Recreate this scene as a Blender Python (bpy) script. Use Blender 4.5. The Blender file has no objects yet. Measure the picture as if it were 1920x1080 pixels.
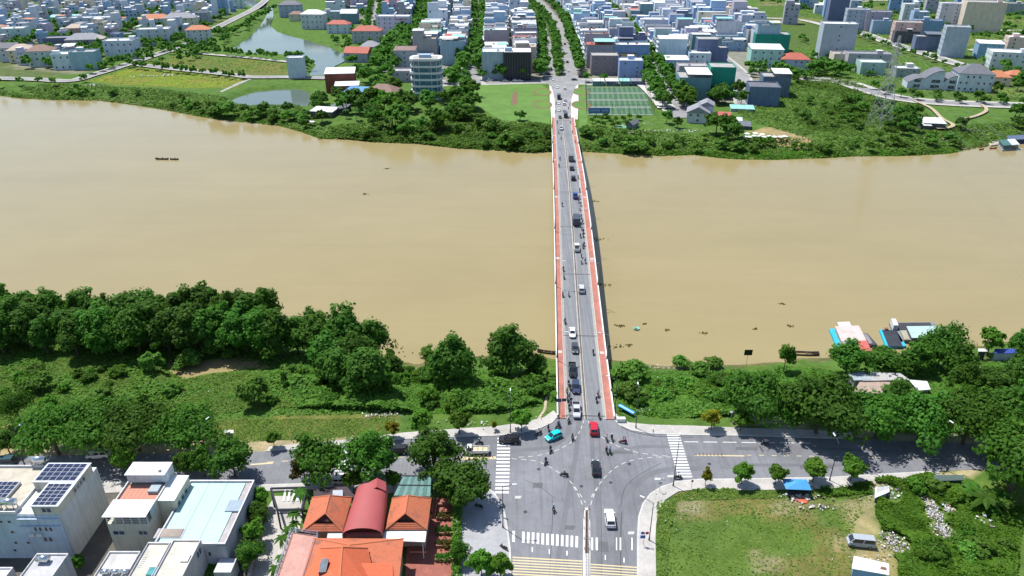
import bpy, math, random
import numpy as np
from mathutils import Vector, Matrix

# ------------------------------------------------------------------ camera, sky, sun, exposure
scene = bpy.context.scene
COL = scene.collection
PITCH = math.radians(27.07)      # camera looks down this much
FPX = 1350.0                     # focal length in pixels of a 1920 wide frame
CAMH = 100.0
cam_d = bpy.data.cameras.new("camera")
cam_d.sensor_width = 36.0
cam_d.lens = 36.0 * FPX / 1920.0
cam_d.clip_start = 1.0
cam_d.clip_end = 40000.0
cam = bpy.data.objects.new("camera", cam_d)
COL.objects.link(cam)
cam.location = (0, 0, CAMH)
cam.rotation_euler = (math.pi / 2 - PITCH, 0, 0)
scene.camera = cam

SUN_EL = math.radians(65.0)
SHX, SHY = 0.77, -0.64           # horizontal direction in which shadows fall
sd = Vector((-SHX, -SHY, 0)).normalized()
to_sun = Vector((sd.x * math.cos(SUN_EL), sd.y * math.cos(SUN_EL), math.sin(SUN_EL)))
world = bpy.data.worlds.new("World")
scene.world = world
world.use_nodes = True
wn = world.node_tree
wn.nodes.clear()
sky = wn.nodes.new("ShaderNodeTexSky")
sky.sky_type = 'NISHITA'
sky.sun_disc = False
sky.sun_elevation = SUN_EL
sky.sun_rotation = math.atan2(to_sun.x, to_sun.y)
sky.air_density = 1.0
sky.dust_density = 0.6
sky.ozone_density = 1.0
bgn = wn.nodes.new("ShaderNodeBackground")
bgn.inputs[1].default_value = 0.125
won = wn.nodes.new("ShaderNodeOutputWorld")
wn.links.new(sky.outputs[0], bgn.inputs[0])
wn.links.new(bgn.outputs[0], won.inputs[0])
sun_d = bpy.data.lights.new("sun", 'SUN')
sun_d.energy = 5.0
sun_d.angle = math.radians(0.5)
sun_d.color = (1.0, 0.97, 0.92)
sun = bpy.data.objects.new("sun", sun_d)
COL.objects.link(sun)
sun.rotation_euler = to_sun.to_track_quat('Z', 'Y').to_euler()
scene.view_settings.view_transform = 'Standard'
scene.view_settings.look = 'None'
scene.view_settings.exposure = 0.40
scene.view_settings.gamma = 1.0
scene.view_settings.use_curve_mapping = False
scene.cycles.max_bounces = 5
scene.cycles.diffuse_bounces = 2
scene.cycles.glossy_bounces = 2
scene.cycles.transmission_bounces = 3
scene.cycles.transparent_max_bounces = 6
scene.cycles.use_denoising = True

random.seed(7)
RNG = np.random.default_rng(11)

# ------------------------------------------------------------------ survey: photo point -> place on the ground
CP, SP = math.cos(PITCH), math.sin(PITCH)

def P(px, py, z=0.0):
    dx = (px - 960.0) / FPX
    dy = (540.0 - py) / FPX
    d = (dx, CP + dy * SP, -SP + dy * CP)
    t = (z - CAMH) / d[2]
    return Vector((d[0] * t, d[1] * t, z))

def mpp(px, py, z=0.0):
    """metres per photo pixel at that ground point"""
    p = P(px, py, z)
    depth = p.y * CP + (CAMH - z) * SP
    return depth / FPX

# ------------------------------------------------------------------ shorelines (photo points at water level)
WATER_Z = -4.0
FAR_SHORE = [(-700, 150), (-300, 160), (-80, 172), (0, 180), (30, 184), (100, 188), (180, 189), (215, 193), (260, 199), (300, 205), (340, 213),
             (390, 222), (440, 228), (520, 236), (560, 247), (585, 256), (600, 261), (650, 262), (700, 267), (780, 270), (860, 279),
             (940, 283), (1000, 288), (1035, 285), (1090, 285), (1130, 287), (1180, 290), (1240, 293), (1300, 291), (1350, 297),
             (1400, 300), (1450, 300), (1520, 298), (1600, 294), (1700, 293), (1780, 289), (1820, 281), (1850, 275), (1900, 265),
             (1930, 257), (2050, 238), (2400, 200), (2900, 180)]
NEAR_SHORE = [(2900, 560), (2050, 615), (1920, 634), (1850, 642), (1750, 655), (1650, 667), (1560, 668), (1500, 667), (1450, 674), (1400, 682),
              (1300, 678), (1240, 682), (1200, 680), (1150, 672), (1100, 668), (1035, 666), (1000, 662), (900, 664), (820, 672), (760, 678), (735, 668),
              (700, 655), (600, 640), (560, 620), (400, 606), (200, 600), (0, 598), (-200, 596), (-700, 585)]
RIVER = [tuple(P(x, y, WATER_Z)[:2]) for x, y in FAR_SHORE + NEAR_SHORE]
PUDDLE_PX = [(312, 682), (330, 700), (350, 709), (400, 698), (440, 694), (505, 690), (480, 677), (440, 672), (380, 678)]
PUDDLE = [tuple(P(x, y, -2.0)[:2]) for x, y in PUDDLE_PX]
POND_Z = -2.0
POND = [tuple(P(x, y, POND_Z)[:2]) for x, y in [(428, 192), (445, 183), (480, 172), (520, 168), (560, 167), (580, 174), (582, 190), (576, 200), (520, 199), (470, 199)]]
CANAL_Z = -1.6
CANAL = [tuple(P(x, y, CANAL_Z)[:2]) for x, y in [(426, 95), (445, 86), (470, 68), (488, 48), (497, 34), (503, 20), (470, 12), (440, 4), (440, -6), (475, 0), (512, 14), (513, 30),
         (506, 48), (520, 60), (545, 68), (580, 77), (620, 90), (648, 103), (652, 112), (628, 124), (610, 142), (578, 142), (592, 122), (580, 112), (540, 103), (480, 100)]]

def seg_dist(X, Y, poly):
    d2 = np.full(X.shape, 1e18)
    n = len(poly)
    for i in range(n):
        ax, ay = poly[i]
        bx, by = poly[(i + 1) % n]
        ex, ey = bx - ax, by - ay
        L = ex * ex + ey * ey + 1e-9
        t = np.clip(((X - ax) * ex + (Y - ay) * ey) / L, 0, 1)
        d2 = np.minimum(d2, (X - ax - t * ex) ** 2 + (Y - ay - t * ey) ** 2)
    return np.sqrt(d2)

def inside(X, Y, poly):
    c = np.zeros(X.shape, bool)
    n = len(poly)
    for i in range(n):
        ax, ay = poly[i]
        bx, by = poly[(i + 1) % n]
        if ay == by:
            continue
        m = ((ay > Y) != (by > Y)) & (X < (bx - ax) * (Y - ay) / (by - ay) + ax)
        c ^= m
    return c

def sdist(X, Y, poly):
    d = seg_dist(X, Y, poly)
    return np.where(inside(X, Y, poly), -d, d)

def sstep(a, b, x):
    t = np.clip((x - a) / (b - a), 0, 1)
    return t * t * (3 - 2 * t)

def wnoise(X, Y, s, k=0.0):
    """cheap smooth noise from sines, about -1..1"""
    return (np.sin(X / s + 1.7 * np.sin(Y / s * 0.7 + k) + k) + np.sin(Y / s * 1.3 + 1.3 * np.sin(X / s * 0.9 + 2 * k)) + np.sin((X + Y) / s * 0.6 + k * 3)) / 3.0

def terrain_np(X, Y):
    d = sdist(X, Y, RIVER)
    h = np.where(d <= 0, WATER_Z - np.minimum(2.5, 0.25 - d * 0.25),
                 np.where(d < 4, WATER_Z - 0.25 + 1.3 * d / 4, -2.95 + 2.95 * sstep(4, 27, d)))
    bank = np.clip(-h / 1.2, 0, 1) * (d > 1)
    h = h + bank * (0.35 * wnoise(X, Y, 3.1, 1.0) + 0.25 * wnoise(X, Y, 1.3, 4.0))
    dp = sdist(X, Y, PUDDLE)
    h = np.where(dp < 4, np.minimum(h, -2.3 + 0.35 * np.clip(dp, -1, 4)), h)
    for poly, z in ((POND, POND_Z), (CANAL, CANAL_Z)):
        dq = sdist(X, Y, poly)
        h = np.where(dq < 7, np.minimum(h, np.where(dq < 0, z - 1.2, z - 0.3 + (0.3 - z) * sstep(0, 7, dq))), h)
    return h

def terrain(x, y):
    return float(terrain_np(np.array([x]), np.array([y]))[0])

# bridge
BN = (P(1046, 780) + P(1150, 780)) / 2
BF = (P(1033.5, 222) + P(1077, 222)) / 2
BDIR = (BF - BN).normalized()
BRT = Vector((BDIR.y, -BDIR.x, 0))
BLEN = (BF - BN).length
BHALF = 6.55

def deck_z(s):
    t = min(1, max(0, s / BLEN))
    return 0.06 + 5.2 * math.sin(math.pi * t) ** 2

def bridge_su(x, y):
    v = Vector((x, y, 0)) - BN
    return v.dot(BDIR), v.dot(BRT)

def bpt(s, u, dz=0.0):
    q = BN + BDIR * s + BRT * u
    return Vector((q.x, q.y, deck_z(s) + dz))

def ground(x, y):
    s, u = bridge_su(x, y)
    if 0 <= s <= BLEN and abs(u) < BHALF:
        return deck_z(s)
    return terrain(x, y)

def G(px, py):
    z = 0.0
    for _ in range(5):
        p = P(px, py, z)
        z = terrain(p.x, p.y)
    return P(px, py, z)

def GB(px, py):
    z = 0.0
    for _ in range(8):
        p = P(px, py, z)
        z = ground(p.x, p.y)
    return P(px, py, z)

# ------------------------------------------------------------------ materials
MATS = {}

def _nodes(name):
    m = bpy.data.materials.new(name)
    m.use_nodes = True
    nt = m.node_tree
    bsdf = nt.nodes["Principled BSDF"]
    MATS[name] = m
    return m, nt, bsdf

def _noise(nt, scale, detail=4, rough=0.6, coord='Object', vec=None):
    tc = nt.nodes.new("ShaderNodeTexCoord")
    n = nt.nodes.new("ShaderNodeTexNoise")
    n.inputs["Scale"].default_value = scale
    n.inputs["Detail"].default_value = detail
    n.inputs["Roughness"].default_value = rough
    if vec is not None:
        mp = nt.nodes.new("ShaderNodeMapping")
        mp.inputs["Scale"].default_value = vec
        nt.links.new(tc.outputs[coord], mp.inputs[0])
        nt.links.new(mp.outputs[0], n.inputs["Vector"])
    else:
        nt.links.new(tc.outputs[coord], n.inputs["Vector"])
    return n

def _mix(nt, a, b, fac, mode='MIX'):
    m = nt.nodes.new("ShaderNodeMix")
    m.data_type = 'RGBA'
    m.blend_type = mode
    for sock, v in ((m.inputs[6], a), (m.inputs[7], b), (m.inputs[0], fac)):
        if isinstance(v, bpy.types.NodeSocket):
            nt.links.new(v, sock)
        elif isinstance(v, (int, float)):
            sock.default_value = v
        else:
            sock.default_value = (*v, 1.0)
    return m.outputs[2]

def _ramp(nt, src, lo, hi):
    r = nt.nodes.new("ShaderNodeMapRange")
    r.inputs[1].default_value = lo
    r.inputs[2].default_value = hi
    r.clamp = True
    nt.links.new(src, r.inputs[0])
    return r.outputs[0]

def mat(name, col, rough=0.7, var=0.25, scale=0.6, fine=6.0, metal=0.0, bump=0.0, spec=0.4, objcolor=False, attr=None, coord='Object', streak=0.0):
    """painted / mineral surface: base colour broken by coarse stains and fine grain"""
    if name in MATS:
        return MATS[name]
    m, nt, b = _nodes(name)
    if objcolor:
        oi = nt.nodes.new("ShaderNodeObjectInfo")
        base = oi.outputs["Color"]
    elif attr:
        at = nt.nodes.new("ShaderNodeAttribute")
        at.attribute_name = attr
        base = at.outputs["Color"]
    else:
        base = tuple(col)
    n1 = _noise(nt, scale, 5, 0.65, coord)
    n2 = _noise(nt, fine, 3, 0.6, coord)
    f1 = _ramp(nt, n1.outputs[0], 0.35, 0.7)
    f2 = _ramp(nt, n2.outputs[0], 0.3, 0.7)
    dark = _mix(nt, base, (1 - var, 1 - var, 1 - var * 0.95), f1, 'MULTIPLY')
    out = _mix(nt, dark, (1 - var * 0.5,) * 3, f2, 'MULTIPLY')
    if streak:
        n9 = _noise(nt, 1.0, 5, 0.7, coord, (1.6, 1.6, 0.10))
        out = _mix(nt, out, (1 - streak, 1 - streak, 1 - streak * 1.05), _ramp(nt, n9.outputs[0], 0.48, 0.72), 'MULTIPLY')
    nt.links.new(out, b.inputs["Base Color"])
    b.inputs["Roughness"].default_value = rough
    b.inputs["Metallic"].default_value = metal
    b.inputs["Specular IOR Level"].default_value = spec
    if bump:
        bp = nt.nodes.new("ShaderNodeBump")
        bp.inputs["Strength"].default_value = bump
        bp.inputs["Distance"].default_value = 0.1
        nt.links.new(n2.outputs[0], bp.inputs["Height"])
        nt.links.new(bp.outputs[0], b.inputs["Normal"])
    return m

def stripes(name, col, col2, freq, axis=0, rough=0.5, soft=True, objcolor=False, metal=0.0):
    """ribbed metal sheet / seamed roof: relief along one axis plus weathering"""
    if name in MATS:
        return MATS[name]
    m, nt, b = _nodes(name)
    tc = nt.nodes.new("ShaderNodeTexCoord")
    w = nt.nodes.new("ShaderNodeTexWave")
    w.wave_type = 'BANDS'
    w.bands_direction = 'XYZ'[axis]
    w.inputs["Scale"].default_value = freq
    nt.links.new(tc.outputs["Object"], w.inputs["Vector"])
    n1 = _noise(nt, 0.5, 5, 0.7)
    if objcolor:
        oi = nt.nodes.new("ShaderNodeObjectInfo")
        base = oi.outputs["Color"]
        base = _mix(nt, base, (0.82, 0.82, 0.83), _ramp(nt, w.outputs[1], 0.3, 0.9), 'MULTIPLY')
    else:
        base = _mix(nt, col, col2, _ramp(nt, w.outputs[1], 0.2, 0.9))
    out = _mix(nt, base, (0.72, 0.70, 0.67), _ramp(nt, n1.outputs[0], 0.4, 0.75), 'MULTIPLY')
    nt.links.new(out, b.inputs["Base Color"])
    b.inputs["Roughness"].default_value = rough
    b.inputs["Metallic"].default_value = metal
    bp = nt.nodes.new("ShaderNodeBump")
    bp.inputs["Strength"].default_value = 0.35
    bp.inputs["Distance"].default_value = 0.08
    nt.links.new(w.outputs[1], bp.inputs["Height"])
    nt.links.new(bp.outputs[0], b.inputs["Normal"])
    return m

def leafmat(name, col, col2, trans=0.48):
    """leaf: two greens mixed leaf by leaf and tree by tree, some light passing through"""
    if name in MATS:
        return MATS[name]
    m, nt, b = _nodes(name)
    geo = nt.nodes.new("ShaderNodeNewGeometry")
    oi = nt.nodes.new("ShaderNodeObjectInfo")
    n1 = _noise(nt, 0.35, 3, 0.6)
    c = _mix(nt, col, col2, geo.outputs["Random Per Island"])
    c = _mix(nt, c, (1.22, 1.18, 0.95), _ramp(nt, n1.outputs[0], 0.45, 0.7), 'MULTIPLY')
    hs = nt.nodes.new("ShaderNodeHueSaturation")
    r = _ramp(nt, oi.outputs["Random"], 0, 1)
    mr = nt.nodes.new("ShaderNodeMapRange")
    mr.inputs[3].default_value = 0.72
    mr.inputs[4].default_value = 1.28
    nt.links.new(r, mr.inputs[0])
    nt.links.new(mr.outputs[0], hs.inputs["Value"])
    mh = nt.nodes.new("ShaderNodeMapRange")
    mh.inputs[3].default_value = 0.488
    mh.inputs[4].default_value = 0.514
    nt.links.new(oi.outputs["Random"], mh.inputs[0])
    nt.links.new(mh.outputs[0], hs.inputs["Hue"])
    nt.links.new(c, hs.inputs["Color"])
    nt.links.new(hs.outputs[0], b.inputs["Base Color"])
    b.inputs["Roughness"].default_value = 0.6
    b.inputs["Specular IOR Level"].default_value = 0.12
    tr = nt.nodes.new("ShaderNodeBsdfTranslucent")
    nt.links.new(hs.outputs[0], tr.inputs[0])
    mx = nt.nodes.new("ShaderNodeMixShader")
    mx.inputs[0].default_value = trans
    out = nt.nodes["Material Output"]
    nt.links.new(b.outputs[0], mx.inputs[1])
    nt.links.new(tr.outputs[0], mx.inputs[2])
    nt.links.new(mx.outputs[0], out.inputs[0])
    return m

def glass(name, col, rough=0.08):
    if name in MATS:
        return MATS[name]
    m, nt, b = _nodes(name)
    n1 = _noise(nt, 0.8, 2)
    nt.links.new(_mix(nt, col, tuple(c * 1.8 for c in col), _ramp(nt, n1.outputs[0], 0.4, 0.6)), b.inputs["Base Color"])
    b.inputs["Roughness"].default_value = rough
    b.inputs["Specular IOR Level"].default_value = 0.6
    return m

WALL = mat("wall_paint", None, 0.8, 0.18, 0.25, 3.0, objcolor=True, streak=0.30)
SHEET = stripes("sheet_roof", None, None, 2.2, 0, 0.45, objcolor=True)
TILE = stripes("tile_roof", None, None, 2.6, 1, 0.75, objcolor=True)
DECK = mat("roof_deck", None, 0.85, 0.35, 0.3, 2.0, objcolor=True)
PAINT = mat("car_paint", None, 0.28, 0.05, 1.0, 9.0, spec=0.6, objcolor=True)
CLOTH = mat("cloth", None, 0.9, 0.2, 4.0, 20.0, objcolor=True)
GLASS = glass("window_glass", (0.035, 0.05, 0.07))
DARKGLASS = glass("dark_glass", (0.012, 0.016, 0.022), 0.06)
FRAME = mat("window_frame_paint", (0.55, 0.56, 0.57), 0.6, 0.1)
CONC = mat("concrete", (0.36, 0.35, 0.33), 0.9, 0.3, 0.35, 4.0, bump=0.2)
WHITE = mat("white_paint", (0.72, 0.72, 0.70), 0.7, 0.18, 0.4, 5.0)
BLACKRUB = mat("tyre_rubber", (0.02, 0.02, 0.021), 0.85, 0.2)
STEEL = mat("galvanised_steel", (0.42, 0.44, 0.46), 0.45, 0.15, metal=0.6)
DARKSTEEL = mat("dark_steel", (0.045, 0.05, 0.06), 0.5, 0.2, metal=0.3)
CHROME = mat("tank_steel", (0.62, 0.64, 0.66), 0.22, 0.08, metal=0.9)
BARK = mat("bark", (0.11, 0.085, 0.06), 0.95, 0.4, 1.5, 9.0)
RIM = mat("wheel_rim", (0.35, 0.36, 0.37), 0.35, 0.1, metal=0.7)
LAMPW = mat("lamp_lens", (0.75, 0.77, 0.78), 0.2, 0.05)
LAMPR = mat("tail_lens", (0.35, 0.02, 0.02), 0.25, 0.05)
SKIN = mat("skin", (0.42, 0.26, 0.18), 0.6, 0.08)
TROUSER = mat("trousers", (0.03, 0.035, 0.05), 0.9, 0.2)
LF_DARK = leafmat("leaf_dark", (0.042, 0.120, 0.013), (0.084, 0.192, 0.022))
LF_MID = leafmat("leaf_mid", (0.044, 0.130, 0.015), (0.088, 0.202, 0.027))
LF_BRIGHT = leafmat("leaf_bright", (0.062, 0.172, 0.016), (0.128, 0.255, 0.029))
LF_YELLOW = leafmat("leaf_yellow", (0.12, 0.17, 0.015), (0.30, 0.26, 0.02))
LF_BROWN = leafmat("leaf_brown", (0.06, 0.07, 0.02), (0.13, 0.10, 0.025))
LF_SCRUB = leafmat("leaf_scrub", (0.072, 0.182, 0.024), (0.142, 0.275, 0.043))
LF_GRASS = leafmat("leaf_grass", (0.110, 0.215, 0.035), (0.195, 0.295, 0.060))
LF_FAR = leafmat("leaf_far", (0.058, 0.165, 0.022), (0.115, 0.250, 0.036))

# ------------------------------------------------------------------ mesh building
class MB:
    def __init__(self, origin=(0, 0, 0)):
        self.v, self.f, self.m = [], [], []
        self.o = Vector(origin)

    def face(self, pts, m=0):
        i = len(self.v)
        self.v.extend([tuple(Vector(p)) for p in pts])
        self.f.append(tuple(range(i, i + len(pts))))
        self.m.append(m)

    def hexa(self, b, t, m=0, mt=None, bottom=True):
        """b, t: four points each, going round"""
        i = len(self.v)
        self.v.extend([tuple(p) for p in b] + [tuple(p) for p in t])
        fs = [(0, 1, 5, 4), (1, 2, 6, 5), (2, 3, 7, 6), (3, 0, 4, 7), (4, 5, 6, 7)]
        if bottom:
            fs.append((3, 2, 1, 0))
        for k, q in enumerate(fs):
            self.f.append(tuple(i + a for a in q))
            self.m.append(mt if (mt is not None and k == 4) else m)
        return self

    def box(self, x0, x1, y0, y1, z0, z1, m=0, mt=None):
        return self.hexa([(x0, y0, z0), (x1, y0, z0), (x1, y1, z0), (x0, y1, z0)], [(x0, y0, z1), (x1, y0, z1), (x1, y1, z1), (x0, y1, z1)], m, mt)

    def rbox(self, c, ux, uy, hx, hy, z0, z1, m=0, mt=None):
        """box with horizontal axes ux, uy (Vectors) about c"""
        c = Vector(c)
        q = [c - ux * hx - uy * hy, c + ux * hx - uy * hy, c + ux * hx + uy * hy, c - ux * hx + uy * hy]
        return self.hexa([(p.x, p.y, z0) for p in q], [(p.x, p.y, z1) for p in q], m, mt)

    def prism(self, poly, z0, z1, m=0, mt=None):
        """poly: list of (x,y)"""
        n = len(poly)
        i = len(self.v)
        self.v.extend([(p[0], p[1], z0) for p in poly] + [(p[0], p[1], z1) for p in poly])
        for k in range(n):
            a, b = k, (k + 1) % n
            self.f.append((i + a, i + b, i + n + b, i + n + a))
            self.m.append(m)
        self.f.append(tuple(i + n + k for k in range(n)))
        self.m.append(m if mt is None else mt)
        return self

    def tube(self, p, q, r0, r1=None, n=6, m=0, cap=True):
        p, q = Vector(p), Vector(q)
        r1 = r0 if r1 is None else r1
        d = (q - p)
        if d.length < 1e-6:
            return self
        d.normalize()
        a = d.orthogonal().normalized()
        b = d.cross(a)
        i = len(self.v)
        for c, r in ((p, r0), (q, r1)):
            for k in range(n):
                t = 2 * math.pi * k / n
                self.v.append(tuple(c + a * (math.cos(t) * r) + b * (math.sin(t) * r)))
        for k in range(n):
            self.f.append((i + k, i + (k + 1) % n, i + n + (k + 1) % n, i + n + k))
            self.m.append(m)
        if cap:
            self.f.append(tuple(i + k for k in range(n))[::-1])
            self.f.append(tuple(i + n + k for k in range(n)))
            self.m += [m, m]
        return self

    def rings(self, rings, m=0, closed=True, cap=True):
        """loft through equal-length point rings"""
        n = len(rings[0])
        i = len(self.v)
        for r in rings:
            self.v.extend([tuple(p) for p in r])
        for a in range(len(rings) - 1):
            for k in range(n if closed else n - 1):
                b = (k + 1) % n
                self.f.append((i + a * n + k, i + a * n + b, i + (a + 1) * n + b, i + (a + 1) * n + k))
                self.m.append(m)
        if cap:
            self.f.append(tuple(i + k for k in range(n))[::-1])
            self.f.append(tuple(i + (len(rings) - 1) * n + k for k in range(n)))
            self.m += [m, m]
        return self

    def mesh(self, name, mats, smooth=False):
        me = bpy.data.meshes.new(name)
        o = self.o
        me.from_pydata([(v[0] - o.x, v[1] - o.y, v[2] - o.z) for v in self.v], [], self.f)
        for mm in (mats if isinstance(mats, (list, tuple)) else [mats]):
            me.materials.append(mm)
        if any(self.m):
            me.polygons.foreach_set("material_index", self.m)
        if smooth:
            me.polygons.foreach_set("use_smooth", [True] * len(self.f))
        return me

def put(name, me, parent=None, color=None, loc=None, rotz=None, scale=None):
    o = bpy.data.objects.new(name, me)
    COL.objects.link(o)
    if parent is not None:
        o.parent = parent
    if color is not None:
        o.color = (*color[:3], 1.0)
    if loc is not None:
        o.location = loc
    if rotz is not None:
        o.rotation_euler = (0, 0, rotz)
    if scale is not None:
        o.scale = scale if isinstance(scale, (tuple, list, Vector)) else (scale,) * 3
    return o

def part(parent, name, mb, mats, color=None, smooth=False):
    return put(name, mb.mesh(name, mats, smooth), parent, color)

def tag(o, label, cat, group=None):
    o["label"] = label
    o["category"] = cat
    if group:
        o["group"] = group
    return o

def thing(name, label, cat, loc=(0, 0, 0), rotz=0.0, group=None, scale=None):
    o = put(name, None, None, None, loc, rotz, scale)
    o.empty_display_size = 0.5
    return tag(o, label, cat, group)

def struct(name, mb, mats, parent=None, color=None):
    o = put(name, mb.mesh(name, mats), parent, color)
    if parent is None:
        o["kind"] = "structure"
    return o

def sheet_px(pts, z):
    return [tuple(P(x, y, z)) for x, y in pts]

def quad_mesh(name, V, mats, col=None, midx=None):
    """V: (n,4,3) array of loose quads"""
    n = len(V)
    me = bpy.data.meshes.new(name)
    me.vertices.add(n * 4)
    me.vertices.foreach_set("co", np.ascontiguousarray(V, np.float32).ravel())
    me.loops.add(n * 4)
    me.loops.foreach_set("vertex_index", np.arange(n * 4, dtype=np.int32))
    me.polygons.add(n)
    me.polygons.foreach_set("loop_start", np.arange(0, n * 4, 4, dtype=np.int32))
    for mm in (mats if isinstance(mats, (list, tuple)) else [mats]):
        me.materials.append(mm)
    if midx is not None:
        me.polygons.foreach_set("material_index", np.ascontiguousarray(midx, np.int32))
    if col is not None:
        ca = me.color_attributes.new("tint", 'FLOAT_COLOR', 'POINT')
        c4 = np.ones((n, 4, 4), np.float32)
        c4[:, :, :3] = col[:, None, :]
        ca.data.foreach_set("color", c4.ravel())
    me.update()
    me.validate()
    return me

def leaf_quads(C, N, size, rng, elong=1.5):
    """C centres (n,3), N facing directions (n,3), size (n,) -> (n,4,3)"""
    n = len(C)
    N = N / (np.linalg.norm(N, axis=1, keepdims=True) + 1e-9)
    R = rng.normal(size=(n, 3))
    A = np.cross(N, R)
    A /= np.linalg.norm(A, axis=1, keepdims=True) + 1e-9
    B = np.cross(N, A)
    s = size[:, None] * 0.5
    return np.stack([C - A * s * elong, C - B * s, C + A * s * elong, C + B * s], axis=1)
# ------------------------------------------------------------------ the land
def wpoly(pts, z=0.0):
    return [tuple(P(x, y, z)[:2]) for x, y in pts]

CITY = wpoly([(712, 128), (780, 150), (905, 153), (1010, 150), (1095, 152), (1255, 165), (1290, 190), (1400, 192), (1470, 140), (1440, 80), (1370, 10), (1330, -60), (590, -60), (640, 20), (690, 60)])
SUBURB = wpoly([(-300, 142), (110, 146), (200, 122), (300, 90), (420, 40), (470, 0), (500, -60), (-600, -60), (-700, 60)])
SHOULDER = wpoly([(-200, 836), (120, 838), (500, 822), (640, 818), (740, 812), (745, 832), (500, 852), (-200, 866)])
DRYGRASS = wpoly([(385, 796), (480, 784), (560, 780), (740, 782), (748, 812), (640, 820), (500, 825), (395, 832)])
DRY2 = wpoly([(-100, 800), (50, 795), (90, 838), (-100, 845)])
LOT = wpoly([(1231, 1150), (1228, 1000), (1232, 960), (1247, 938), (1272, 922), (1300, 918), (1640, 908), (1920, 900), (2100, 900), (2100, 1150)])
LOTDIRT = wpoly([(1560, 925), (1600, 918), (1650, 935), (1640, 985), (1665, 1020), (1700, 1090), (1600, 1090), (1625, 1030), (1585, 990), (1570, 955)])
FIELD1 = wpoly([(165, 152), (250, 127), (330, 134), (460, 149), (440, 166), (330, 164), (230, 160)])
FIELD2 = wpoly([(270, 118), (330, 103), (460, 112), (545, 120), (545, 138), (470, 142), (330, 128)])
RFIELD = wpoly([(1470, 125), (1590, 130), (1640, 165), (1760, 186), (1920, 190), (2400, 190), (2600, -60), (1380, -60), (1460, 60)])
SANDR = wpoly([(1405, 246), (1440, 238), (1530, 262), (1500, 272), (1430, 262)])
SANDN = wpoly([(1385, 775), (1460, 770), (1475, 792), (1385, 796)])
PATCHR = wpoly([(1840, 660), (1960, 660), (1960, 700), (1850, 690)])

def axis(parts):
    out = []
    for a, b, s in parts:
        out += list(np.arange(a, b, s))
    return np.array(sorted(set(np.round(out, 3))))

xs = axis([(-9000, -1600, 1200), (-1600, -800, 60), (-800, -300, 10), (-300, 300, 2.6), (300, 800, 10), (800, 1600, 60), (1600, 9001, 1200)])
ys = axis([(-600, 60, 60), (60, 190, 1.7), (190, 345, 7.5), (345, 460, 2.4), (460, 800, 4.5), (800, 1300, 10), (1300, 2500, 80), (2500, 16000, 1500)])
GX, GY = np.meshgrid(xs, ys)
GZ = terrain_np(GX, GY)
cov = np.zeros(GX.shape + (3,))
cov[:] = (0.085, 0.160, 0.036)

def paint(mask, col, amt=1.0):
    m = (np.asarray(mask, float) * amt)[..., None]
    cov[:] = cov * (1 - m) + np.array(col) * m

nz1 = wnoise(GX, GY, 7.0, 2.0)
nz2 = wnoise(GX, GY, 2.6, 5.0)
paint(inside(GX, GY, SUBURB), (0.10, 0.135, 0.055))
paint(inside(GX, GY, SUBURB) & (wnoise(GX, GY, 16, 6) > .3), (0.24, 0.23, 0.20), .8)
paint(inside(GX, GY, CITY), (0.23, 0.225, 0.21))
paint(inside(GX, GY, RFIELD), (0.080, 0.130, 0.036))
paint(inside(GX, GY, RFIELD) & (wnoise(GX, GY, 28, 3) > 0.42), (0.20, 0.19, 0.10), 0.7)
paint(inside(GX, GY, FIELD1), (0.17, 0.215, 0.03))
paint(inside(GX, GY, FIELD1) & (nz1 > 0.15), (0.19, 0.17, 0.05), 0.6)
paint(inside(GX, GY, FIELD2), (0.13, 0.15, 0.045))
paint(inside(GX, GY, FIELD2) & (nz1 > 0.1), (0.20, 0.155, 0.06), 0.6)
paint(inside(GX, GY, SHOULDER), (0.40, 0.33, 0.24), 0.9)
paint(inside(GX, GY, DRYGRASS), (0.165, 0.165, 0.055))
paint(inside(GX, GY, DRYGRASS) & (nz1 > 0.2), (0.24, 0.205, 0.085), 0.7)
paint(inside(GX, GY, DRY2), (0.24, 0.21, 0.09))
paint(inside(GX, GY, LOT), (0.100, 0.165, 0.038))
lot_l = inside(GX, GY, LOT) & (GX < 68)
paint(lot_l & (nz1 + 0.4 * nz2 > -0.05), (0.190, 0.165, 0.070), 0.8)
paint(lot_l & (nz2 + 0.5 * nz1 > 0.50), (0.31, 0.27, 0.19), 0.7)
paint(inside(GX, GY, LOTDIRT) & (nz2 > -0.35), (0.38, 0.32, 0.20), 0.75)
paint(inside(GX, GY, SANDR), (0.36, 0.27, 0.16), 0.9)
paint(inside(GX, GY, SANDN), (0.42, 0.37, 0.29), 0.8)
paint(inside(GX, GY, PATCHR), (0.40, 0.34, 0.26), 0.6)
paint(inside(GX, GY, wpoly([(1440, 795), (1600, 806), (1760, 818), (2100, 832), (2100, 850), (1760, 832), (1600, 826), (1440, 818)])), (0.42, 0.37, 0.29), .8)
paint(inside(GX, GY, wpoly([(1600, 888), (1760, 880), (1850, 876), (1850, 886), (1760, 896), (1660, 912), (1600, 918)])), (0.46, 0.40, 0.31), .85)
mud = (GZ < -3.3)
paint(mud, (0.16, 0.13, 0.075), 0.8)
nx, ny = len(xs), len(ys)
idx = np.arange(nx * ny).reshape(ny, nx)
quads = np.stack([idx[:-1, :-1], idx[:-1, 1:], idx[1:, 1:], idx[1:, :-1]], axis=-1).reshape(-1, 4)
me = bpy.data.meshes.new("ground")
me.vertices.add(nx * ny)
me.vertices.foreach_set("co", np.stack([GX, GY, GZ], -1).astype(np.float32).ravel())
me.loops.add(len(quads) * 4)
me.loops.foreach_set("vertex_index", quads.astype(np.int32).ravel())
me.polygons.add(len(quads))
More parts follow.
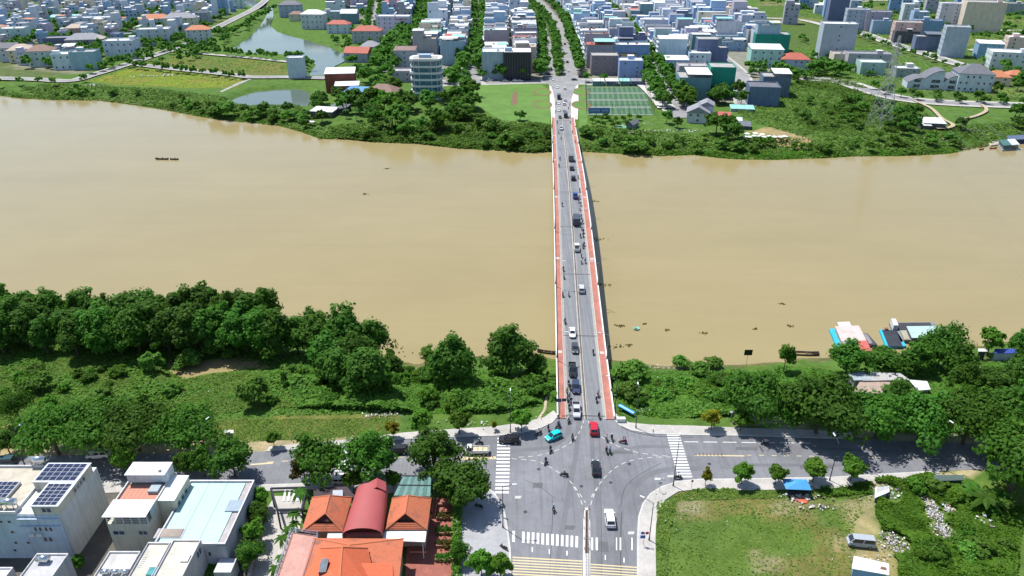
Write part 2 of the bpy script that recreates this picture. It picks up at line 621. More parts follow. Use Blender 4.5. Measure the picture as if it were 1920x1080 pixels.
me.polygons.foreach_set("loop_start", np.arange(0, len(quads) * 4, 4, dtype=np.int32))
me.polygons.foreach_set("use_smooth", np.ones(len(quads), bool))
ca = me.color_attributes.new("tint", 'FLOAT_COLOR', 'POINT')
ca.data.foreach_set("color", np.concatenate([cov, np.ones(cov.shape[:2] + (1,))], -1).astype(np.float32).ravel())
m, nt, b = _nodes("land_cover")
at = nt.nodes.new("ShaderNodeAttribute"); at.attribute_name = "tint"
n1 = _noise(nt, 0.22, 8, 0.7); n2 = _noise(nt, 1.7, 6, 0.75); n3 = _noise(nt, 0.05, 4, 0.6)
c = _mix(nt, at.outputs["Color"], (0.55, 0.62, 0.5), _ramp(nt, n1.outputs[0], 0.35, 0.65), 'MULTIPLY')
c = _mix(nt, c, (1.5, 1.35, 1.1), _ramp(nt, n2.outputs[0], 0.5, 0.75), 'MULTIPLY')
c = _mix(nt, c, (1.18, 1.08, 0.85), _ramp(nt, n3.outputs[0], 0.4, 0.7), 'MULTIPLY')
nt.links.new(c, b.inputs["Base Color"]); b.inputs["Roughness"].default_value = 0.95; b.inputs["Specular IOR Level"].default_value = 0.1
bp = nt.nodes.new("ShaderNodeBump"); bp.inputs["Strength"].default_value = 0.7; bp.inputs["Distance"].default_value = 0.5
nt.links.new(n2.outputs[0], bp.inputs["Height"]); nt.links.new(bp.outputs[0], b.inputs["Normal"])
me.materials.append(MATS["land_cover"])
me.update()
o = put("ground", me); o["kind"] = "structure"

# ------------------------------------------------------------------ water
def water_mat(name, deep, light, rough, wave, scale, ior=1.33):
    m, nt, b = _nodes(name)
    n1 = _noise(nt, 0.012, 5, 0.6, vec=(1.0, 2.2, 1.0)); n2 = _noise(nt, scale, 4, 0.6, vec=(1.0, 1.6, 1.0)); n3 = _noise(nt, 0.06, 4, 0.65)
    c = _mix(nt, deep, light, _ramp(nt, n1.outputs[0], 0.36, 0.66))
    n5 = _noise(nt, 0.035, 6, 0.7, vec=(0.25, 3.0, 1.0)); c = _mix(nt, c, (0.97, 0.972, 0.965), _ramp(nt, n3.outputs[0], 0.4, 0.7), 'MULTIPLY'); c = _mix(nt, c, (0.965, 0.967, 0.975), _ramp(nt, n5.outputs[0], 0.45, 0.65), 'MULTIPLY')
    nt.links.new(c, b.inputs["Base Color"])
    b.inputs["Roughness"].default_value = rough
    b.inputs["IOR"].default_value = ior
    b.inputs["Specular IOR Level"].default_value = 0.5
    bp = nt.nodes.new("ShaderNodeBump"); bp.inputs["Strength"].default_value = wave; bp.inputs["Distance"].default_value = 0.15
    nt.links.new(n2.outputs[0], bp.inputs["Height"]); nt.links.new(bp.outputs[0], b.inputs["Normal"])
    return m

mb = MB(); mb.face([(x, y, WATER_Z) for x, y in [(-9000, 118), (9000, 118), (9000, 640), (-9000, 640)]])
# the land sheet stands above the water everywhere but in the river bed
RW = water_mat("river_water", (0.266, 0.215, 0.102), (0.284, 0.230, 0.111), 0.15, 0.16, 0.55)
struct("river", mb, RW)
CW = water_mat("canal_water", (0.075, 0.105, 0.085), (0.10, 0.125, 0.095), 0.10, 0.12, 0.6)
mb = MB(); mb.face([(x, y, CANAL_Z) for x, y in CANAL]); struct("canal_water", mb, CW)
mb = MB(); mb.face([(x, y, POND_Z) for x, y in POND]); struct("pond_water", mb, CW)
pc = Vector((sum(p[0] for p in PUDDLE) / len(PUDDLE), sum(p[1] for p in PUDDLE) / len(PUDDLE), 0))
mb = MB(); mb.face([(pc.x + (x - pc.x) * 1.25, pc.y + (y - pc.y) * 1.25, -2.05) for x, y in PUDDLE]); struct("flood_pool_water", mb, RW)

# ------------------------------------------------------------------ roads
def asphalt_mat(name, base, var):
    m, nt, b = _nodes(name)
    n1 = _noise(nt, 0.07, 6, 0.65); n2 = _noise(nt, 0.5, 6, 0.7); n3 = _noise(nt, 9.0, 3, 0.6)
    n4 = _noise(nt, 0.25, 4, 0.6, vec=(6.0, 0.12, 1.0))
    c = _mix(nt, base, tuple(k * 1.5 for k in base), _ramp(nt, n1.outputs[0], 0.35, 0.68))
    c = _mix(nt, c, (1 - var,) * 3, _ramp(nt, n2.outputs[0], 0.45, 0.75), 'MULTIPLY')
    c = _mix(nt, c, (0.78,) * 3, _ramp(nt, n3.outputs[0], 0.4, 0.7), 'MULTIPLY')
    c = _mix(nt, c, (0.80, 0.80, 0.81), _ramp(nt, n4.outputs[0], 0.5, 0.7), 'MULTIPLY')
    nt.links.new(c, b.inputs["Base Color"]); b.inputs["Roughness"].default_value = 0.85
    return m
ASPH = asphalt_mat("asphalt", (0.145, 0.148, 0.160), 0.20)
ASPH2 = asphalt_mat("asphalt_worn", (0.20, 0.20, 0.20), 0.20)
PAVE = mat("pavement_slabs", (0.47, 0.445, 0.41), 0.9, 0.30, 0.25, 2.2, bump=0.15)
PAVED = mat("pavement_grey", (0.37, 0.37, 0.385), 0.9, 0.25, 0.3, 2.0, bump=0.15)
KERB = mat("kerb_concrete", (0.50, 0.49, 0.46), 0.85, 0.22, 0.5, 5.0)
SAND = mat("dirt_path", (0.46, 0.38, 0.25), 0.95, 0.3, 0.6, 3.0)
def paintmat(name, col):
    m, nt, b = _nodes(name)
    n = _noise(nt, 2.3, 6, 0.75)
    nt.links.new(_mix(nt, col, (0.20, 0.20, 0.20), _ramp(nt, n.outputs[0], 0.56, 0.74)), b.inputs["Base Color"])
    b.inputs["Roughness"].default_value = 0.7
    return m
LINEW = paintmat("road_paint_white", (0.66, 0.66, 0.65))
LINEF = paintmat("road_paint_faded", (0.44, 0.43, 0.40))
LINEY = paintmat("road_paint_yellow", (0.52, 0.43, 0.25))

N_EDGE = [(-120, 862), (0, 857), (100, 854), (250, 852), (400, 850), (500, 846), (640, 836), (760, 823), (850, 819), (930, 817), (975, 812), (1010, 804), (1034, 793), (1046, 780)]
NE_EDGE = [(1150, 780), (1153, 788), (1163, 798), (1185, 807), (1220, 813), (1300, 816), (1400, 817), (1600, 823), (1750, 829), (1920, 838), (2100, 846)]
SE_EDGE = [(2100, 880), (1920, 881), (1830, 880), (1760, 884), (1640, 891), (1560, 896), (1400, 899), (1310, 900), (1270, 904), (1240, 914), (1220, 927), (1206, 945), (1198, 970), (1196, 1010), (1196, 1080), (1196, 1180)]
SW_EDGE = [(953, 1180), (957, 1080), (956, 1030), (952, 1000), (946, 965), (938, 942), (925, 924), (908, 913), (880, 907), (800, 904), (700, 905), (600, 907), (480, 911), (340, 908), (200, 905), (0, 900), (-120, 898)]
mb = MB(); mb.face(sheet_px(N_EDGE + NE_EDGE + SE_EDGE + SW_EDGE, 0.03))
road = struct("road", mb, ASPH)

def ribbon(pts, w, z):
    """pts: world xy list -> quad strip of width w"""
    L, R = [], []
    n = len(pts)
    for i in range(n):
        a = Vector(pts[max(0, i - 1)][:2]); c = Vector(pts[min(n - 1, i + 1)][:2])
        d = (c - a).normalized(); nn = Vector((-d.y, d.x)); p = Vector(pts[i][:2])
        L.append(p + nn * w / 2); R.append(p - nn * w / 2)
    return L, R

def ribbon_mb(mb, pts, w, z, m=0):
    L, R = ribbon(pts, w, z)
    for i in range(len(pts) - 1):
        mb.face([(L[i].x, L[i].y, z), (L[i + 1].x, L[i + 1].y, z), (R[i + 1].x, R[i + 1].y, z), (R[i].x, R[i].y, z)], m)
    return mb

def smooth_px(pts, n=8, z=0.0):
    """catmull-rom through photo points, as world xy"""
    w = [P(x, y, z) for x, y in pts]
    out = []
    for i in range(len(w) - 1):
        p0, p1, p2, p3 = w[max(0, i - 1)], w[i], w[i + 1], w[min(len(w) - 1, i + 2)]
        for k in range(n):
            t = k / n
            out.append(0.5 * ((2 * p1) + (p2 - p0) * t + (2 * p0 - 5 * p1 + 4 * p2 - p3) * t * t + (3 * p1 - p0 - 3 * p2 + p3) * t ** 3))
    out.append(w[-1])
    return out

# pavements (raised slabs with a paler kerb)
def pavement(name, road_side, land_side, m=PAVE, h=0.15, kerb=0.35):
    a = [P(x, y) for x, y in road_side]
    b = [P(x, y) for x, y in land_side]
    mb = MB(); mb.prism([(p.x, p.y) for p in a] + [(p.x, p.y) for p in b[::-1]], -0.2, h)
    o = struct(name, mb, m)
    mb = MB(); ribbon_mb(mb, [(p.x, p.y) for p in a], kerb, h + 0.012)
    L, R = ribbon([(p.x, p.y) for p in a], kerb, 0)
    for E in (L, R):
        for i in range(len(E) - 1):
            mb.face([(E[i].x, E[i].y, 0), (E[i + 1].x, E[i + 1].y, 0), (E[i + 1].x, E[i + 1].y, h + 0.012), (E[i].x, E[i].y, h + 0.012)])
    put("kerb", mb.mesh("kerb", KERB), o)
    return o
pavement("riverside_pavement", N_EDGE[5:], [(505, 838), (640, 826), (755, 812), (850, 805), (930, 800), (985, 792), (1020, 783), (1038, 770)])
pavement("riverside_pavement", NE_EDGE[:8], [(1152, 772), (1162, 786), (1180, 793), (1220, 797), (1300, 799), (1400, 803), (1500, 806), (1600, 812)])
pavement("corner_pavement", SE_EDGE[3:], [(1760, 891), (1640, 905), (1560, 917), (1400, 920), (1310, 918), (1272, 922), (1247, 938), (1234, 960), (1230, 985), (1229, 1010), (1230, 1080), (1232, 1180)])
pavement("plaza_pavement", SW_EDGE[:9], [(850, 1180), (858, 1080), (862, 1000), (865, 950), (866, 935), (870, 928), (872, 924), (874, 920), (876, 917)], PAVED)
pavement("shop_pavement", SW_EDGE[9:], [(800, 925), (700, 925), (600, 918), (480, 922), (340, 920), (200, 925), (0, 925), (-120, 925)], PAVE)

# markings, each one a piece of the road
MARK_Z = 0.038
def mark(name, pts, m=LINEW, z=MARK_Z, parent=None):
    mb = MB(); mb.face([(p[0], p[1], z) for p in pts])
    return put(name, mb.mesh(name, m), parent or road)

def stripe_ladder(l0, l1, r0, r1, n, duty=0.5, m=LINEW):
    """zebra between photo lines l0-l1 and r0-r1"""
    a, b, c, d = P(*l0), P(*l1), P(*r0), P(*r1)
    for i in range(n):
        t0, t1 = i / n, (i + duty) / n
        q = [a.lerp(b, t0), c.lerp(d, t0), c.lerp(d, t1), a.lerp(b, t1)]
        mark("crosswalk_stripe", q, m)
stripe_ladder((933, 821), (928, 929), (957, 821), (954, 929), 16)
stripe_ladder((1250, 815), (1272, 898), (1274, 815), (1299, 898), 16)
stripe_ladder((634, 842), (626, 893), (664, 842), (658, 893), 9)
for i in range(14):
    x = 961 + 9.1 * i
    y0, y1 = 995.5 + i * 0.75, 1016 + i * 0.8
    if i in (1,):
        continue
    mark("crosswalk_stripe", [P(x, y0), P(x + 4.6, y0 + .4), P(x + 4.2, y1 + .4), P(x - .4, y1)])
for x, w in ((1109, 3), (1117, 4), (1155, 2), (1162, 2.6), (1184, 2)):
    mark("crosswalk_stripe", [P(x, 1008), P(x + w, 1008.4), P(x + w, 1032), P(x, 1031.6)])
for i in range(12):        # rumble strips
    y = 1044 + i * 5.2
    mark("rumble_strip", [P(961, y), P(1092, y + 7.2), P(1092, y + 9.6), P(961, y + 2.4)], LINEY)
    if y > 1044:
        mark("rumble_strip", [P(1107, y + 8), P(1196, y + 14), P(1196, y + 16.2), P(1107, y + 10.2)], LINEY)
for x, y in ((997, 1026), (1029, 1030), (1062, 1033), (1134, 1041), (1169, 1046)):
    mark("lane_dash", [P(x, y), P(x + 2, y), P(x + 2, y + 9), P(x, y + 9)])

def dashes(path, w=0.17, on=1.1, off=0.9, m=LINEF, name="lane_dash", z=MARK_Z):
    acc, pts = 0.0, [Vector((p[0], p[1])) for p in path]
    cum = [0.0]
    for i in range(1, len(pts)):
        cum.append(cum[-1] + (pts[i] - pts[i - 1]).length)
    def at(s):
        for i in range(1, len(pts)):
            if cum[i] >= s:
                return pts[i - 1].lerp(pts[i], (s - cum[i - 1]) / max(1e-6, cum[i] - cum[i - 1]))
        return pts[-1]
    s = 0.0
    while s + on * 0.6 < cum[-1]:
        a, b = at(s), at(min(cum[-1], s + on))
        d = (b - a).normalized(); nn = Vector((-d.y, d.x)) * w / 2
        mark(name, [a + nn, a - nn, b - nn, b + nn], m, z)
        s += on + off
def zpx(pts):   # points read in a 3.375x enlargement whose corner is (860,760)
    return [(860 + x / 3.375, 760 + y / 3.375) for x, y in pts]
dashes(smooth_px(zpx([(800, 62), (785, 120), (762, 172), (715, 232), (620, 285), (500, 318), (335, 332)])))
dashes(smooth_px(zpx([(806, 66), (840, 140), (892, 192), (960, 236), (1040, 271), (1130, 298), (1250, 317), (1350, 322)])))
dashes(smooth_px(zpx([(335, 338), (480, 352), (560, 382), (640, 430), (700, 476), (755, 545), (803, 618)])))
dashes(smooth_px(zpx([(1345, 328), (1220, 330), (1090, 350), (1000, 390), (930, 450), (870, 530), (822, 612)])))
dashes(smooth_px(zpx([(728, 515), (765, 585), (788, 645)])))
dashes(smooth_px(zpx([(880, 520), (852, 580), (832, 640)])))
dashes([P(1283, 828.5), P(1520, 831)], 0.18, 3.0, 1.1, LINEW)
dashes([P(1400, 853.5), P(1830, 861)], 0.2, 1.0, 1.6, LINEY)
dashes([P(500, 867), P(560, 863), P(760, 857)], 0.2, 1.4, 1.6, LINEY)
mark("centre_line", [P(1303, 853), P(1396, 854), P(1396, 856), P(1303, 855)], LINEY)
mark("centre_line", [P(862, 857.5), P(930, 856), P(930, 861), P(862, 862)], LINEY)
mark("centre_line", [P(470, 870), P(512, 867), P(512, 869.5), P(470, 872.5)], LINEY)
mark("stop_line", [P(1085, 776), P(1101, 776), P(1100, 779), P(1086, 779)], LINEW)
for x, y, w, h in ((1228, 896, 12, 4), (1252, 891, 12, 4), (966, 930, 12, 5), (1178, 997, 12, 5), (888, 824, 8, 3)):
    mark("road_patch", [P(x, y), P(x + w, y), P(x + w - 2, y + h), P(x - 1, y + h)], KERB)
# tar seams and old tyre marks lying on the asphalt
TAR = mat("tar_seam", (0.07, 0.07, 0.075), 0.8, 0.3)
def seam(pts, w):
    mb = MB(); ribbon_mb(mb, smooth_px(pts, 6), w, 0.034)
    put("tar_seam", mb.mesh("tar_seam", TAR), road)
seam([(1035, 935), (1036, 965), (1034, 1010), (1030, 1090)], 0.12)
seam([(985, 900), (1015, 915), (1040, 935)], 0.10)
seam([(1160, 795), (1180, 808), (1230, 818), (1300, 820)], 0.25)
seam([(1166, 960), (1164, 1000), (1164, 1090)], 0.18)
seam([(1164, 950), (1172, 915), (1200, 890), (1240, 868)], 0.12)
seam([(1124, 800), (1126, 900), (1128, 1000), (1127, 1090)], 0.08)
seam([(1052, 777), (1090, 776), (1145, 778)], 0.35)
seam([(1424, 836), (1431, 848)], 0.35)

DPATCH = mat("asphalt_patch", (0.125, 0.127, 0.134), .9, .25, .5, 5)
for pts in ([(1000, 905), (1018, 905), (1017, 915), (998, 915)], [(1060, 985), (1078, 986), (1077, 994), (1058, 993)], [(1150, 845), (1185, 846), (1187, 852), (1149, 851)], [(1380, 838), (1420, 839), (1421, 845), (1380, 844)], [(1500, 872), (1560, 872), (1562, 879), (1500, 879)], [(1120, 1015), (1140, 1016), (1141, 1036), (1119, 1035)], [(800, 875), (850, 873), (852, 880), (800, 882)]):
    mark("asphalt_patch", [P(*q) for q in pts], DPATCH, 0.0335)
for x, y in ((1010, 880), (1090, 912), (1180, 870), (1330, 870), (985, 960), (1145, 905), (1480, 845), (700, 880)):
    c = P(x, y); mark("manhole_cover", [(c.x + .38 * math.cos(k * math.pi / 6), c.y + .38 * math.sin(k * math.pi / 6)) for k in range(12)], DARKSTEEL, 0.0365)
# long tyre-worn tracks where traffic turns
for pts, w in (([(1070, 782), (1062, 815), (1030, 838), (960, 845)], 1.2), ([(1085, 785), (1080, 850), (1065, 930), (1040, 1090)], 1.0), ([(1125, 1090), (1122, 960), (1112, 860), (1108, 785)], 1.0), ([(1160, 1080), (1160, 985), (1178, 925), (1230, 885), (1330, 878)], 1.4), ([(1280, 838), (1200, 838), (1130, 850)], 1.0), ([(1400, 836), (1560, 842), (1700, 848)], .9), ([(1400, 872), (1560, 872), (1700, 870)], .9)):
    mb = MB(); ribbon_mb(mb, smooth_px(pts, 8), w, 0.0325); put("tyre_track", mb.mesh("tyre_track", mat("tyre_worn_asphalt", (0.150, 0.153, 0.164), .85, .22, .25, 3)), road)
# far roads
LEVEL = [0.02]
def far_road(name, pts, w, m=ASPH2, edge=None, group=None):
    LEVEL[0] += 0.03
    z = LEVEL[0]
    pw = smooth_px(pts, 5)
    if edge:
        mb = MB(); ribbon_mb(mb, pw, w + 2 * edge, z)
        struct(name.replace("road", "road_verge") if "road" in name else name + "_verge_path", mb, PAVE)
        z += 0.03; LEVEL[0] = z
    mb = MB(); ribbon_mb(mb, pw, w, z)
    return struct(name, mb, m)
LEVEL[0] += .03
mb = MB(); mb.face(sheet_px([(1030, 158), (1042, 164), (1044, 224), (1034, 224), (1031, 190)], 0.05)); mb.face(sheet_px([(1069, 164), (1084, 156), (1085, 190), (1083, 224), (1069, 224)], 0.05))
struct("bridge_approach_pavement", mb, mat("pale_pavement", (0.56, 0.53, 0.50), 0.9, 0.2, 0.3, 2.0))
far_road("river_road", [(780, 158), (850, 155), (930, 153), (1010, 151), (1095, 153), (1120, 155)], 15, ASPH2, 3)
LEVEL[0] += 0.03
mb = MB(); mb.face(sheet_px([(1041, 225), (1040, 185), (1034, 162), (1016, 150), (1019, 112), (1020, 75), (1012, 45), (985, 15), (960, -10), (915, -60), (960, -60), (1005, -10), (1030, 15), (1055, 45), (1066, 75), (1076, 112), (1090, 150), (1079, 162), (1071, 185), (1070, 225)], LEVEL[0] + 0.03))
struct("avenue_road", mb, ASPH2)
mb = MB(); mb.prism([tuple(P(x, y)[:2]) for x, y in [(1042, 143), (1037, 112), (1032, 75), (1022, 45), (1000, 18), (975, -8), (988, -8), (1013, 18), (1037, 45), (1047, 75), (1053, 112), (1055, 143)]], 0, 0.5)
struct("avenue_median_kerb", mb, mat("median_grass", (0.08, 0.15, 0.03), 0.95, 0.4, 0.3, 2.0))
far_road("side_street", [(885, 158), (884, 118), (891, 82), (899, 42), (895, 0), (886, -50)], 13, ASPH2, 3)
far_road("side_street", [(722, 135), (735, 112), (754, 81), (785, 48), (799, 0), (815, -50)], 12, ASPH2, 2)
far_road("side_street", [(700, 62), (701, 42), (706, 0), (712, -50)], 10, ASPH2, 2)
far_road("side_street", [(1282, 222), (1262, 196), (1240, 165), (1184, 69), (1132, 17), (1101, 0), (1040, -45)], 12, ASPH2, 3)
far_road("side_street", [(1398, 200), (1392, 160), (1383, 135), (1325, 85), (1265, 25), (1225, -10), (1170, -60)], 10, ASPH2, 2)
far_road("bank_road", [(1500, 146), (1545, 150), (1590, 157), (1640, 174), (1700, 187), (1780, 194), (1920, 199), (2200, 208)], 9, ASPH2, 4)
far_road("field_road", [(1585, 50), (1650, 75), (1740, 103), (1800, 122), (1920, 150), (2100, 185)], 7, ASPH2, 4)
far_road("field_road", [(1350, 30), (1420, 34), (1500, 38), (1560, 52), (1600, 58)], 9, PAVE)
far_road("field_road", [(1840, 60), (1920, 58), (2050, 66)], 8, PAVE)
far_road("field_road", [(1820, 96), (1850, 92), (1920, 98), (2000, 104)], 7, PAVE)
far_road("field_road", [(1560, 8), (1660, 2), (1760, 16), (1920, 22)], 8, PAVE)
far_road("suburb_road", [(-90, 146), (60, 150), (130, 153), (170, 143), (220, 128), (262, 114), (310, 98), (345, 84), (395, 58), (440, 36), (485, 12), (520, -20)], 7, ASPH2, 1.5)
far_road("suburb_road", [(245, 121), (330, 131), (430, 141), (470, 146), (540, 146), (612, 148)], 6, ASPH2, 1.5)
far_road("suburb_road", [(322, 97), (400, 104), (460, 109), (545, 118)], 5, PAVE)
far_road("parking_path", [(1205, 158), (1222, 172), (1238, 190), (1250, 205)], 11, mat("pale_concrete", (0.52, 0.50, 0.48), 0.9, 0.2, 0.2, 2.0))
for pts, w in (([(1712, 190), (1745, 205), (1765, 224), (1786, 236), (1776, 242), (1755, 243)], 2.2), ([(1838, 197), (1848, 205), (1846, 212), (1828, 220), (1803, 226)], 2.0)):
    far_road("dirt_path", pts, w, SAND)
mb = MB()
FOOT = smooth_px([(1044, 737), (1034, 739), (1026, 746), (1023, 758), (1021, 772), (1013, 785), (1006, 795)], 8, -.6)
pw = [Vector((q.x, q.y, terrain(q.x, q.y))) for q in FOOT]
L, R = ribbon([(p.x, p.y) for p in pw], 0.6, 0)
for i in range(len(pw) - 1):
    z0, z1 = pw[i].z + 0.12, pw[i + 1].z + 0.12
    mb.face([(L[i].x, L[i].y, z0), (L[i + 1].x, L[i + 1].y, z1), (R[i + 1].x, R[i + 1].y, z1), (R[i].x, R[i].y, z0)])
struct("foot_path", mb, SAND)
mb = MB(); mb.prism(wpoly([(412, 172), (440, 158), (468, 147), (473, 148), (445, 160), (416, 173)]), -0.3, 0.12)
struct("pond_dike_path", mb, CONC)

# small central reserve of the street that meets the bridge
mb = MB(); mb.prism(wpoly([(1096.5, 953), (1102, 953), (1106.5, 975), (1107, 1040), (1106, 1180), (1094, 1180), (1093, 1040), (1094, 975)]), 0, 0.18)
struct("street_median_kerb", mb, mat("median_white", (0.66, 0.65, 0.62), 0.8, 0.2))
mb = MB(); mb.prism(wpoly([(1098.5, 958), (1101.5, 958), (1103.5, 1038), (1096.5, 1038)]), 0.18, 0.3)
struct("median_soil_strip", mb, mat("median_soil", (0.15, 0.11, 0.09), 0.95, 0.4, 0.8, 4.0))

# lawn, football pitch
LAWN_PX = [(893, 158), (1012, 157), (1026, 166), (1030, 190), (1032, 222), (1030, 236), (985, 238), (940, 225), (905, 205), (884, 190)]
mb = MB(); mb.face([(p[0], p[1], 0.03) for p in wpoly(LAWN_PX)])
struct("lawn", mb, mat("lawn_grass", (0.105, 0.215, 0.034), 0.95, 0.3, 0.08, 0.9))
mb = MB(); mb.face([(p[0], p[1], 0.034) for p in wpoly([(1086, 165), (1098, 160), (1102, 215), (1100, 245), (1086, 245)])])
struct("verge_grass_lawn", mb, MATS["lawn_grass"])
PITCH1 = mat("pitch_turf", (0.045, 0.105, 0.055), 0.9, 0.15, 0.2, 2.0)
PITCH2 = mat("pitch_turf_pale", (0.080, 0.165, 0.080), 0.9, 0.15, 0.2, 2.0)
pa, pb, pcq, pd = P(1098, 163), P(1208, 163), P(1226, 216), P(1100, 216)
mb = MB(); mb.face([(q.x, q.y, 0.03) for q in (pa, pb, pcq, pd)])
pitch = struct("football_field", mb, PITCH1)
def bil(u, v):
    return pa.lerp(pb, u).lerp(pd.lerp(pcq, u), v)
for r in range(4):
    for i in range(12):
        u0, u1, v0, v1 = i / 12 + .008, (i + .52) / 12, r / 4 + .012, (r + 1) / 4 - .03
        mark("turf_stripe", [bil(u0, v0), bil(u1, v0), bil(u1, v1), bil(u0, v1)], PITCH2, 0.036, pitch)
    for v in (r / 4 + .008, (r + 1) / 4 - .02):
        mark("pitch_line", [bil(.01, v), bil(.99, v), bil(.99, v + .007), bil(.01, v + .007)], LINEF, 0.041, pitch)
for cx, cy in ((1017, 173), (1017, 196), (1089, 172), (1090, 197)):
    c = P(cx, cy); mb = MB()
    for rr, mm in ((7.5, 0), (6.4, 1)):
        mb.face([(c.x + rr * .8 * math.cos(t * math.pi / 8), c.y + rr * 1.5 * math.sin(t * math.pi / 8), 0.07 if mm == 0 else 0.1) for t in range(16)], mm)
    o = put("flower_bed", mb.mesh("flower_bed", [mat("flower_red", (0.26, 0.10, 0.07), 0.9, 0.4, 1, 4), MATS["lawn_grass"]]))
    tag(o, "round flower bed ringed with red blooms beside the bridge approach", "flower bed", "flower beds by the bridge approach")

mb = MB(); mb.face([(p[0], p[1], .05) for p in wpoly([(962, 173), (971, 172), (970, 196), (957, 197)])])
o = put("flower_strip", mb.mesh("flower_strip", mat("faded_bed", (0.20, 0.13, 0.07), .95, .4, .6, 3))); tag(o, "faded brown flower strip in the middle of the lawn", "flower bed")
# ------------------------------------------------------------------ the bridge
bridge = thing("bridge", "long concrete road bridge with red walkways and white parapets over the river", "bridge", (BN.x, BN.y, 0))
BO = bridge.location
S0, S1 = -1.2, BLEN + 1.0
NS = 72
def along(u0, u1, dz0, dz1, m=0, mb=None, s0=None, s1=None, n=NS):
    mb = mb or MB(BO)
    s0 = S0 if s0 is None else s0
    s1 = S1 if s1 is None else s1
    rg = []
    for i in range(n + 1):
        s = s0 + (s1 - s0) * i / n
        rg.append([bpt(s, u0, dz0), bpt(s, u1, dz0), bpt(s, u1, dz1), bpt(s, u0, dz1)])
    mb.rings(rg, m)
    return mb
REDPAVE = mat("red_walkway", (0.43, 0.170, 0.125), 0.85, 0.35, 0.35, 3.0)
def bridge_asph():
    m, nt, b = _nodes("bridge_asphalt")
    n2 = _noise(nt, 0.4, 6, 0.7); n4 = _noise(nt, 0.22, 4, 0.6, vec=(7.0, 0.10, 1.0)); n3 = _noise(nt, 8.0, 3, 0.6)
    c = _mix(nt, (0.140, 0.147, 0.160), (0.210, 0.215, 0.224), _ramp(nt, n4.outputs[0], 0.35, 0.68))
    c = _mix(nt, c, (0.82,) * 3, _ramp(nt, n2.outputs[0], 0.45, 0.75), 'MULTIPLY')
    c = _mix(nt, c, (0.85,) * 3, _ramp(nt, n3.outputs[0], 0.4, 0.7), 'MULTIPLY')
    nt.links.new(c, b.inputs["Base Color"]); b.inputs["Roughness"].default_value = 0.85
    return m
part(bridge, "roadway", along(-4.45, 4.45, -0.25, 0.0), bridge_asph())
part(bridge, "girder", along(-5.6, 5.6, -1.9, -0.25), CONC)
for sg in (-1, 1):
    a, b2 = sorted((sg * 4.45, sg * 4.62)); part(bridge, "kerb", along(a, b2, -0.25, 0.20), KERB)
    a, b2 = sorted((sg * 4.62, sg * 6.2)); part(bridge, "walkway", along(a, b2, -0.25, 0.16), REDPAVE)
    a, b2 = sorted((sg * 6.2, sg * 6.5)); pr = part(bridge, "parapet", along(a, b2, -0.7, 1.0), WHITE)
    a, b2 = sorted((sg * 3.9, sg * 4.42)); part(bridge, "gutter_strip", along(a, b2, 0.002, 0.008), mat("gutter_dust", (0.34, 0.33, 0.30), 0.9, 0.25, 0.6, 3))
    a, b2 = sorted((sg * 0.20, sg * 0.42)); part(bridge, "centre_line", along(a, b2, 0.002, 0.009), mat("centre_paint", (0.50, 0.45, 0.37), 0.8, 0.3, 0.5, 3))
    for s in np.arange(26, BLEN - 10, 52.0):
        uc = sg * 5.42
        mbx = MB(BO); q = [bpt(s - .55, uc - .55, .166), bpt(s - .55, uc + .55, .166), bpt(s + .55, uc + .55, .166), bpt(s + .55, uc - .55, .166)]
        mbx.face(q); part(bridge, "manhole_slab", mbx, KERB)
rail = MB(BO)
along(-0.06, 0.06, 0.45, 0.55, 0, rail)
for s in np.arange(0, BLEN, 4.0):
    c = bpt(s, 0)
    rail.rbox(c, BRT, BDIR, .05, .05, c.z, c.z + .5)
part(bridge, "centre_rail", rail, mat("rail_brown", (0.16, 0.12, 0.10), 0.6, 0.2))
for s in np.arange(0, BLEN + 1, 34.0):
    mbx = MB(BO); q = [bpt(s - .18, -4.44, .012), bpt(s - .18, 4.44, .012), bpt(s + .18, 4.44, .012), bpt(s + .18, -4.44, .012)]
    mbx.face(q); part(bridge, "expansion_joint", mbx, TAR)
for s in np.arange(28, BLEN - 12, 31.0):
    c = bpt(s, 0)
    mbx = MB(BO)
    mbx.rbox(c, BRT, BDIR, 5.2, .9, c.z - 3.1, c.z - 1.9)
    for uu in (-3.4, 0, 3.4):
        q = bpt(s, uu); mbx.tube((q.x, q.y, WATER_Z - 3), (q.x, q.y, c.z - 3.1), .7, .7, 12)
    mbx.rbox(c, BRT, BDIR, 5.6, 1.6, WATER_Z - 1, WATER_Z + .8)
    part(bridge, "pier", mbx, CONC)
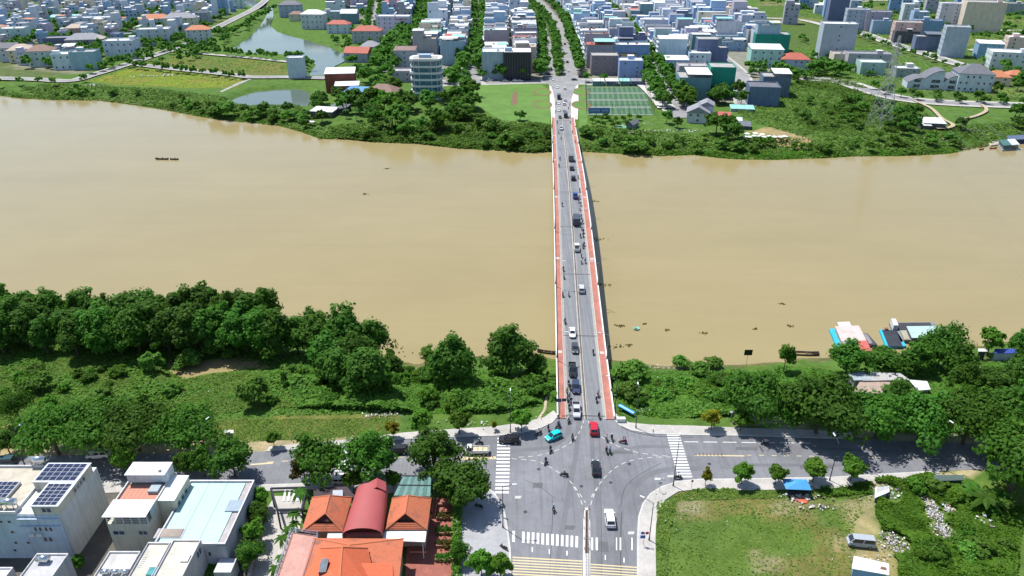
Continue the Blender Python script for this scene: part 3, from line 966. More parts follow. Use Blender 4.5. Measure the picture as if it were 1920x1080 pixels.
# ------------------------------------------------------------------ trees and plants
def crown_mesh(name, seed, rx, ry, rz, zc, clumps, per, leaf, m, shape="round", flat=0.0):
    rng = np.random.default_rng(seed)
    d = rng.normal(size=(clumps, 3)); d /= np.linalg.norm(d, axis=1, keepdims=True)
    d[:, 2] = np.where(d[:, 2] < -0.35, -d[:, 2] * 0.6, d[:, 2])
    r = 0.42 + 0.58 * rng.random(clumps) ** 0.6
    lob = 1.0 + 0.22 * np.sin(3 * np.arctan2(d[:, 1], d[:, 0]) + seed) + 0.12 * rng.normal(size=clumps)
    cc = d * (r * lob)[:, None]
    if shape == "cone":
        cc[:, :2] *= (1.15 - 0.55 * (cc[:, 2:3] + 1) / 1.0 * 0.6)
    if shape == "flat":
        cc[:, 2] = np.sign(cc[:, 2]) * np.abs(cc[:, 2]) ** 1.4
    cc = cc * np.array([rx, ry, rz]) * 0.84
    cr = (rx + ry) / 2 * (0.20 + 0.14 * rng.random(clumps))
    k = rng.integers(0, clumps, clumps * per)
    u = rng.normal(size=(len(k), 3)); u /= np.linalg.norm(u, axis=1, keepdims=True)
    rad = cr[k] * (0.45 + 0.6 * rng.random(len(k)) ** 0.7)
    C = cc[k] + u * rad[:, None] * np.array([1, 1, 0.72])
    C[:, 2] += zc
    C[:, 2] = np.maximum(C[:, 2], zc - rz * 1.02)
    out = cc[k] / np.array([rx, ry, rz])
    N = u * 0.9 + out * 0.5 + np.array([0, 0, 0.55]) + rng.normal(size=u.shape) * 0.45
    s = leaf * (0.6 + 0.8 * rng.random(len(k)))
    return quad_mesh(name, leaf_quads(C, N, s, rng), m)

def trunk_mesh(name, seed, h, r, spread, zc, limbs=5):
    rng = random.Random(seed)
    mb = MB()
    fork = h * 0.42
    p = Vector((0, 0, -0.5)); q = Vector((rng.uniform(-.15, .15) * r * 3, rng.uniform(-.15, .15) * r * 3, fork))
    mid = p.lerp(q, .5) + Vector((rng.uniform(-r, r), rng.uniform(-r, r), 0)) * .6
    mb.tube(p, mid, r * 1.25, r, 8); mb.tube(mid, q, r, r * .82, 8)
    for i in range(limbs):
        a = 2 * math.pi * (i + rng.random() * .5) / limbs
        e = Vector((math.cos(a) * spread * rng.uniform(.4, .75), math.sin(a) * spread * rng.uniform(.4, .75), zc + (h - zc) * rng.uniform(-.2, .45)))
        k = q.lerp(e, .5) + Vector((0, 0, -.12 * h * rng.random()))
        mb.tube(q, k, r * .55, r * .38, 6); mb.tube(k, e, r * .38, r * .12, 5)
        e2 = k + Vector((math.cos(a + 1) * spread * .35, math.sin(a + 1) * spread * .35, h * .16))
        mb.tube(k, e2, r * .28, r * .1, 5)
    return mb.mesh(name, BARK)

# kinds: each has several (crown, trunk) pairs, modelled 10 m tall / given spread, scaled when planted
KINDS = {}
def kind(key, n, rx, rz, zc, clumps, per, leaf, m, shape="round", tr=0.22, h=10.0):
    L = []
    for i in range(n):
        sd_ = hash_seed(key) + i * 17
        rr = random.Random(sd_)
        L.append((crown_mesh("crown", sd_, rx * rr.uniform(.92, 1.1), rx * rr.uniform(.9, 1.1), rz, zc, clumps, per, leaf, m, shape),
                  trunk_mesh("trunk", sd_, h, tr, rx, zc)))
    KINDS[key] = L
def hash_seed(s):
    return sum((i + 1) * ord(c) for i, c in enumerate(s)) % 9973
kind("grove", 4, 4.5, 5.2, 5.0, 84, 62, 0.46, LF_DARK, "cone")
kind("groveb", 3, 4.4, 5.2, 5.0, 84, 62, 0.46, LF_MID, "cone")
kind("mangrove", 3, 5.0, 5.2, 4.9, 100, 62, 0.46, LF_MID, "cone")
kind("round", 3, 5.3, 4.6, 5.6, 84, 64, 0.46, LF_MID)
kind("dark", 3, 5.1, 4.6, 5.6, 84, 62, 0.46, LF_DARK)
kind("rain", 3, 8.0, 2.9, 7.2, 96, 56, 0.50, LF_DARK, "flat", 0.34)
kind("big", 3, 6.8, 5.0, 5.3, 120, 62, 0.50, LF_MID, "round", 0.3)
kind("small", 3, 4.8, 4.0, 6.0, 52, 54, 0.72, LF_BRIGHT, "round", 0.2)
kind("yellow", 2, 4.1, 3.8, 6.0, 36, 46, 0.74, LF_YELLOW, "round", 0.2)
kind("brown", 1, 4.2, 4.2, 5.8, 50, 55, 0.5, LF_BROWN, "cone")
kind("farA", 4, 4.6, 4.0, 6.0, 26, 26, 1.05, LF_FAR)
kind("farB", 3, 4.8, 4.4, 5.4, 28, 26, 1.05, LF_DARK)
kind("farC", 3, 4.6, 3.8, 6.0, 26, 24, 1.05, LF_BRIGHT)
kind("bush", 3, 6.0, 4.6, 4.4, 40, 44, 0.9, LF_SCRUB, "round", 0.15)
kind("bushb", 2, 6.0, 4.6, 4.4, 40, 44, 0.9, LF_BRIGHT, "round", 0.15)
kind("bushd", 2, 6.0, 4.6, 4.4, 40, 44, 0.9, LF_DARK, "round", 0.15)
kind("farbush", 3, 6.4, 4.8, 4.6, 30, 28, 1.2, LF_SCRUB, "round", 0.15)

def tree(px, py, h, k, label, group=None, w=1.0, cat="tree", name=None, var=None):
    b = G(px, py) if isinstance(px, (int, float)) else px
    s = h / 10.0
    rot = random.uniform(0, 6.28)
    name = name or {"grove": "riverside_tree", "groveb": "riverside_tree", "mangrove": "riverside_tree", "rain": "rain_tree", "bush": "bush", "farbush": "bush"}.get(k, "street_tree")
    t = thing(name, label, cat, (b.x, b.y, b.z), rot, group, (s * w, s * w, s))
    L = KINDS[k]
    c, tr = L[random.randrange(len(L)) if var is None else var % len(L)]
    put("crown", c, t)
    put("trunk", tr, t)
    return t

KEEP = [(*P(px, py)[:2], r) for px, py, r in ((1675, 1020, 3.0), (1742, 945, 1.8), (1752, 965, 2.2), (1766, 995, 2.6), (1780, 958, 1.6), (1662, 925, 3.0), (1845, 975, 1.4), (1650, 1050, 3))]
def scatter(poly_px, n, seed, z=-1.0):
    poly = wpoly(poly_px, z)
    rng = np.random.default_rng(seed)
    a = np.array(poly); lo, hi = a.min(0), a.max(0)
    out = np.zeros((0, 2))
    while len(out) < n:
        q = lo + (hi - lo) * rng.random((n * 2, 2))
        out = np.concatenate([out, q[inside(q[:, 0], q[:, 1], poly)]])
    return out[:n]

# riverside grove west of the bridge
rr = random.Random(3)
GL = "dark tree of the dense riverside grove, "
for row, (y0, n, hh) in enumerate(((664, 15, 12.5), (645, 15, 13), (627, 14, 13.5), (611, 13, 13))):
    for i in range(n):
        x = -70 + (i + .5 * (row % 2) + rr.uniform(-.25, .25)) * 640 / n
        if x > 545 - row * 12: continue
        y = y0 + rr.uniform(-6, 6) - (6 if x < 120 else 0)
        tree(x, y, hh * rr.uniform(.82, 1.12), rr.choice(("grove", "grove", "groveb")), GL + ("in its meadow-side row", "in its second row from the meadow", "in its second row from the water", "in its water-side row")[row], "trees of the riverside grove", rr.uniform(.85, 1.05))
for x, y, h, w, lab in ((600, 674, 13, 1.0, "bushy riverside tree at the end of the dense grove"), (648, 674, 16, .9, "tallest riverside tree in the clump past the grove"),
                        (706, 674, 13, .75, "slim riverside tree leaning out over the water by the clump"), (640, 724, 11.5, 1.05, "low bushy tree in front of the riverside clump"),
                        (692, 738, 13.5, 1.05, "broad riverside tree in front of the clump near the water plants"), (850, 724, 15.2, .86, "lone tall conical tree on the bank between grove and bridge"),
                        (955, 704, 14, 1.0, "broad leafy tree on the bank close to the bridge"), (1008, 706, 6.5, 1.0, "small rounded tree beside the lone boat and the bridge"),
                        (668, 706, 13, 1.0, "dense riverside tree in the heart of the clump"), (616, 700, 12, 1.0, "bushy riverside tree between grove and clump"), (735, 712, 8, 1.0, "low riverside tree on the bridge side of the clump"), (560, 664, 12, .95, "riverside tree joining the grove to the clump"),
                        (590, 640, 11, .8, "riverside tree standing in the water behind the clump")):
    tree(x, y, h, "mangrove", lab, None, w)
for x, y, h, w, lab in ((287, 694, 6, .8, "round bush beside the flooded pool on the bank"), (357, 688, 6.2, 1.0, "leafy bush on the far edge of the flooded pool"), (402, 668, 5.5, .9, "bush at the foot of the grove by the pool"),
                        (437, 668, 5.5, .9, "second bush at the foot of the grove past the pool"), (480, 760, 8, .72, "pointed bushy tree alone in the bank meadow"), (248, 757, 4.2, 1.5, "dark low bush by the spreading roadside trees"),
                        (78, 733, 5, 1, "bush in the meadow behind the rain trees"), (50, 740, 3.4, 1, "small bush in the meadow behind the rain trees"), (548, 714, 5, 1.1, "bush beside the second flooded puddle"),
                        (612, 712, 4.6, 1.2, "thorny bush under the clump of riverside trees"), (500, 660, 6, .9, "bush at the water end of the grove"), (800, 672, 4.2, .9, "brown-green bush on the water's edge by the conical tree"), (733, 672, 3.5, .7, "small bush on the water's edge next to the clump"),
                        (1185, 712, 6.5, 1.2, "dark bush under the bridge parapet on the shop side"), (1180, 745, 5, 1.1, "bright bush below the parapet beside the blue sign"), (1275, 690, 4, 1.1, "bush on the shore across from the crosswalk"),
                        (1310, 705, 4.5, 1.2, "brown bush among rubble on the shore"), (1340, 688, 3.4, 1.3, "small bush at the waterline near the sign post")):
    tree(x, y, h, "bush", lab, None, w, "bush")
rr = random.Random(14)
for pts, n, lab, grp, hh in (([(560, 700), (760, 690), (1036, 705), (1036, 765), (930, 782), (760, 778), (580, 768)], 46, "low bush in the scrub between the clump and the bridge", "bushes between clump and bridge", 3.6),
                         ([(1160, 705), (1300, 715), (1440, 700), (1450, 765), (1300, 775), (1175, 772)], 26, "low bush in the scrub on the shop side of the bridge", "bushes on the shop side bank", 3.2),
                         ([(-40, 690), (200, 700), (300, 720), (540, 730), (540, 770), (300, 760), (0, 775)], 24, "low bush dotted over the flooded meadow", "bushes in the meadow", 2.8),
                         ([(1690, 910), (1780, 915), (1880, 960), (1880, 1070), (1720, 1075), (1670, 960)], 26, "low bush in the tangle of the vacant lot", "bushes on the vacant lot", 2.8)):
    for x, y in scatter(pts, n, int(hh * 100) + n, -1.0):
        if any((x - kx) ** 2 + (y - ky) ** 2 < (kr + 1) ** 2 for kx, ky, kr in KEEP): continue
        tree(Vector((x, y, terrain(x, y) - .2)), 0, hh * rr.uniform(.6, 1.35), rr.choice(("bush", "bush", "bushb", "bushd")), lab, grp, rr.uniform(.8, 1.3), "bush", "bush")
# rain trees by the road
for i, (x, y, h) in enumerate(((112, 852, 10.0), (190, 842, 10.4), (262, 845, 10.2), (355, 846, 9.2), (40, 795, 7.5))):
    tree(x, y, h, "rain", "wide flat-topped rain tree shading the riverside road", "rain trees over the road", .95 if i < 4 else .6)
tree(20, 852, 5.5, "dark", "small dark street tree beside the rain trees and lamp post")
for x, y, h, k, w, lab in ((242, 893, 7.2, "small", .82, "clipped ball-shaped street tree beside the solar roof building"), (352, 893, 6.0, "dark", .8, "street tree in front of the teal roof building"),
                           (384, 893, 6.8, "dark", .85, "street tree next to the lamp by the teal roof building"), (441, 893, 9, "round", .95, "big round street tree by the corner of the teal roof"),
                           (574, 912, 8.5, "brown", .9, "brown-tinged street tree at the restaurant corner"), (602, 907, 11, "dark", .95, "tall dark street tree by the crosswalk and restaurant"),
                           (698, 905, 11.5, "dark", 1.0, "tall bushy street tree behind the restaurant's barrel roof"), (664, 921, 5.0, "small", 1.0, "small bright tree in the restaurant forecourt"),
                           (738, 917, 4.2, "small", .9, "small ornamental tree beside the barrel roof gable"), (815, 890, 10.2, "round", .95, "tall tree shading the road beside the green glass canopy"),
                           (873, 948, 9.6, "round", 1.08, "big tree shading the plaza by the crosswalk"), (842, 925, 7.5, "round", .9, "tree squeezed between two big trees at the plaza corner"),
                           (742, 912, 2.6, "small", .8, "little shrub tree on the restaurant roof edge"),
                           (515, 840, 4.2, "small", .9, "small round street tree on the sandy verge"), (738, 822, 4.4, "yellow", .9, "yellowish street tree on the riverside pavement"),
                           (792, 815, 6.4, "small", .95, "bright round street tree on the riverside pavement beside the yellowish one"), (862, 815, 6.2, "small", .9, "bright street tree on the riverside pavement opposite the white truck"),
                           (927, 808, 2.6, "yellow", .7, "tiny yellow sapling on the riverside pavement by the crosswalk"), (978, 809, 5.6, "small", .95, "street tree on the pavement corner beside the bridge"),
                           (1333, 806, 5.4, "yellow", .9, "yellow-flowering street tree past the slanted crosswalk"), (1388, 808, 4.8, "small", 1.05, "low round street tree past the yellow-flowering one"),
                           (1322, 911, 4.4, "yellow", .6, "thin young tree on the kerb next to the crosswalk"), (1389, 908, 5.2, "small", .9, "second young tree on the kerb from the crosswalk"),
                           (1453, 910, 5.0, "small", .85, "third young tree on the kerb beside the blue parasol"), (1523, 905, 5.6, "small", 1.0, "round kerb tree between the parasol and a street lamp"),
                           (1594, 902, 5.6, "small", 1.0, "round kerb tree past the street lamp at the litter heap"), (903, 1082, 6, "small", .8, "small street tree on the plaza next to the rumble strips"),
                           (938, 1084, 5.4, "small", .85, "small bushy tree at the plaza kerb by the rumble strips"), (862, 1056, 4.8, "dark", .8, "small dark tree by the brick garden wall"),
                           (492, 955, 5.0, "small", .8, "leafy tree beside the lane and the teal roof's end"), (486, 985, 5.0, "dark", .9, "leafy tree halfway along the lane hedge"),
                           (481, 1020, 5.4, "small", .9, "leafy tree low along the lane hedge"), (474, 1060, 5.5, "dark", .9, "leafy tree at the lower end of the lane hedge"), (150, 1068, 3.2, "dark", .9, "small tree in the gap behind the solar roof building"),
                           (1405, 790, 12, "big", .85, "big spreading tree on the bank beside the sandy clearing"), (1468, 700, 8.5, "small", .55, "slender bright tree at the waterline by the moored boat"),
                           (1530, 812, 13.5, "big", .95, "huge bright tree by the road at the sandy clearing"), (1583, 706, 9.5, "dark", 1.1, "dark dense tree beside the tin roofs and boats"),
                           (1655, 706, 8.2, "round", 1.35, "dense tree hiding the stern of the moored barges"), (1712, 700, 8.6, "dark", 1.1, "dark tree between the barges and the tin roofs"),
                           (1757, 690, 11.5, "big", .75, "tall tree at the end of the moored barges"), (1640, 820, 10, "big", 1.05, "leafy tree at the roadside in front of the tin roofs"),
                           (1722, 824, 10.5, "big", 1.0, "leafy roadside tree past the tin roofs"), (1805, 832, 12.5, "rain", .75, "spreading tree shading the road by the last lamp"),
                           (1868, 836, 13, "big", .9, "leafy tree on the river side of the shaded road"), (1940, 832, 13, "big", .9, "leafy tree at the shaded road's far end"),
                           (1890, 930, 14, "rain", .85, "broad tree overhanging the road by the banana plants"), (1850, 668, 9, "farC", .9, "bright tree by the waterside hut"),
                           (1905, 668, 8, "mangrove", .9, "loose tree behind the blue tarpaulin hut"), (1800, 745, 9, "dark", .9, "dark tree behind the leafy roadside trees"),
                           (1780, 700, 9, "dark", 1.0, "dark tree next to the bank clearing"), (1860, 752, 9.5, "round", 1.0, "round tree beside the bank clearing"), (1925, 740, 11, "big", .8, "big tree below the blue tarpaulin hut"),
                           (1680, 770, 8, "round", .9, "smaller tree tucked behind the roadside trees"), (1480, 800, 7, "round", .9, "round tree against the huge bright tree"), (1940, 900, 11, "dark", .9, "dark tree behind the broad overhanging tree"), (1965, 790, 12, "big", .9, "big tree past the shaded road")):
    tree(x, y, h, k, lab, None, w)

# palms and banana-like plants
def frond(mb, root, az, L, droop, w, m=0):
    prev = None
    n = 5
    for i in range(n + 1):
        t = i / n
        r = L * t
        z = L * (0.55 * t - droop * t * t)
        c = Vector(root) + Vector((math.cos(az) * r, math.sin(az) * r, z))
        ww = w * math.sin(math.pi * (0.12 + 0.86 * t))
        sx = Vector((-math.sin(az), math.cos(az), 0)) * ww
        row = (c - sx + Vector((0, 0, -ww * .5)), c, c + sx + Vector((0, 0, -ww * .5)))
        if prev:
            mb.face([prev[0], prev[1], row[1], row[0]], m); mb.face([prev[1], prev[2], row[2], row[1]], m)
        prev = row
def palm_meshes(seed, h, nf, L, droop, w):
    r = random.Random(seed)
    tb = MB(); pp = Vector((0, 0, -.3)); bend = Vector((r.uniform(-.4, .4), r.uniform(-.4, .4), 0))
    for i in range(4):
        q = Vector((bend.x * ((i + 1) / 4) ** 2, bend.y * ((i + 1) / 4) ** 2, h * (i + 1) / 4)); tb.tube(pp, q, .17 - .015 * i, .155 - .015 * i, 7); pp = q
    fb = MB()
    for i in range(nf):
        frond(fb, pp, 2 * math.pi * i / nf + r.uniform(-.2, .2), L * r.uniform(.85, 1.1), droop * r.uniform(.7, 1.4), w)
    return tb.mesh("trunk", BARK), fb.mesh("frond_crown", LF_MID)
PALMS = [palm_meshes(1, 5, 12, 2.6, 1.0, .42), palm_meshes(2, 6.5, 13, 3.0, 1.0, .45), palm_meshes(4, 8, 14, 3.2, 1.05, .45)]
BANANA = [palm_meshes(7, 1.3, 9, 2.6, .75, .5), palm_meshes(8, 1.8, 10, 3.0, .7, .5)]
def palm(px, py, label, s=1.0, protos=PALMS, i=0, group=None, cat="palm", name="palm_tree"):
    b = G(px, py)
    t = thing(name, label, cat, b, random.uniform(0, 6), group, s)
    tr, fr = protos[i % len(protos)]
    put("trunk", tr, t); put("frond_crown", fr, t)
for i, (x, y, s) in enumerate(((553, 1000, .52), (543, 1012, .46), (536, 1038, .5), (528, 1064, .5), (520, 1090, .52), (558, 992, .5))):
    palm(x, y, "small palm in the row between the lane and the restaurant terrace", s, PALMS, i, "palms along the lane")
palm(571, 958, "tall slim palm by the lane gate and restaurant corner", .62, PALMS, 2)
for i, (x, y, s) in enumerate(((1832, 935, 1.3), (1848, 952, 1.3), (1815, 920, 1.0), (1862, 940, 1.1))):
    palm(x, y, "clump of long-leaved plants by the broad overhanging tree", s, BANANA, i, "long-leaved plants by the road", "plant", "banana_plant")
for i, (x, y) in enumerate(((425, 1068), (400, 1075))):
    palm(x, y, "spiky-leaved plant behind the flat grey roofs", .8, BANANA, i, "spiky plants behind the grey roofs", "plant", "banana_plant")
for i, (x, y, s) in enumerate(((650, 222, 1.0), (668, 226, 1.0), (735, 250, 1.15), (752, 256, 1.15), (768, 250, 1.1), (742, 240, 1.0), (725, 244, 1.0), (760, 240, 1.1), (1125, 236, .7), (1150, 236, .7), (640, 215, .9))):
    palm(x, y, "coconut palm among the dark trees across the river" if x < 1000 else "palm in the nursery garden below the football pitch", s, PALMS, i, "coconut palms across the river" if x < 1000 else "palms in the nursery garden")

# ------------------------------------------------------------------ ground vegetation (uncountable)
def vegetation(name, label, polys, mat_, density_scale=1.0, seed=1, leaf=0.5, mound=0.9, moundscale=4.0, keep=None):
    """tangled scrub: leaves spread over a lumpy surface above the ground"""
    allV = []
    rng = np.random.default_rng(seed)
    for j, (pp, n, hgt, zc) in enumerate(polys):
        q = scatter(pp, n, seed * 100 + j, zc)
        X, Y = q[:, 0], q[:, 1]
        gz = terrain_np(X, Y)
        lump = np.clip(0.45 + 0.75 * wnoise(X, Y, moundscale, seed) + 0.45 * wnoise(X, Y, moundscale * .4, seed + 2), 0.04, 1.6)
        ok = (gz > WATER_Z - 0.15) & (seg_dist(X, Y, [(v.x, v.y) for v in FOOT] + [(v.x, v.y) for v in FOOT[::-1]]) > 0.9)
        for kx, ky, kr in KEEP: ok &= ((X - kx) ** 2 + (Y - ky) ** 2 > kr * kr)
        top = gz + hgt * lump
        Z = gz + (top - gz) * (0.45 + 0.6 * rng.random(len(X)))
        e = 0.4
        gx = (wnoise(X + e, Y, moundscale, seed) - wnoise(X - e, Y, moundscale, seed)) / (2 * e) * hgt
        gy = (wnoise(X, Y + e, moundscale, seed) - wnoise(X, Y - e, moundscale, seed)) / (2 * e) * hgt
        N = np.stack([-gx * 1.0, -gy * 1.0, np.full(len(X), 1.15)], -1) + rng.normal(size=(len(X), 3)) * 0.42
        s = leaf * (0.55 + 0.9 * rng.random(len(X))) * (1 if hgt > .5 else .8)
        V = leaf_quads(np.stack([X, Y, Z], -1), N, s, rng)
        allV.append(V[ok])
    V = np.concatenate(allV)
    o = put(name, quad_mesh(name, V, mat_))
    o["kind"] = "stuff"
    o["label"] = label
    o["category"] = "vegetation"
    return o
vegetation("bank_undergrowth", "low green creepers and weeds covering the near river bank", [
    ([(-60, 640), (300, 650), (560, 655), (740, 690), (1042, 690), (1042, 768), (930, 792), (760, 785), (400, 800), (-60, 850)], 22000, .5, -2.0),
    ([(540, 720), (760, 715), (1042, 700), (1042, 760), (930, 785), (760, 785), (560, 775)], 26000, 2.6, -1.5),
    ([(1152, 690), (1300, 690), (1460, 690), (1470, 770), (1380, 790), (1240, 794), (1160, 780)], 20000, 1.3, -1.5),
    ([(1460, 680), (1560, 690), (1560, 800), (1440, 790)], 5000, 1.0, -1.5),
    ([(1560, 690), (1980, 665), (1980, 830), (1560, 810)], 14000, .6, -1.5)], LF_SCRUB, seed=2, leaf=.62)
vegetation("meadow_grass", "pale green flooded meadow grass between the grove and the road", [
    ([(-60, 655), (230, 668), (330, 700), (480, 706), (600, 720), (560, 775), (390, 790), (120, 800), (-60, 800)], 34000, .4, -1.8),
    ([(395, 786), (740, 784), (745, 815), (500, 826), (395, 835)], 7000, .18, 0),
    ([(1232, 940), (1300, 918), (1560, 915), (1640, 925), (1600, 990), (1610, 1090), (1232, 1090)], 3500, .12, 0),
    ([(1232, 940), (1300, 918), (1560, 915), (1640, 925), (1600, 935), (1400, 935), (1270, 940), (1255, 1000), (1250, 1090), (1232, 1090)], 5000, .3, 0)], LF_GRASS, seed=3, leaf=.42, moundscale=2.5)
vegetation("lot_scrub", "tangled scrub growing over the vacant lot by the litter heaps", [
    ([(1690, 900), (1760, 905), (1840, 950), (1920, 950), (1900, 1090), (1690, 1090), (1660, 1010), (1640, 960), (1650, 935)], 34000, 1.25, 0),
    ([(1640, 900), (1750, 893), (1760, 915), (1650, 925)], 3500, 1.6, 0),
    ([(1745, 905), (1790, 900), (1800, 950), (1745, 945)], 4000, 2.4, 0),
    ([(1540, 915), (1640, 905), (1640, 925), (1540, 932)], 2500, .6, 0)], LF_BRIGHT, seed=4, leaf=.55, moundscale=3.0)
vegetation("far_bank_scrub", "lush green scrub covering the opposite river bank", [
    ([(-60, 168), (120, 160), (300, 170), (560, 200), (600, 235), (900, 225), (1034, 235), (1034, 282), (900, 276), (600, 256), (440, 224), (200, 190), (-60, 178)], 15000, .8, -1.0),
    ([(860, 215), (960, 238), (1034, 238), (1034, 282), (900, 276), (760, 262), (640, 258), (620, 240), (800, 240)], 14000, 2.3, -1.0),
    ([(1090, 240), (1300, 255), (1500, 262), (1540, 200), (1640, 190), (1720, 200), (1760, 240), (1900, 230), (1980, 220), (1960, 252), (1800, 282), (1600, 290), (1400, 294), (1200, 288), (1090, 282)], 15000, .8, -1.0),
    ([(1380, 210), (1500, 150), (1640, 180), (1660, 230), (1500, 255), (1400, 225)], 6000, 1.2, 0),
    ([(1460, 130), (1560, 140), (1640, 172), (1600, 182), (1500, 160)], 3500, 2.2, 0)], LF_SCRUB, seed=5, leaf=.95, moundscale=6.0)
vegetation("field_grass", "rough grass and brush on the empty plots across the river", [
    ([(165, 152), (250, 128), (460, 148), (440, 166), (230, 161)], 900, .5, 0), ([(270, 118), (330, 104), (545, 120), (545, 138), (330, 127)], 1600, 1.1, 0),
    ([(1480, 90), (1640, 85), (1760, 125), (1920, 170), (1920, 188), (1780, 185), (1640, 165), (1560, 125)], 9000, 1.0, 0),
    ([(1400, 10), (1560, 15), (1920, 15), (2000, 120), (1920, 135), (1700, 85), (1560, 45), (1400, 30)], 12000, 1.6, 0),
    ([(1420, 0), (1600, -12), (1950, -12), (1950, 15), (1500, 15)], 6000, 2.2, 0),
    ([(1480, 20), (1920, 20), (1920, 130), (1700, 90)], 9000, 1.8, 0)], LF_GRASS, seed=6, leaf=1.0, moundscale=9.0)
vegetation("shore_grass", "bright green water plants fringing the opposite shore", [
    ([(-60, 172), (120, 182), (300, 198), (520, 228), (600, 252), (900, 272), (1034, 278), (1034, 290), (900, 284), (600, 264), (440, 231), (200, 195), (-60, 182)], 16000, .35, -3.2),
    ([(1090, 278), (1300, 285), (1600, 287), (1800, 277), (1800, 284), (1600, 296), (1400, 302), (1200, 293), (1090, 288)], 13000, .35, -3.2)], LF_BRIGHT, seed=8, leaf=.8, moundscale=5.0)
# ------------------------------------------------------------------ houses
WALLS = {"white": (0.60, 0.66, 0.74), "pale grey": (0.42, 0.48, 0.56), "pale blue": (0.35, 0.48, 0.65), "light blue": (0.30, 0.45, 0.64), "cream": (0.70, 0.62, 0.48),
         "grey": (0.36, 0.37, 0.40), "lavender grey": (0.44, 0.42, 0.50), "mint": (0.40, 0.62, 0.54), "dark blue": (0.13, 0.18, 0.28), "dark grey": (0.10, 0.10, 0.115),
         "teal": (0.17, 0.30, 0.33), "brick red": (0.23, 0.075, 0.05), "green netted": (0.02, 0.30, 0.23), "pink": (0.62, 0.44, 0.42), "blue": (0.22, 0.36, 0.58), "yellow": (0.66, 0.56, 0.28), "mauve": (0.24, 0.21, 0.25)}
ROOFS = {"flat": (0.40, 0.39, 0.37), "white": (0.76, 0.77, 0.77), "grey": (0.27, 0.28, 0.31), "teal": (0.30, 0.60, 0.54), "red": (0.46, 0.115, 0.075), "orange": (0.52, 0.19, 0.09), "brown": (0.25, 0.15, 0.12), "blue": (0.12, 0.30, 0.62), "slate": (0.15, 0.155, 0.18), "tan": (0.50, 0.40, 0.33), "dark": (0.05, 0.055, 0.065), "pale": (0.62, 0.66, 0.68)}
NUM = {1: "one", 2: "two", 3: "three", 4: "four", 5: "five", 6: "six", 7: "seven", 8: "eight", 9: "nine"}
WINCACHE = {}
def win_mesh(w, h):
    k = (round(w, 1), round(h, 1))
    if k not in WINCACHE:
        w, h = k
        mb = MB(); f = 0.09; t = 0.07
        mb.box(-w / 2, w / 2, -t, 0, 0, f); mb.box(-w / 2, w / 2, -t, 0, h - f, h)
        mb.box(-w / 2, -w / 2 + f, -t, 0, f, h - f); mb.box(w / 2 - f, w / 2, -t, 0, f, h - f)
        if w > 1.5: mb.box(-f / 2, f / 2, -t, 0, f, h - f)
        mb.face([(-w / 2 + f, -.02, f), (w / 2 - f, -.02, f), (w / 2 - f, -.02, h - f), (-w / 2 + f, -.02, h - f)], 1)
        WINCACHE[k] = mb.mesh("window", [FRAME, GLASS])
    return WINCACHE[k]
def window(parent, x, y, z, rz, w, h):
    return put("window", win_mesh(w, h), parent, None, (x, y, z), rz)

def parapet(t, W, D, H, col, hh=0.8, th=0.25):
    mb = MB()
    mb.box(-W / 2, W / 2, -D / 2, -D / 2 + th, H, H + hh); mb.box(-W / 2, W / 2, D / 2 - th, D / 2, H, H + hh)
    mb.box(-W / 2, -W / 2 + th, -D / 2 + th, D / 2 - th, H, H + hh); mb.box(W / 2 - th, W / 2, -D / 2 + th, D / 2 - th, H, H + hh)
    return part(t, "parapet", mb, WALL, col)

def hip(mb, x0, x1, y0, y1, z, rise, ov=0.5, along=None, gable=False, th=0.18):
    x0 -= ov; x1 += ov; y0 -= ov; y1 += ov
    W, D = x1 - x0, y1 - y0
    xa = along == 'x' or (along is None and W >= D)
    b = [(x0, y0, z), (x1, y0, z), (x1, y1, z), (x0, y1, z)]
    if xa:
        k = 0 if gable else min(W, D) / 2 * .9
        r0, r1 = (x0 + k, (y0 + y1) / 2, z + rise), (x1 - k, (y0 + y1) / 2, z + rise)
        fs = [[b[0], b[1], r1, r0], [b[2], b[3], r0, r1], [b[3], b[0], r0], [b[1], b[2], r1]]
    else:
        k = 0 if gable else min(W, D) / 2 * .9
        r0, r1 = ((x0 + x1) / 2, y0 + k, z + rise), ((x0 + x1) / 2, y1 - k, z + rise)
        fs = [[b[1], b[2], r1, r0], [b[3], b[0], r0, r1], [b[0], b[1], r0], [b[2], b[3], r1]]
    for f in fs: mb.face(f)
    mb.hexa([(p[0], p[1], z - th) for p in b], [(p[0], p[1], z - .004) for p in b])
    return mb

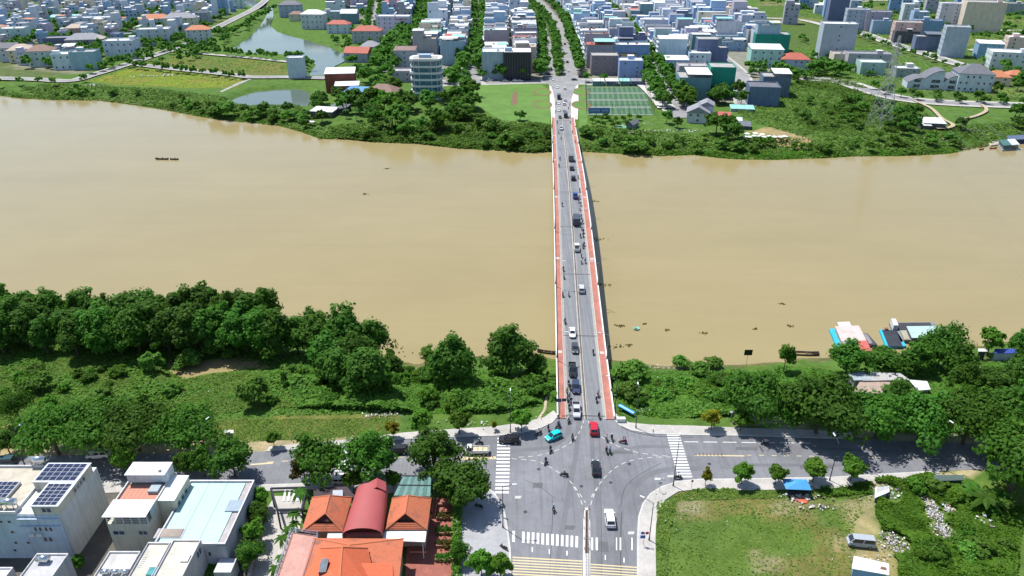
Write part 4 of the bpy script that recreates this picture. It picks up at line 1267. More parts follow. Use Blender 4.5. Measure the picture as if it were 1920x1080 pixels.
def make_roof(t, kind_, W, D, H, wallc, rnd):
    form, colk = kind_
    c = ROOFS[colk]
    if form == "flat":
        parapet(t, W, D, H, wallc)
        mb = MB(); mb.box(-W / 2 + .26, W / 2 - .26, -D / 2 + .26, D / 2 - .26, H + .004, H + .12); part(t, "roof", mb, DECK, c)
        if rnd.random() < .5 and min(W, D) > 4:
            sw, sdp = min(W * .5, 4.2), min(D * .6, 4.5)
            sx = rnd.uniform(-W / 2 + sw / 2 + .3, W / 2 - sw / 2 - .3); sy = rnd.uniform(-D / 2 + sdp / 2 + .3, D / 2 - sdp / 2 - .3)
            mb = MB(); mb.box(sx - sw / 2, sx + sw / 2, sy - sdp / 2, sy + sdp / 2, H + .12, H + 2.6); sh = part(t, "stair_head", mb, WALL, wallc)
            mb = MB(); mb.box(sx - sw / 2 - .25, sx + sw / 2 + .25, sy - sdp / 2 - .25, sy + sdp / 2 + .25, H + 2.6, H + 2.75); put("roof_slab", mb.mesh("roof_slab", DECK), sh, ROOFS["white"])
        if rnd.random() < .4:
            mb = MB(); tx, ty = rnd.uniform(-W / 3, W / 3), rnd.uniform(-D / 3, D / 3)
            mb.tube((tx - .9, ty, H + .9), (tx + .9, ty, H + .9), .55, .55, 10); mb.box(tx - .8, tx + .8, ty - .3, ty + .3, H + .1, H + .5)
            part(t, "water_tank", mb, CHROME)
    elif form == "canopy":
        parapet(t, W, D, H, wallc)
        mb = MB(); mb.box(-W / 2 + .26, W / 2 - .26, -D / 2 + .26, D / 2 - .26, H + .004, H + .1); part(t, "roof", mb, DECK, ROOFS["flat"])
        a = rnd.uniform(.45, .8) * W; x0 = -W / 2 - .2 if rnd.random() < .5 else W / 2 + .2 - a
        mb = MB(); zt = H + 2.7
        mb.hexa([(x0, -D / 2 - .2, zt), (x0 + a, -D / 2 - .2, zt), (x0 + a, D / 2 + .2, zt + .5), (x0, D / 2 + .2, zt + .5)], [(x0, -D / 2 - .2, zt + .1), (x0 + a, -D / 2 - .2, zt + .1), (x0 + a, D / 2 + .2, zt + .6), (x0, D / 2 + .2, zt + .6)])
        part(t, "roof_canopy", mb, SHEET, c)
        mb = MB()
        for xx in (x0 + .3, x0 + a - .3):
            for yy in (-D / 2 + .12, D / 2 - .12):
                mb = MB(); mb.box(xx - .08, xx + .08, yy - .08, yy + .08, H + .8, zt + .3); part(t, "canopy_post", mb, STEEL)
    elif form == "sheet":
        mb = MB(); r = .06 * D + .4
        mb.hexa([(-W / 2 - .3, -D / 2 - .3, H + .004), (W / 2 + .3, -D / 2 - .3, H + .004), (W / 2 + .3, D / 2 + .3, H + .004), (-W / 2 - .3, D / 2 + .3, H + .004)],
                [(-W / 2 - .3, -D / 2 - .3, H + .2), (W / 2 + .3, -D / 2 - .3, H + .2), (W / 2 + .3, D / 2 + .3, H + r), (-W / 2 - .3, D / 2 + .3, H + r)])
        part(t, "roof", mb, SHEET, c)
    else:
        mb = hip(MB(), -W / 2, W / 2, -D / 2, D / 2, H + .2, min(W, D) * .28, .5, None, form == "gable")
        part(t, "roof", mb, TILE, c)

def house(x, y, rz, W, D, H, wall, roof, label, group, rnd, cols=2, street=0, name="row_house", cat="house", floors=None, z=0.0, sidewin=False):
    wc = WALLS[wall]
    wc = tuple(min(.8, v * rnd.uniform(.9, 1.08)) for v in wc)
    t = thing(name, label, cat, (x, y, z), rz, group)
    mb = MB(); mb.box(-W / 2, W / 2, -D / 2, D / 2, -.6, H); part(t, "wall", mb, WALL, wc)
    make_roof(t, roof, W, D, H, wc, rnd)
    if roof[0] == "flat" and street and rnd.random() < .5:      # set-back upper storey
        uw = W * rnd.uniform(.4, .65); ux = rnd.choice((-1, 1)) * (W - uw) / 2 * .96; uh = rnd.choice((3.3, 3.3, 6.6))
        mb = MB(); mb.box(ux - uw / 2, ux + uw / 2, -D / 2 + .3, D / 2 - .3, H + .13, H + uh); up = part(t, "upper_storey", mb, WALL, wc)
        mb = MB(); mb.box(ux - uw / 2 - .15, ux + uw / 2 + .15, -D / 2 + .15, D / 2 - .15, H + uh, H + uh + .2); put("roof_slab", mb.mesh("roof_slab", DECK), up, rnd.choice((ROOFS["white"], ROOFS["flat"], ROOFS["teal"], ROOFS["grey"])))
    if street and rnd.random() < .6:                             # roof clutter
        for _ in range(rnd.choice((1, 2, 3))):
            cx, cy, cs_ = rnd.uniform(-W * .42, W * .42), rnd.uniform(-D * .35, D * .35), rnd.uniform(.5, 1.3)
            mb = MB(); mb.box(cx - cs_, cx + cs_, cy - cs_ * .6, cy + cs_ * .6, H, H + rnd.uniform(.9, 1.8)); part(t, "roof_unit", mb, DECK, rnd.choice(((.6, .62, .64), (.12, .2, .3), (.3, .3, .3), (.5, .2, .12))))
    fl = floors or max(1, round(H / 3.3)); fh = H / fl
    for f in range(fl):
        for c in range(cols):
            if rnd.random() < .15: continue
            window(t, (-W / 2 + W * (c + .5) / cols), -D / 2, f * fh + fh * .32, 0, min(1.3, W / cols * .5), min(1.5, fh * .5))
        if street:
            window(t, street * W / 2, 0, f * fh + fh * .2, math.pi / 2 * street, D * .62, fh * .62)
            if f and rnd.random() < .7:
                mb = MB(); xx = street * W / 2; mb.box(min(xx, xx + street * 1.0), max(xx, xx + street * 1.0), -D * .42, D * .42, f * fh - .05, f * fh + .75)
                part(t, "balcony", mb, WALL, WALLS["white"])
        if sidewin:
            for c in range(max(1, int(D / 4))):
                yy = -D / 2 + D * (c + .5) / max(1, int(D / 4))
                window(t, -W / 2, yy, f * fh + fh * .3, -math.pi / 2, 1.2, min(1.5, fh * .5))
    return t

def HB(px, py, wpx, hpx, D, rot, wall, roof, cols, label, sidewin=False, name="house", cat="house", floors=None):
    """house placed by the foot of its camera-side wall, in photo pixels"""
    b = P(px, py); s = mpp(px, py)
    W = wpx * s
    ca = b.y / math.hypot(b.y, CAMH)
    H = hpx * s / ca
    rz = math.radians(rot)
    c = b + Vector((-math.sin(rz), math.cos(rz), 0)) * D / 2
    return house(c.x, c.y, rz, W, D, H, wall, roof, label, None, random.Random(int(px * 7 + py)), cols, 0, name, cat, floors, 0, sidewin)

# notable buildings across the river, read one by one from the photograph
HB(1133, 141, 50, 33, 16, -2, "mauve", ("flat", "flat"), 3, "dark mauve building with rooftop sign facing the football pitch")
HB(1137, 128, 48, 40, 14, -2, "blue", ("canopy", "teal"), 2, "blue block rising behind the dark mauve building")
HB(1182, 147, 44, 30, 14, -2, "light blue", ("flat", "white"), 2, "light blue house with white base behind the pitch stands")
HB(1172, 128, 40, 26, 12, -2, "yellow", ("hip", "brown"), 2, "yellow house with brown hip roof behind the light blue house")
HB(1300, 187, 58, 37, 22, -6, "teal", ("canopy", "white"), 0, "long blind teal-painted wall of a block facing the river", floors=4)
HB(1350, 181, 46, 50, 18, -8, "green netted", ("flat", "flat"), 0, "unfinished block wrapped in green construction netting with pale roof", name="building", cat="building", floors=5)
HB(1296, 166, 52, 38, 14, -4, "lavender grey", ("flat", "flat"), 3, "bare lavender grey block between netted block and the street")
HB(1268, 138, 42, 24, 14, -4, "light blue", ("sheet", "white"), 0, "blue box house with white edge by the tree-lined street")
HB(1310, 131, 40, 28, 14, -4, "white", ("flat", "white"), 4, "white modern house with a band of dark windows")
HB(1435, 127, 58, 32, 20, -8, "mint", ("sheet", "pale"), 4, "mint green block with two rows of square windows", floors=3)
HB(1490, 131, 50, 18, 14, -8, "white", ("hip", "red"), 5, "white villa with red tiled hip roof beside the mint block")
HB(1445, 98, 62, 30, 20, -10, "green netted", ("flat", "flat"), 0, "smaller block wrapped in green netting behind the mint block", name="building", cat="building")
HB(1430, 199, 56, 32, 18, -10, "dark blue", ("flat", "slate"), 0, "blind dark blue house standing alone by the scrub")
HB(1452, 182, 50, 34, 16, -10, "dark blue", ("canopy", "white"), 2, "dark blue house with white roof frames behind the blind one")
HB(1307, 231, 40, 18, 12, -14, "white", ("gable", "grey"), 3, "white house with grey gable roof near the river bank")
HB(1322, 226, 26, 26, 10, -14, "white", ("gable", "grey"), 1, "taller gabled wing of the white bank house")
HB(1356, 227, 26, 8, 8, -14, "cream", ("sheet", "red"), 2, "small hut with red sheet roof by the big dark trees")
HB(1375, 236, 30, 6, 9, -14, "pale grey", ("sheet", "pale"), 0, "low shed with pale sheet roof by the red roofed hut")
HB(1394, 243, 24, 6, 8, -14, "dark grey", ("sheet", "slate"), 0, "low shed with dark sheet roof near the beach umbrellas")
HB(1392, 210, 42, 5, 8, -10, "grey", ("sheet", "teal"), 0, "low shed with green sheet roof in the scrub")
HB(1240, 176, 18, 10, 8, -4, "dark blue", ("sheet", "grey"), 1, "small dark guard shed at the pitch corner")
HB(1565, 113, 60, 62, 16, -10, "pale grey", ("flat", "white"), 1, "tall pale tower house with cream front beside the field", floors=8)
HB(1568, 44, 34, 42, 16, -10, "dark blue", ("sheet", "white"), 0, "dark blue tower house standing in the fields")
HB(1604, 58, 40, 36, 16, -14, "pale grey", ("flat", "flat"), 4, "pale concrete house with rounded balconies by the field road", sidewin=True, floors=5)
HB(1642, 60, 44, 34, 16, -14, "lavender grey", ("flat", "grey"), 2, "lavender house with raw side wall by the field road", sidewin=True)
HB(1650, 64, 32, 22, 10, -14, "light blue", ("flat", "grey"), 0, "light blue annex beside the lavender house")
HB(1702, 50, 26, 38, 14, -14, "white", ("flat", "white"), 2, "slim white tower house on the field edge", floors=6)
HB(1720, 60, 26, 34, 14, -14, "pale blue", ("flat", "white"), 2, "pale blue tower house leaning on the slim white one")
HB(1697, 80, 46, 34, 16, -16, "pink", ("flat", "flat"), 2, "pinkish house with roof terrace by the field road", sidewin=True)
HB(1735, 74, 46, 32, 14, -16, "blue", ("flat", "grey"), 0, "blind blue house beside the pinkish terrace house")
HB(1697, 82, 42, 20, 12, -16, "dark grey", ("flat", "flat"), 1, "dark grey house with white balcony frame by the road")
HB(1738, 96, 46, 24, 14, -16, "dark blue", ("canopy", "slate"), 0, "low dark blue house with sloped canopy by the road")
HB(1784, 108, 40, 52, 16, -20, "pale grey", ("flat", "flat"), 0, "tall blind pale slab house alone in the field", sidewin=True, floors=6)
HB(1775, 55, 36, 44, 14, -16, "white", ("flat", "white"), 2, "white tower house next to the big cream block", sidewin=True)
HB(1801, 40, 28, 44, 14, -16, "blue", ("flat", "grey"), 0, "tall blue tower house behind the white one")
t_ = HB(1836, 62, 66, 52, 24, -18, "cream", ("flat", "flat"), 0, "big cream office block with dark teal glass end", name="office_building", cat="building", floors=6)
HB(1893, 27, 44, 18, 18, -16, "grey", ("flat", "flat"), 3, "long grey block at the far field edge")
HB(1853, 110, 42, 26, 14, -18, "light blue", ("sheet", "white"), 0, "blue house with tilted white sheet roof in the field")
HB(1905, 108, 40, 34, 14, -18, "cream", ("flat", "white"), 2, "cream and blue tower house past the white balcony house", sidewin=True)
HB(1893, 130, 70, 28, 18, -18, "white", ("flat", "white"), 6, "white house with rows of dark balcony openings", sidewin=True)
HB(1583, 121, 42, 17, 14, -8, "cream", ("flat", "flat"), 1, "low beige house beside the tall pale tower")
HB(1627, 126, 76, 22, 14, -8, "lavender grey", ("flat", "grey"), 2, "low lavender and blue terrace along the field")
HB(1634, 142, 44, 22, 14, -8, "mint", ("flat", "white"), 1, "low mint white house near the pylon")
HB(1700, 147, 42, 16, 12, -10, "grey", ("flat", "white"), 2, "modern grey house with flat white canopy behind the pylon")
HB(1824, 173, 60, 32, 18, -14, "white", ("hip", "slate"), 6, "white round-fronted villa with slate mansard roof on the bank road", sidewin=True, floors=3)
HB(1870, 162, 40, 16, 12, -14, "cream", ("hip", "orange"), 2, "house with orange tiled roof behind the white villa")
HB(1905, 152, 30, 10, 10, -14, "cream", ("hip", "orange"), 2, "low house with orange roof among the trees")
HB(1751, 242, 38, 10, 10, -10, "dark grey", ("sheet", "white"), 0, "open shack with white sheet roof on the river bank")
HB(1735, 243, 18, 7, 6, -10, "dark grey", ("sheet", "white"), 0, "small lean-to with white roof beside the bank shack")
# west side
HB(20, 116, 32, 24, 12, 14, "white", ("gable", "slate"), 2, "small white house with dark gable by the bank track", sidewin=True)
HB(42, 118, 42, 22, 14, 14, "cream", ("hip", "tan"), 3, "cream house with tan hip roof by the bank track", sidewin=True)
HB(80, 125, 44, 27, 14, 14, "white", ("hip", "brown"), 4, "white house with brown hip roof and solar panels")
HB(120, 131, 34, 26, 14, 10, "white", ("flat", "white"), 3, "white wing of the blue sided house by the grass field", sidewin=True)
HB(160, 131, 44, 30, 14, 10, "light blue", ("flat", "flat"), 0, "house with blind light blue wall by the grass field")
HB(112, 96, 48, 22, 14, 12, "dark blue", ("flat", "grey"), 2, "dark blue house behind the white hip roofed house")
HB(160, 96, 62, 20, 16, 12, "lavender grey", ("hip", "grey"), 4, "lavender house with broad grey hip roof")
HB(183, 95, 26, 20, 10, 12, "lavender grey", ("hip", "tan"), 2, "house with pale tan hip roof beside the lavender house")
HB(228, 112, 54, 32, 16, 8, "white", ("flat", "white"), 5, "white villa with curved cornices at the road bend", sidewin=True, floors=3)
HB(22, 85, 54, 28, 16, 14, "white", ("flat", "white"), 3, "white house with stepped terraces at the suburb edge", sidewin=True)
HB(172, 58, 72, 22, 14, 10, "white", ("flat", "white"), 5, "long white terrace of houses beyond the lavender house")
HB(150, 70, 46, 16, 12, 10, "pink", ("hip", "tan"), 2, "pinkish house with pale hip roof in the suburb")
HB(116, 41, 48, 8, 16, 8, "mint", ("sheet", "teal"), 0, "low hall with turquoise sheet roof")
HB(152, 25, 40, 22, 16, 6, "cream", ("flat", "tan"), 5, "cream palace-like house with mansard windows", sidewin=True)
HB(292, 86, 56, 28, 14, 12, "white", ("flat", "white"), 4, "white house with roof terrace near the orange roofed villa", sidewin=True)
HB(295, 59, 50, 22, 14, 12, "white", ("hip", "orange"), 4, "white house with orange-red hip roof")
HB(340, 60, 56, 24, 16, 12, "tan" if "tan" in WALLS else "cream", ("hip", "grey"), 5, "beige house with large grey hip roof")
HB(374, 82, 42, 24, 12, 12, "white", ("hip", "orange"), 4, "white villa with bright orange hip roof near the canal", sidewin=True)
HB(378, 46, 28, 20, 12, 10, "grey", ("flat", "grey"), 1, "blue-grey boxy house near the canal road")
HB(411, 28, 28, 26, 12, 8, "blue", ("flat", "grey"), 3, "blue cube house by the canal road")
HB(444, 16, 26, 20, 12, 8, "white", ("flat", "white"), 3, "white house at the far canal bend")
HB(557, 148, 30, 36, 9, 6, "white", ("flat", "white"), 0, "narrow white tower house with mural standing alone by the pond", sidewin=False)
HB(587, 55, 42, 26, 14, -4, "white", ("hip", "white"), 5, "ornate white mansion with domed roof above the canal", sidewin=True, floors=3)
HB(545, 33, 40, 22, 14, 4, "pale grey", ("hip", "slate"), 4, "house with dark mansard roof beside the canal")
HB(556, 40, 26, 12, 10, 4, "cream", ("hip", "brown"), 2, "brown roofed annex beside the mansard house")
HB(624, 42, 36, 18, 14, 0, "pale grey", ("flat", "white"), 1, "pale grey block behind the ornate mansion")
HB(655, 45, 30, 18, 14, 0, "teal", ("gable", "pale"), 1, "teal walled gabled house beyond the mansion")
HB(634, 63, 42, 16, 12, -4, "white", ("hip", "red"), 3, "villa with red roof slopes next to the mansion")
HB(688, 82, 54, 22, 14, 0, "pale grey", ("hip", "red"), 4, "grey villa with red corner roof by the street trees")
HB(694, 105, 36, 16, 14, 0, "pale grey", ("hip", "grey"), 3, "house with grey hip roof by the canal mouth")
HB(668, 117, 46, 16, 14, -8, "lavender grey", ("gable", "red"), 3, "house with red and white striped gable at the canal mouth")
HB(738, 64, 62, 30, 16, -2, "white", ("flat", "white"), 6, "white hotel block with red lettering high on its wall", sidewin=True, floors=4, name="hotel_building", cat="building")
HB(734, 32, 34, 24, 14, -2, "blue", ("hip", "red"), 1, "blue house with red eave behind the white hotel")
HB(760, 131, 40, 34, 14, 0, "pale grey", ("sheet", "brown"), 1, "pale house with rusty brown roof behind the round office")
HB(755, 154, 36, 18, 12, 0, "lavender grey", ("flat", "flat"), 2, "lavender annex beside the round white office")
HB(640, 174, 54, 34, 16, 8, "brick red", ("sheet", "white"), 0, "dark red brick house with white sheet roofs by the pond", floors=3)
HB(652, 182, 44, 20, 10, 8, "brick red", ("sheet", "white"), 3, "lower dark red wing of the brick house")
HB(668, 192, 46, 18, 12, -10, "white", ("sheet", "blue"), 4, "low white house with blue sheet roof by the river trees")
HB(712, 193, 62, 16, 16, -10, "dark grey", ("hip", "brown"), 6, "long low pavilion with brown hip roof and glass front")
HB(603, 219, 44, 9, 9, -12, "dark grey", ("sheet", "white"), 4, "riverside cafe with pale sheet roof")
HB(632, 212, 32, 8, 9, -12, "dark grey", ("sheet", "slate"), 0, "dark roofed pavilion next to the riverside cafe")
HB(864, 76, 42, 34, 16, -2, "cream", ("flat", "white"), 6, "cream four-storey building with rows of arched windows", floors=4)
HB(925, 150, 42, 48, 18, 0, "pale grey", ("flat", "white"), 0, "tall pale blind-walled building beside the slatted dark one")
HB(977, 66, 38, 26, 14, 0, "teal", ("sheet", "pale"), 8, "building with blue-white striped glass wall by the avenue")
HB(820, 108, 30, 14, 12, 0, "brick red", ("canopy", "white"), 0, "dark brown house behind the round office")
HB(854, 96, 44, 20, 14, 0, "dark blue", ("flat", "white"), 1, "dark blue block with white service box on its roof")
HB(1150, 45, 40, 20, 14, -2, "white", ("sheet", "red"), 2, "white house with red edged roof on the avenue's shop side")

# the office block with curved white bands
b = P(800, 188); s = mpp(800, 188)
off = thing("office_building", "rounded white office tower with wavy floor bands and glass", "building", b)
def oval(rx, ry, n=28, sh=0.0):
    return [(rx * math.copysign(abs(math.cos(t)) ** .62, math.cos(t)), ry * math.copysign(abs(math.sin(t)) ** .62, math.sin(t)) + ry) for t in [2 * math.pi * k / n + sh for k in range(n)]]
RX, RY = 30 * s, 8.5
for f in range(6):
    z0 = f * 3.9
    mb = MB(); mb.prism(oval(RX * .93, RY * .93), z0 + 1.2, z0 + 3.9)
    part(off, "glass_band", mb, glass("office_glass", (0.05, 0.11, 0.15)))
    k = 1 + .035 * math.sin(f * 2.1)
    mb = MB(); mb.prism(oval(RX * k, RY * k), z0 - .1, z0 + 1.2)
    part(off, "floor_band", mb, WHITE)
    mb = MB(); ov = oval(RX * .945, RY * .945, 28)
    for q in ov[::2]:
        mb = MB(); mb.box(q[0] - .12, q[0] + .12, q[1] - .12, q[1] + .12, z0 + 1.2, z0 + 3.8); part(off, "mullion", mb, WHITE)
mb = MB(); mb.prism(oval(RX, RY), 23.4, 24.6); part(off, "roof_band", mb, WHITE)
mb = MB(); mb.prism(oval(RX * .8, RY * .8), 24.6, 24.7); part(off, "roof", mb, DECK, ROOFS["flat"])
mb = MB(); mb.box(-4, 3, 5, 10, 24.7, 26.5); part(off, "stair_head", mb, WALL, WALLS["pale blue"])
# dark slatted block by the avenue
b = P(970, 151); s = mpp(970, 151); W = 52 * s
sl = thing("slatted_building", "black block screened by vertical slats facing the lawn", "building", b)
Hs = 50 * s / (b.y / math.hypot(b.y, CAMH))
mb = MB(); mb.box(-W / 2, W / 2, 0, 18, -.5, Hs); part(sl, "wall", mb, WALL, (0.035, 0.036, 0.045))
for i in range(17):
    x = -W / 2 + W * (i + .5) / 17
    mb = MB(); mb.box(x - .13, x + .13, -.55, -.005, 1.5, Hs + .6); part(sl, "slat", mb, mat("slat_metal", (0.16, 0.155, 0.18), .6, .2))
mb = MB(); mb.box(-W / 2 + .3, W / 2 - .3, .3, 17.7, Hs + .003, Hs + .1); part(sl, "roof", mb, DECK, ROOFS["white"])
mb = MB(); mb.box(-W / 2 + 1, -W / 2 + 6, 3, 8, Hs + .1, Hs + 2.4); part(sl, "stair_head", mb, WALL, WALLS["pale blue"])
# house with swept roofs by the pylon
b = P(1745, 168); s = mpp(1745, 168)
cv = thing("curved_roof_house", "white house with three swept dark roofs on the bank road", "house", b, math.radians(-14))
for x0, w, h in ((-42 * s, 26 * s, 20 * s), (-16 * s, 34 * s, 34 * s), (18 * s, 24 * s, 26 * s)):
    mb = MB(); rg = []
    for i in range(9):
        t = i / 8
        rg.append((x0 + w * t, h * (.55 + .45 * math.sin(t * math.pi * .6))))
    pf = [(x0, 0)] + rg + [(x0 + w, 0)]
    mb.face([(p[0], 0, p[1]) for p in pf]); mb.face([(p[0], 14, p[1]) for p in pf[::-1]])
    for k in (0, len(pf) - 2): mb.face([(pf[k][0], 0, pf[k][1]), (pf[k][0], 14, pf[k][1]), (pf[k + 1][0], 14, pf[k + 1][1]), (pf[k + 1][0], 0, pf[k + 1][1])])
    part(cv, "wall", mb, WALL, WALLS["white"])
    mb = MB(); mb.rings([[(p[0], -.5, p[1] + .01), (p[0], 14.5, p[1] + .01), (p[0], 14.5, p[1] + .3), (p[0], -.5, p[1] + .3)] for p in rg])
    part(cv, "roof", mb, TILE, ROOFS["slate"])
    for f in range(2):
        window(cv, x0 + w * .62, 0, 1 + f * 3.3, 0, w * .45, 2.2)

# rows of town houses along the streets
def poly_x(pts):
    w = sorted([(P(x, y).y, P(x, y).x) for x, y in pts])
    Y = np.array([a for a, _ in w]); X = np.array([c for _, c in w])
    return lambda y: float(np.interp(y, Y, X))
SPECS = []
def block(left, right, where, seed, gap=1.0, y0=None, roll=(2, 3, 4, 4, 5, 5, 6)):
    fl_, fr_ = poly_x(left), poly_x(right)
    rnd = random.Random(seed)
    ylo = max(P(*left[0]).y, P(*right[0]).y) if y0 is None else y0
    yhi = min(P(*left[-1]).y, P(*right[-1]).y)
    for side in (-1, 1):
        y = ylo
        while y < yhi:
            D = rnd.choice((5, 6, 7, 8, 8, 10, 12)) * (1.25 if y > 800 else 1)
            yc = y + D / 2
            xl, xr = fl_(yc), fr_(yc)
            W = (xr - xl) / 2 - gap
            xc = xl + W / 2 if side < 0 else xr - W / 2
            if rnd.random() > .05:
                W2 = W * rnd.uniform(.82, 1.0)
                xc += side * (W - W2) / 2
                dx = fl_(yc + 6) - fl_(yc - 6)
                SPECS.append(dict(x=xc, y=yc, rz=-math.atan2(dx, 12), W=W2, D=D - .06, fl=rnd.choice(roll), side=side, where=where, seed=rnd.random(),
                                  wall=rnd.choices(["white", "pale grey", "pale blue", "light blue", "cream", "grey", "lavender grey", "mint", "dark blue", "teal", "pink", "blue"], [20, 18, 18, 12, 6, 9, 8, 3, 5, 4, 2, 5])[0],
                                  roof=rnd.choices([("flat", "flat"), ("flat", "white"), ("canopy", "white"), ("canopy", "pale"), ("canopy", "teal"), ("sheet", "white"), ("sheet", "pale"), ("sheet", "grey"), ("canopy", "grey"), ("sheet", "red"), ("flat", "tan")], [26, 10, 14, 9, 5, 9, 8, 7, 6, 4, 6])[0]))
            y += D
block([(914, 138), (907, 100), (912, 50), (908, 0), (902, -50)], [(1003, 138), (1006, 100), (1003, 60), (975, 15), (925, -50)], "between the avenue and the tree-lined street", 1, y0=P(960, 144).y + 18)
block([(770, 128), (790, 90), (808, 48), (820, 0), (832, -50)], [(870, 128), (877, 100), (884, 60), (884, 0), (876, -50)], "behind the round white office", 2, y0=P(860, 122).y)
block([(716, 60), (722, 30), (720, 0), (724, -50)], [(768, 60), (778, 35), (788, 0), (802, -50)], "behind the white hotel", 3, y0=P(740, 48).y)
block([(612, 32), (618, 0), (620, -50)], [(688, 32), (692, 0), (700, -50)], "beyond the domed mansion", 4, y0=P(650, 26).y)
block([(1100, 130), (1080, 80), (1066, 45), (1040, 15), (990, -50)], [(1216, 130), (1172, 72), (1120, 18), (1090, 0), (1028, -50)], "between the avenue and the pitch side street", 5, y0=P(1130, 128).y)
block([(1255, 165), (1200, 72), (1148, 18), (1118, 0), (1060, -50)], [(1372, 135), (1312, 85), (1254, 28), (1215, -6), (1165, -50)], "behind the green netted block", 6, y0=P(1290, 126).y)
block([(1398, 128), (1340, 88), (1282, 30), (1240, -8), (1188, -50)], [(1478, 120), (1445, 85), (1395, 35), (1350, -6), (1290, -50)], "behind the mint green block", 7, y0=P(1430, 96).y)
# scattered suburb villas beyond the ones read singly
rnd = random.Random(21)
taken = [(o.location.x, o.location.y) for o in COL.objects if o.get("category") in ("house", "building") and o.parent is None]
sub = wpoly([(-200, 118), (10, 122), (120, 120), (260, 98), (320, 84), (420, 36), (490, -5), (560, -45), (-300, -45)])
sa = np.array(sub)
tries = 0
while tries < 3500:
    tries += 1
    x, y = rnd.uniform(sa[:, 0].min(), sa[:, 0].max()), rnd.uniform(sa[:, 1].min(), sa[:, 1].max())
    if not inside(np.array([x]), np.array([y]), sub)[0]: continue
    if any((x - a) ** 2 + (y - c) ** 2 < 13.5 ** 2 for a, c in taken): continue
    if sdist(np.array([x]), np.array([y]), CANAL)[0] < 22: continue
    taken.append((x, y))
    SPECS.append(dict(x=x, y=y, rz=rnd.uniform(-.35, .35) + .15, W=rnd.uniform(6, 12), D=rnd.uniform(8, 12), fl=rnd.choice((2, 3, 3, 4)), side=0, where="in the villa suburb west of the canal", seed=rnd.random(),
                      wall=rnd.choices(["white", "pale grey", "pale blue", "cream", "lavender grey", "light blue"], [38, 18, 20, 6, 8, 12])[0], roof=rnd.choice([("hip", "grey"), ("flat", "grey"), ("hip", "orange"), ("flat", "white"), ("flat", "flat"), ("flat", "flat"), ("canopy", "white"), ("canopy", "pale"), ("flat", "white"), ("hip", "slate")])))
rf = wpoly([(1470, 60), (1560, 40), (1700, 30), (1960, 60), (2050, 30), (1960, -30), (1420, -40)])
ra = np.array(rf)
for _ in range(170):
    x, y = rnd.uniform(ra[:, 0].min(), ra[:, 0].max()), rnd.uniform(ra[:, 1].min(), ra[:, 1].max())
    if inside(np.array([x]), np.array([y]), rf)[0] and all((x - a) ** 2 + (y - c) ** 2 > 17 ** 2 for a, c in taken):
        taken.append((x, y))
        SPECS.append(dict(x=x, y=y, rz=-.25, W=rnd.uniform(7, 16), D=rnd.uniform(8, 16), fl=rnd.choice((2, 3, 5, 6)), side=0, where="out in the far fields", seed=rnd.random(), wall=rnd.choice(["white", "pale grey", "blue", "lavender grey", "pale blue"]), roof=rnd.choice([("flat", "flat"), ("sheet", "white"), ("flat", "white")])))
RNAME = {"flat": "flat", "canopy": "canopied", "sheet": "sheet", "hip": "hip", "gable": "gable"}
SPECS.sort(key=lambda d: d["y"])
HAND = len([1 for o in COL.objects if o.get("category") == "house" and o.parent is None])
N_IND = 300 - HAND
for d in SPECS[:N_IND]:
    r = random.Random(d["seed"])
    lab = f"{d['wall']} {NUM[d['fl']]}-storey house with {d['roof'][1] + ' ' if d['roof'][1] != 'flat' else ''}{RNAME[d['roof'][0]]} roof {d['where']}"
    cols = r.choice((0, 0, 0, 1, 2, 3)) if d["side"] else 3
    house(d["x"], d["y"], d["rz"], d["W"], d["D"], d["fl"] * 3.4, d["wall"], d["roof"], lab, "houses " + d["where"], r, cols, d["side"], "row_house" if d["side"] else "villa")
# the rest, too many to tell apart
QV, QC, QM = [], [], []
def qbox(c, rz, W, D, z0, z1, colw, colr):
    cs, sn = math.cos(rz), math.sin(rz)
    q = [(c[0] + cs * a - sn * e, c[1] + sn * a + cs * e) for a, e in ((-W / 2, -D / 2), (W / 2, -D / 2), (W / 2, D / 2), (-W / 2, D / 2))]
    for i in range(4):
        a, e = q[i], q[(i + 1) % 4]
        QV.append([(*a, z0), (*e, z0), (*e, z1), (*a, z1)]); QC.append(colw); QM.append(0)
    QV.append([(*p, z1) for p in q]); QC.append(colr); QM.append(0)
for d in SPECS[N_IND:]:
    r = random.Random(d["seed"]); H = d["fl"] * 3.4; cw, cr = WALLS[d["wall"]], ROOFS[d["roof"][1]]
    qbox((d["x"], d["y"]), d["rz"], d["W"], d["D"], -.5, H, cw, cr)
    if r.random() < .45:
        uw = d["W"] * r.uniform(.4, .65); sg_ = r.choice((-1, 1)); qbox((d["x"] + sg_ * (d["W"] - uw) / 2 * .96, d["y"]), d["rz"], uw, d["D"] - .3, H + .01, H + r.choice((3.3, 6.6)), cw, r.choice((ROOFS["white"], ROOFS["flat"], ROOFS["grey"])))
    elif d["roof"][0] in ("flat", "canopy"):
        qbox((d["x"] + r.uniform(-.25, .25) * d["W"], d["y"]), d["rz"], d["W"] * r.uniform(.3, .6), d["D"] * .7, H + .01, H + 2.5, cw, ROOFS["white"])
    cs, sn = math.cos(d["rz"]), math.sin(d["rz"])
    for f in range(d["fl"]):
        for k in range(3):
            if r.random() < .6: continue
            a0 = -d["W"] / 2 + d["W"] * (k + .3) / 3; a1 = a0 + min(1.6, d["W"] / 6); e = -d["D"] / 2 - .05
            QV.append([(d["x"] + cs * a - sn * e, d["y"] + sn * a + cs * e, z) for a, z in ((a0, f * 3.4 + 1), (a1, f * 3.4 + 1), (a1, f * 3.4 + 2.5), (a0, f * 3.4 + 2.5))]); QC.append((.04, .05, .07)); QM.append(0)
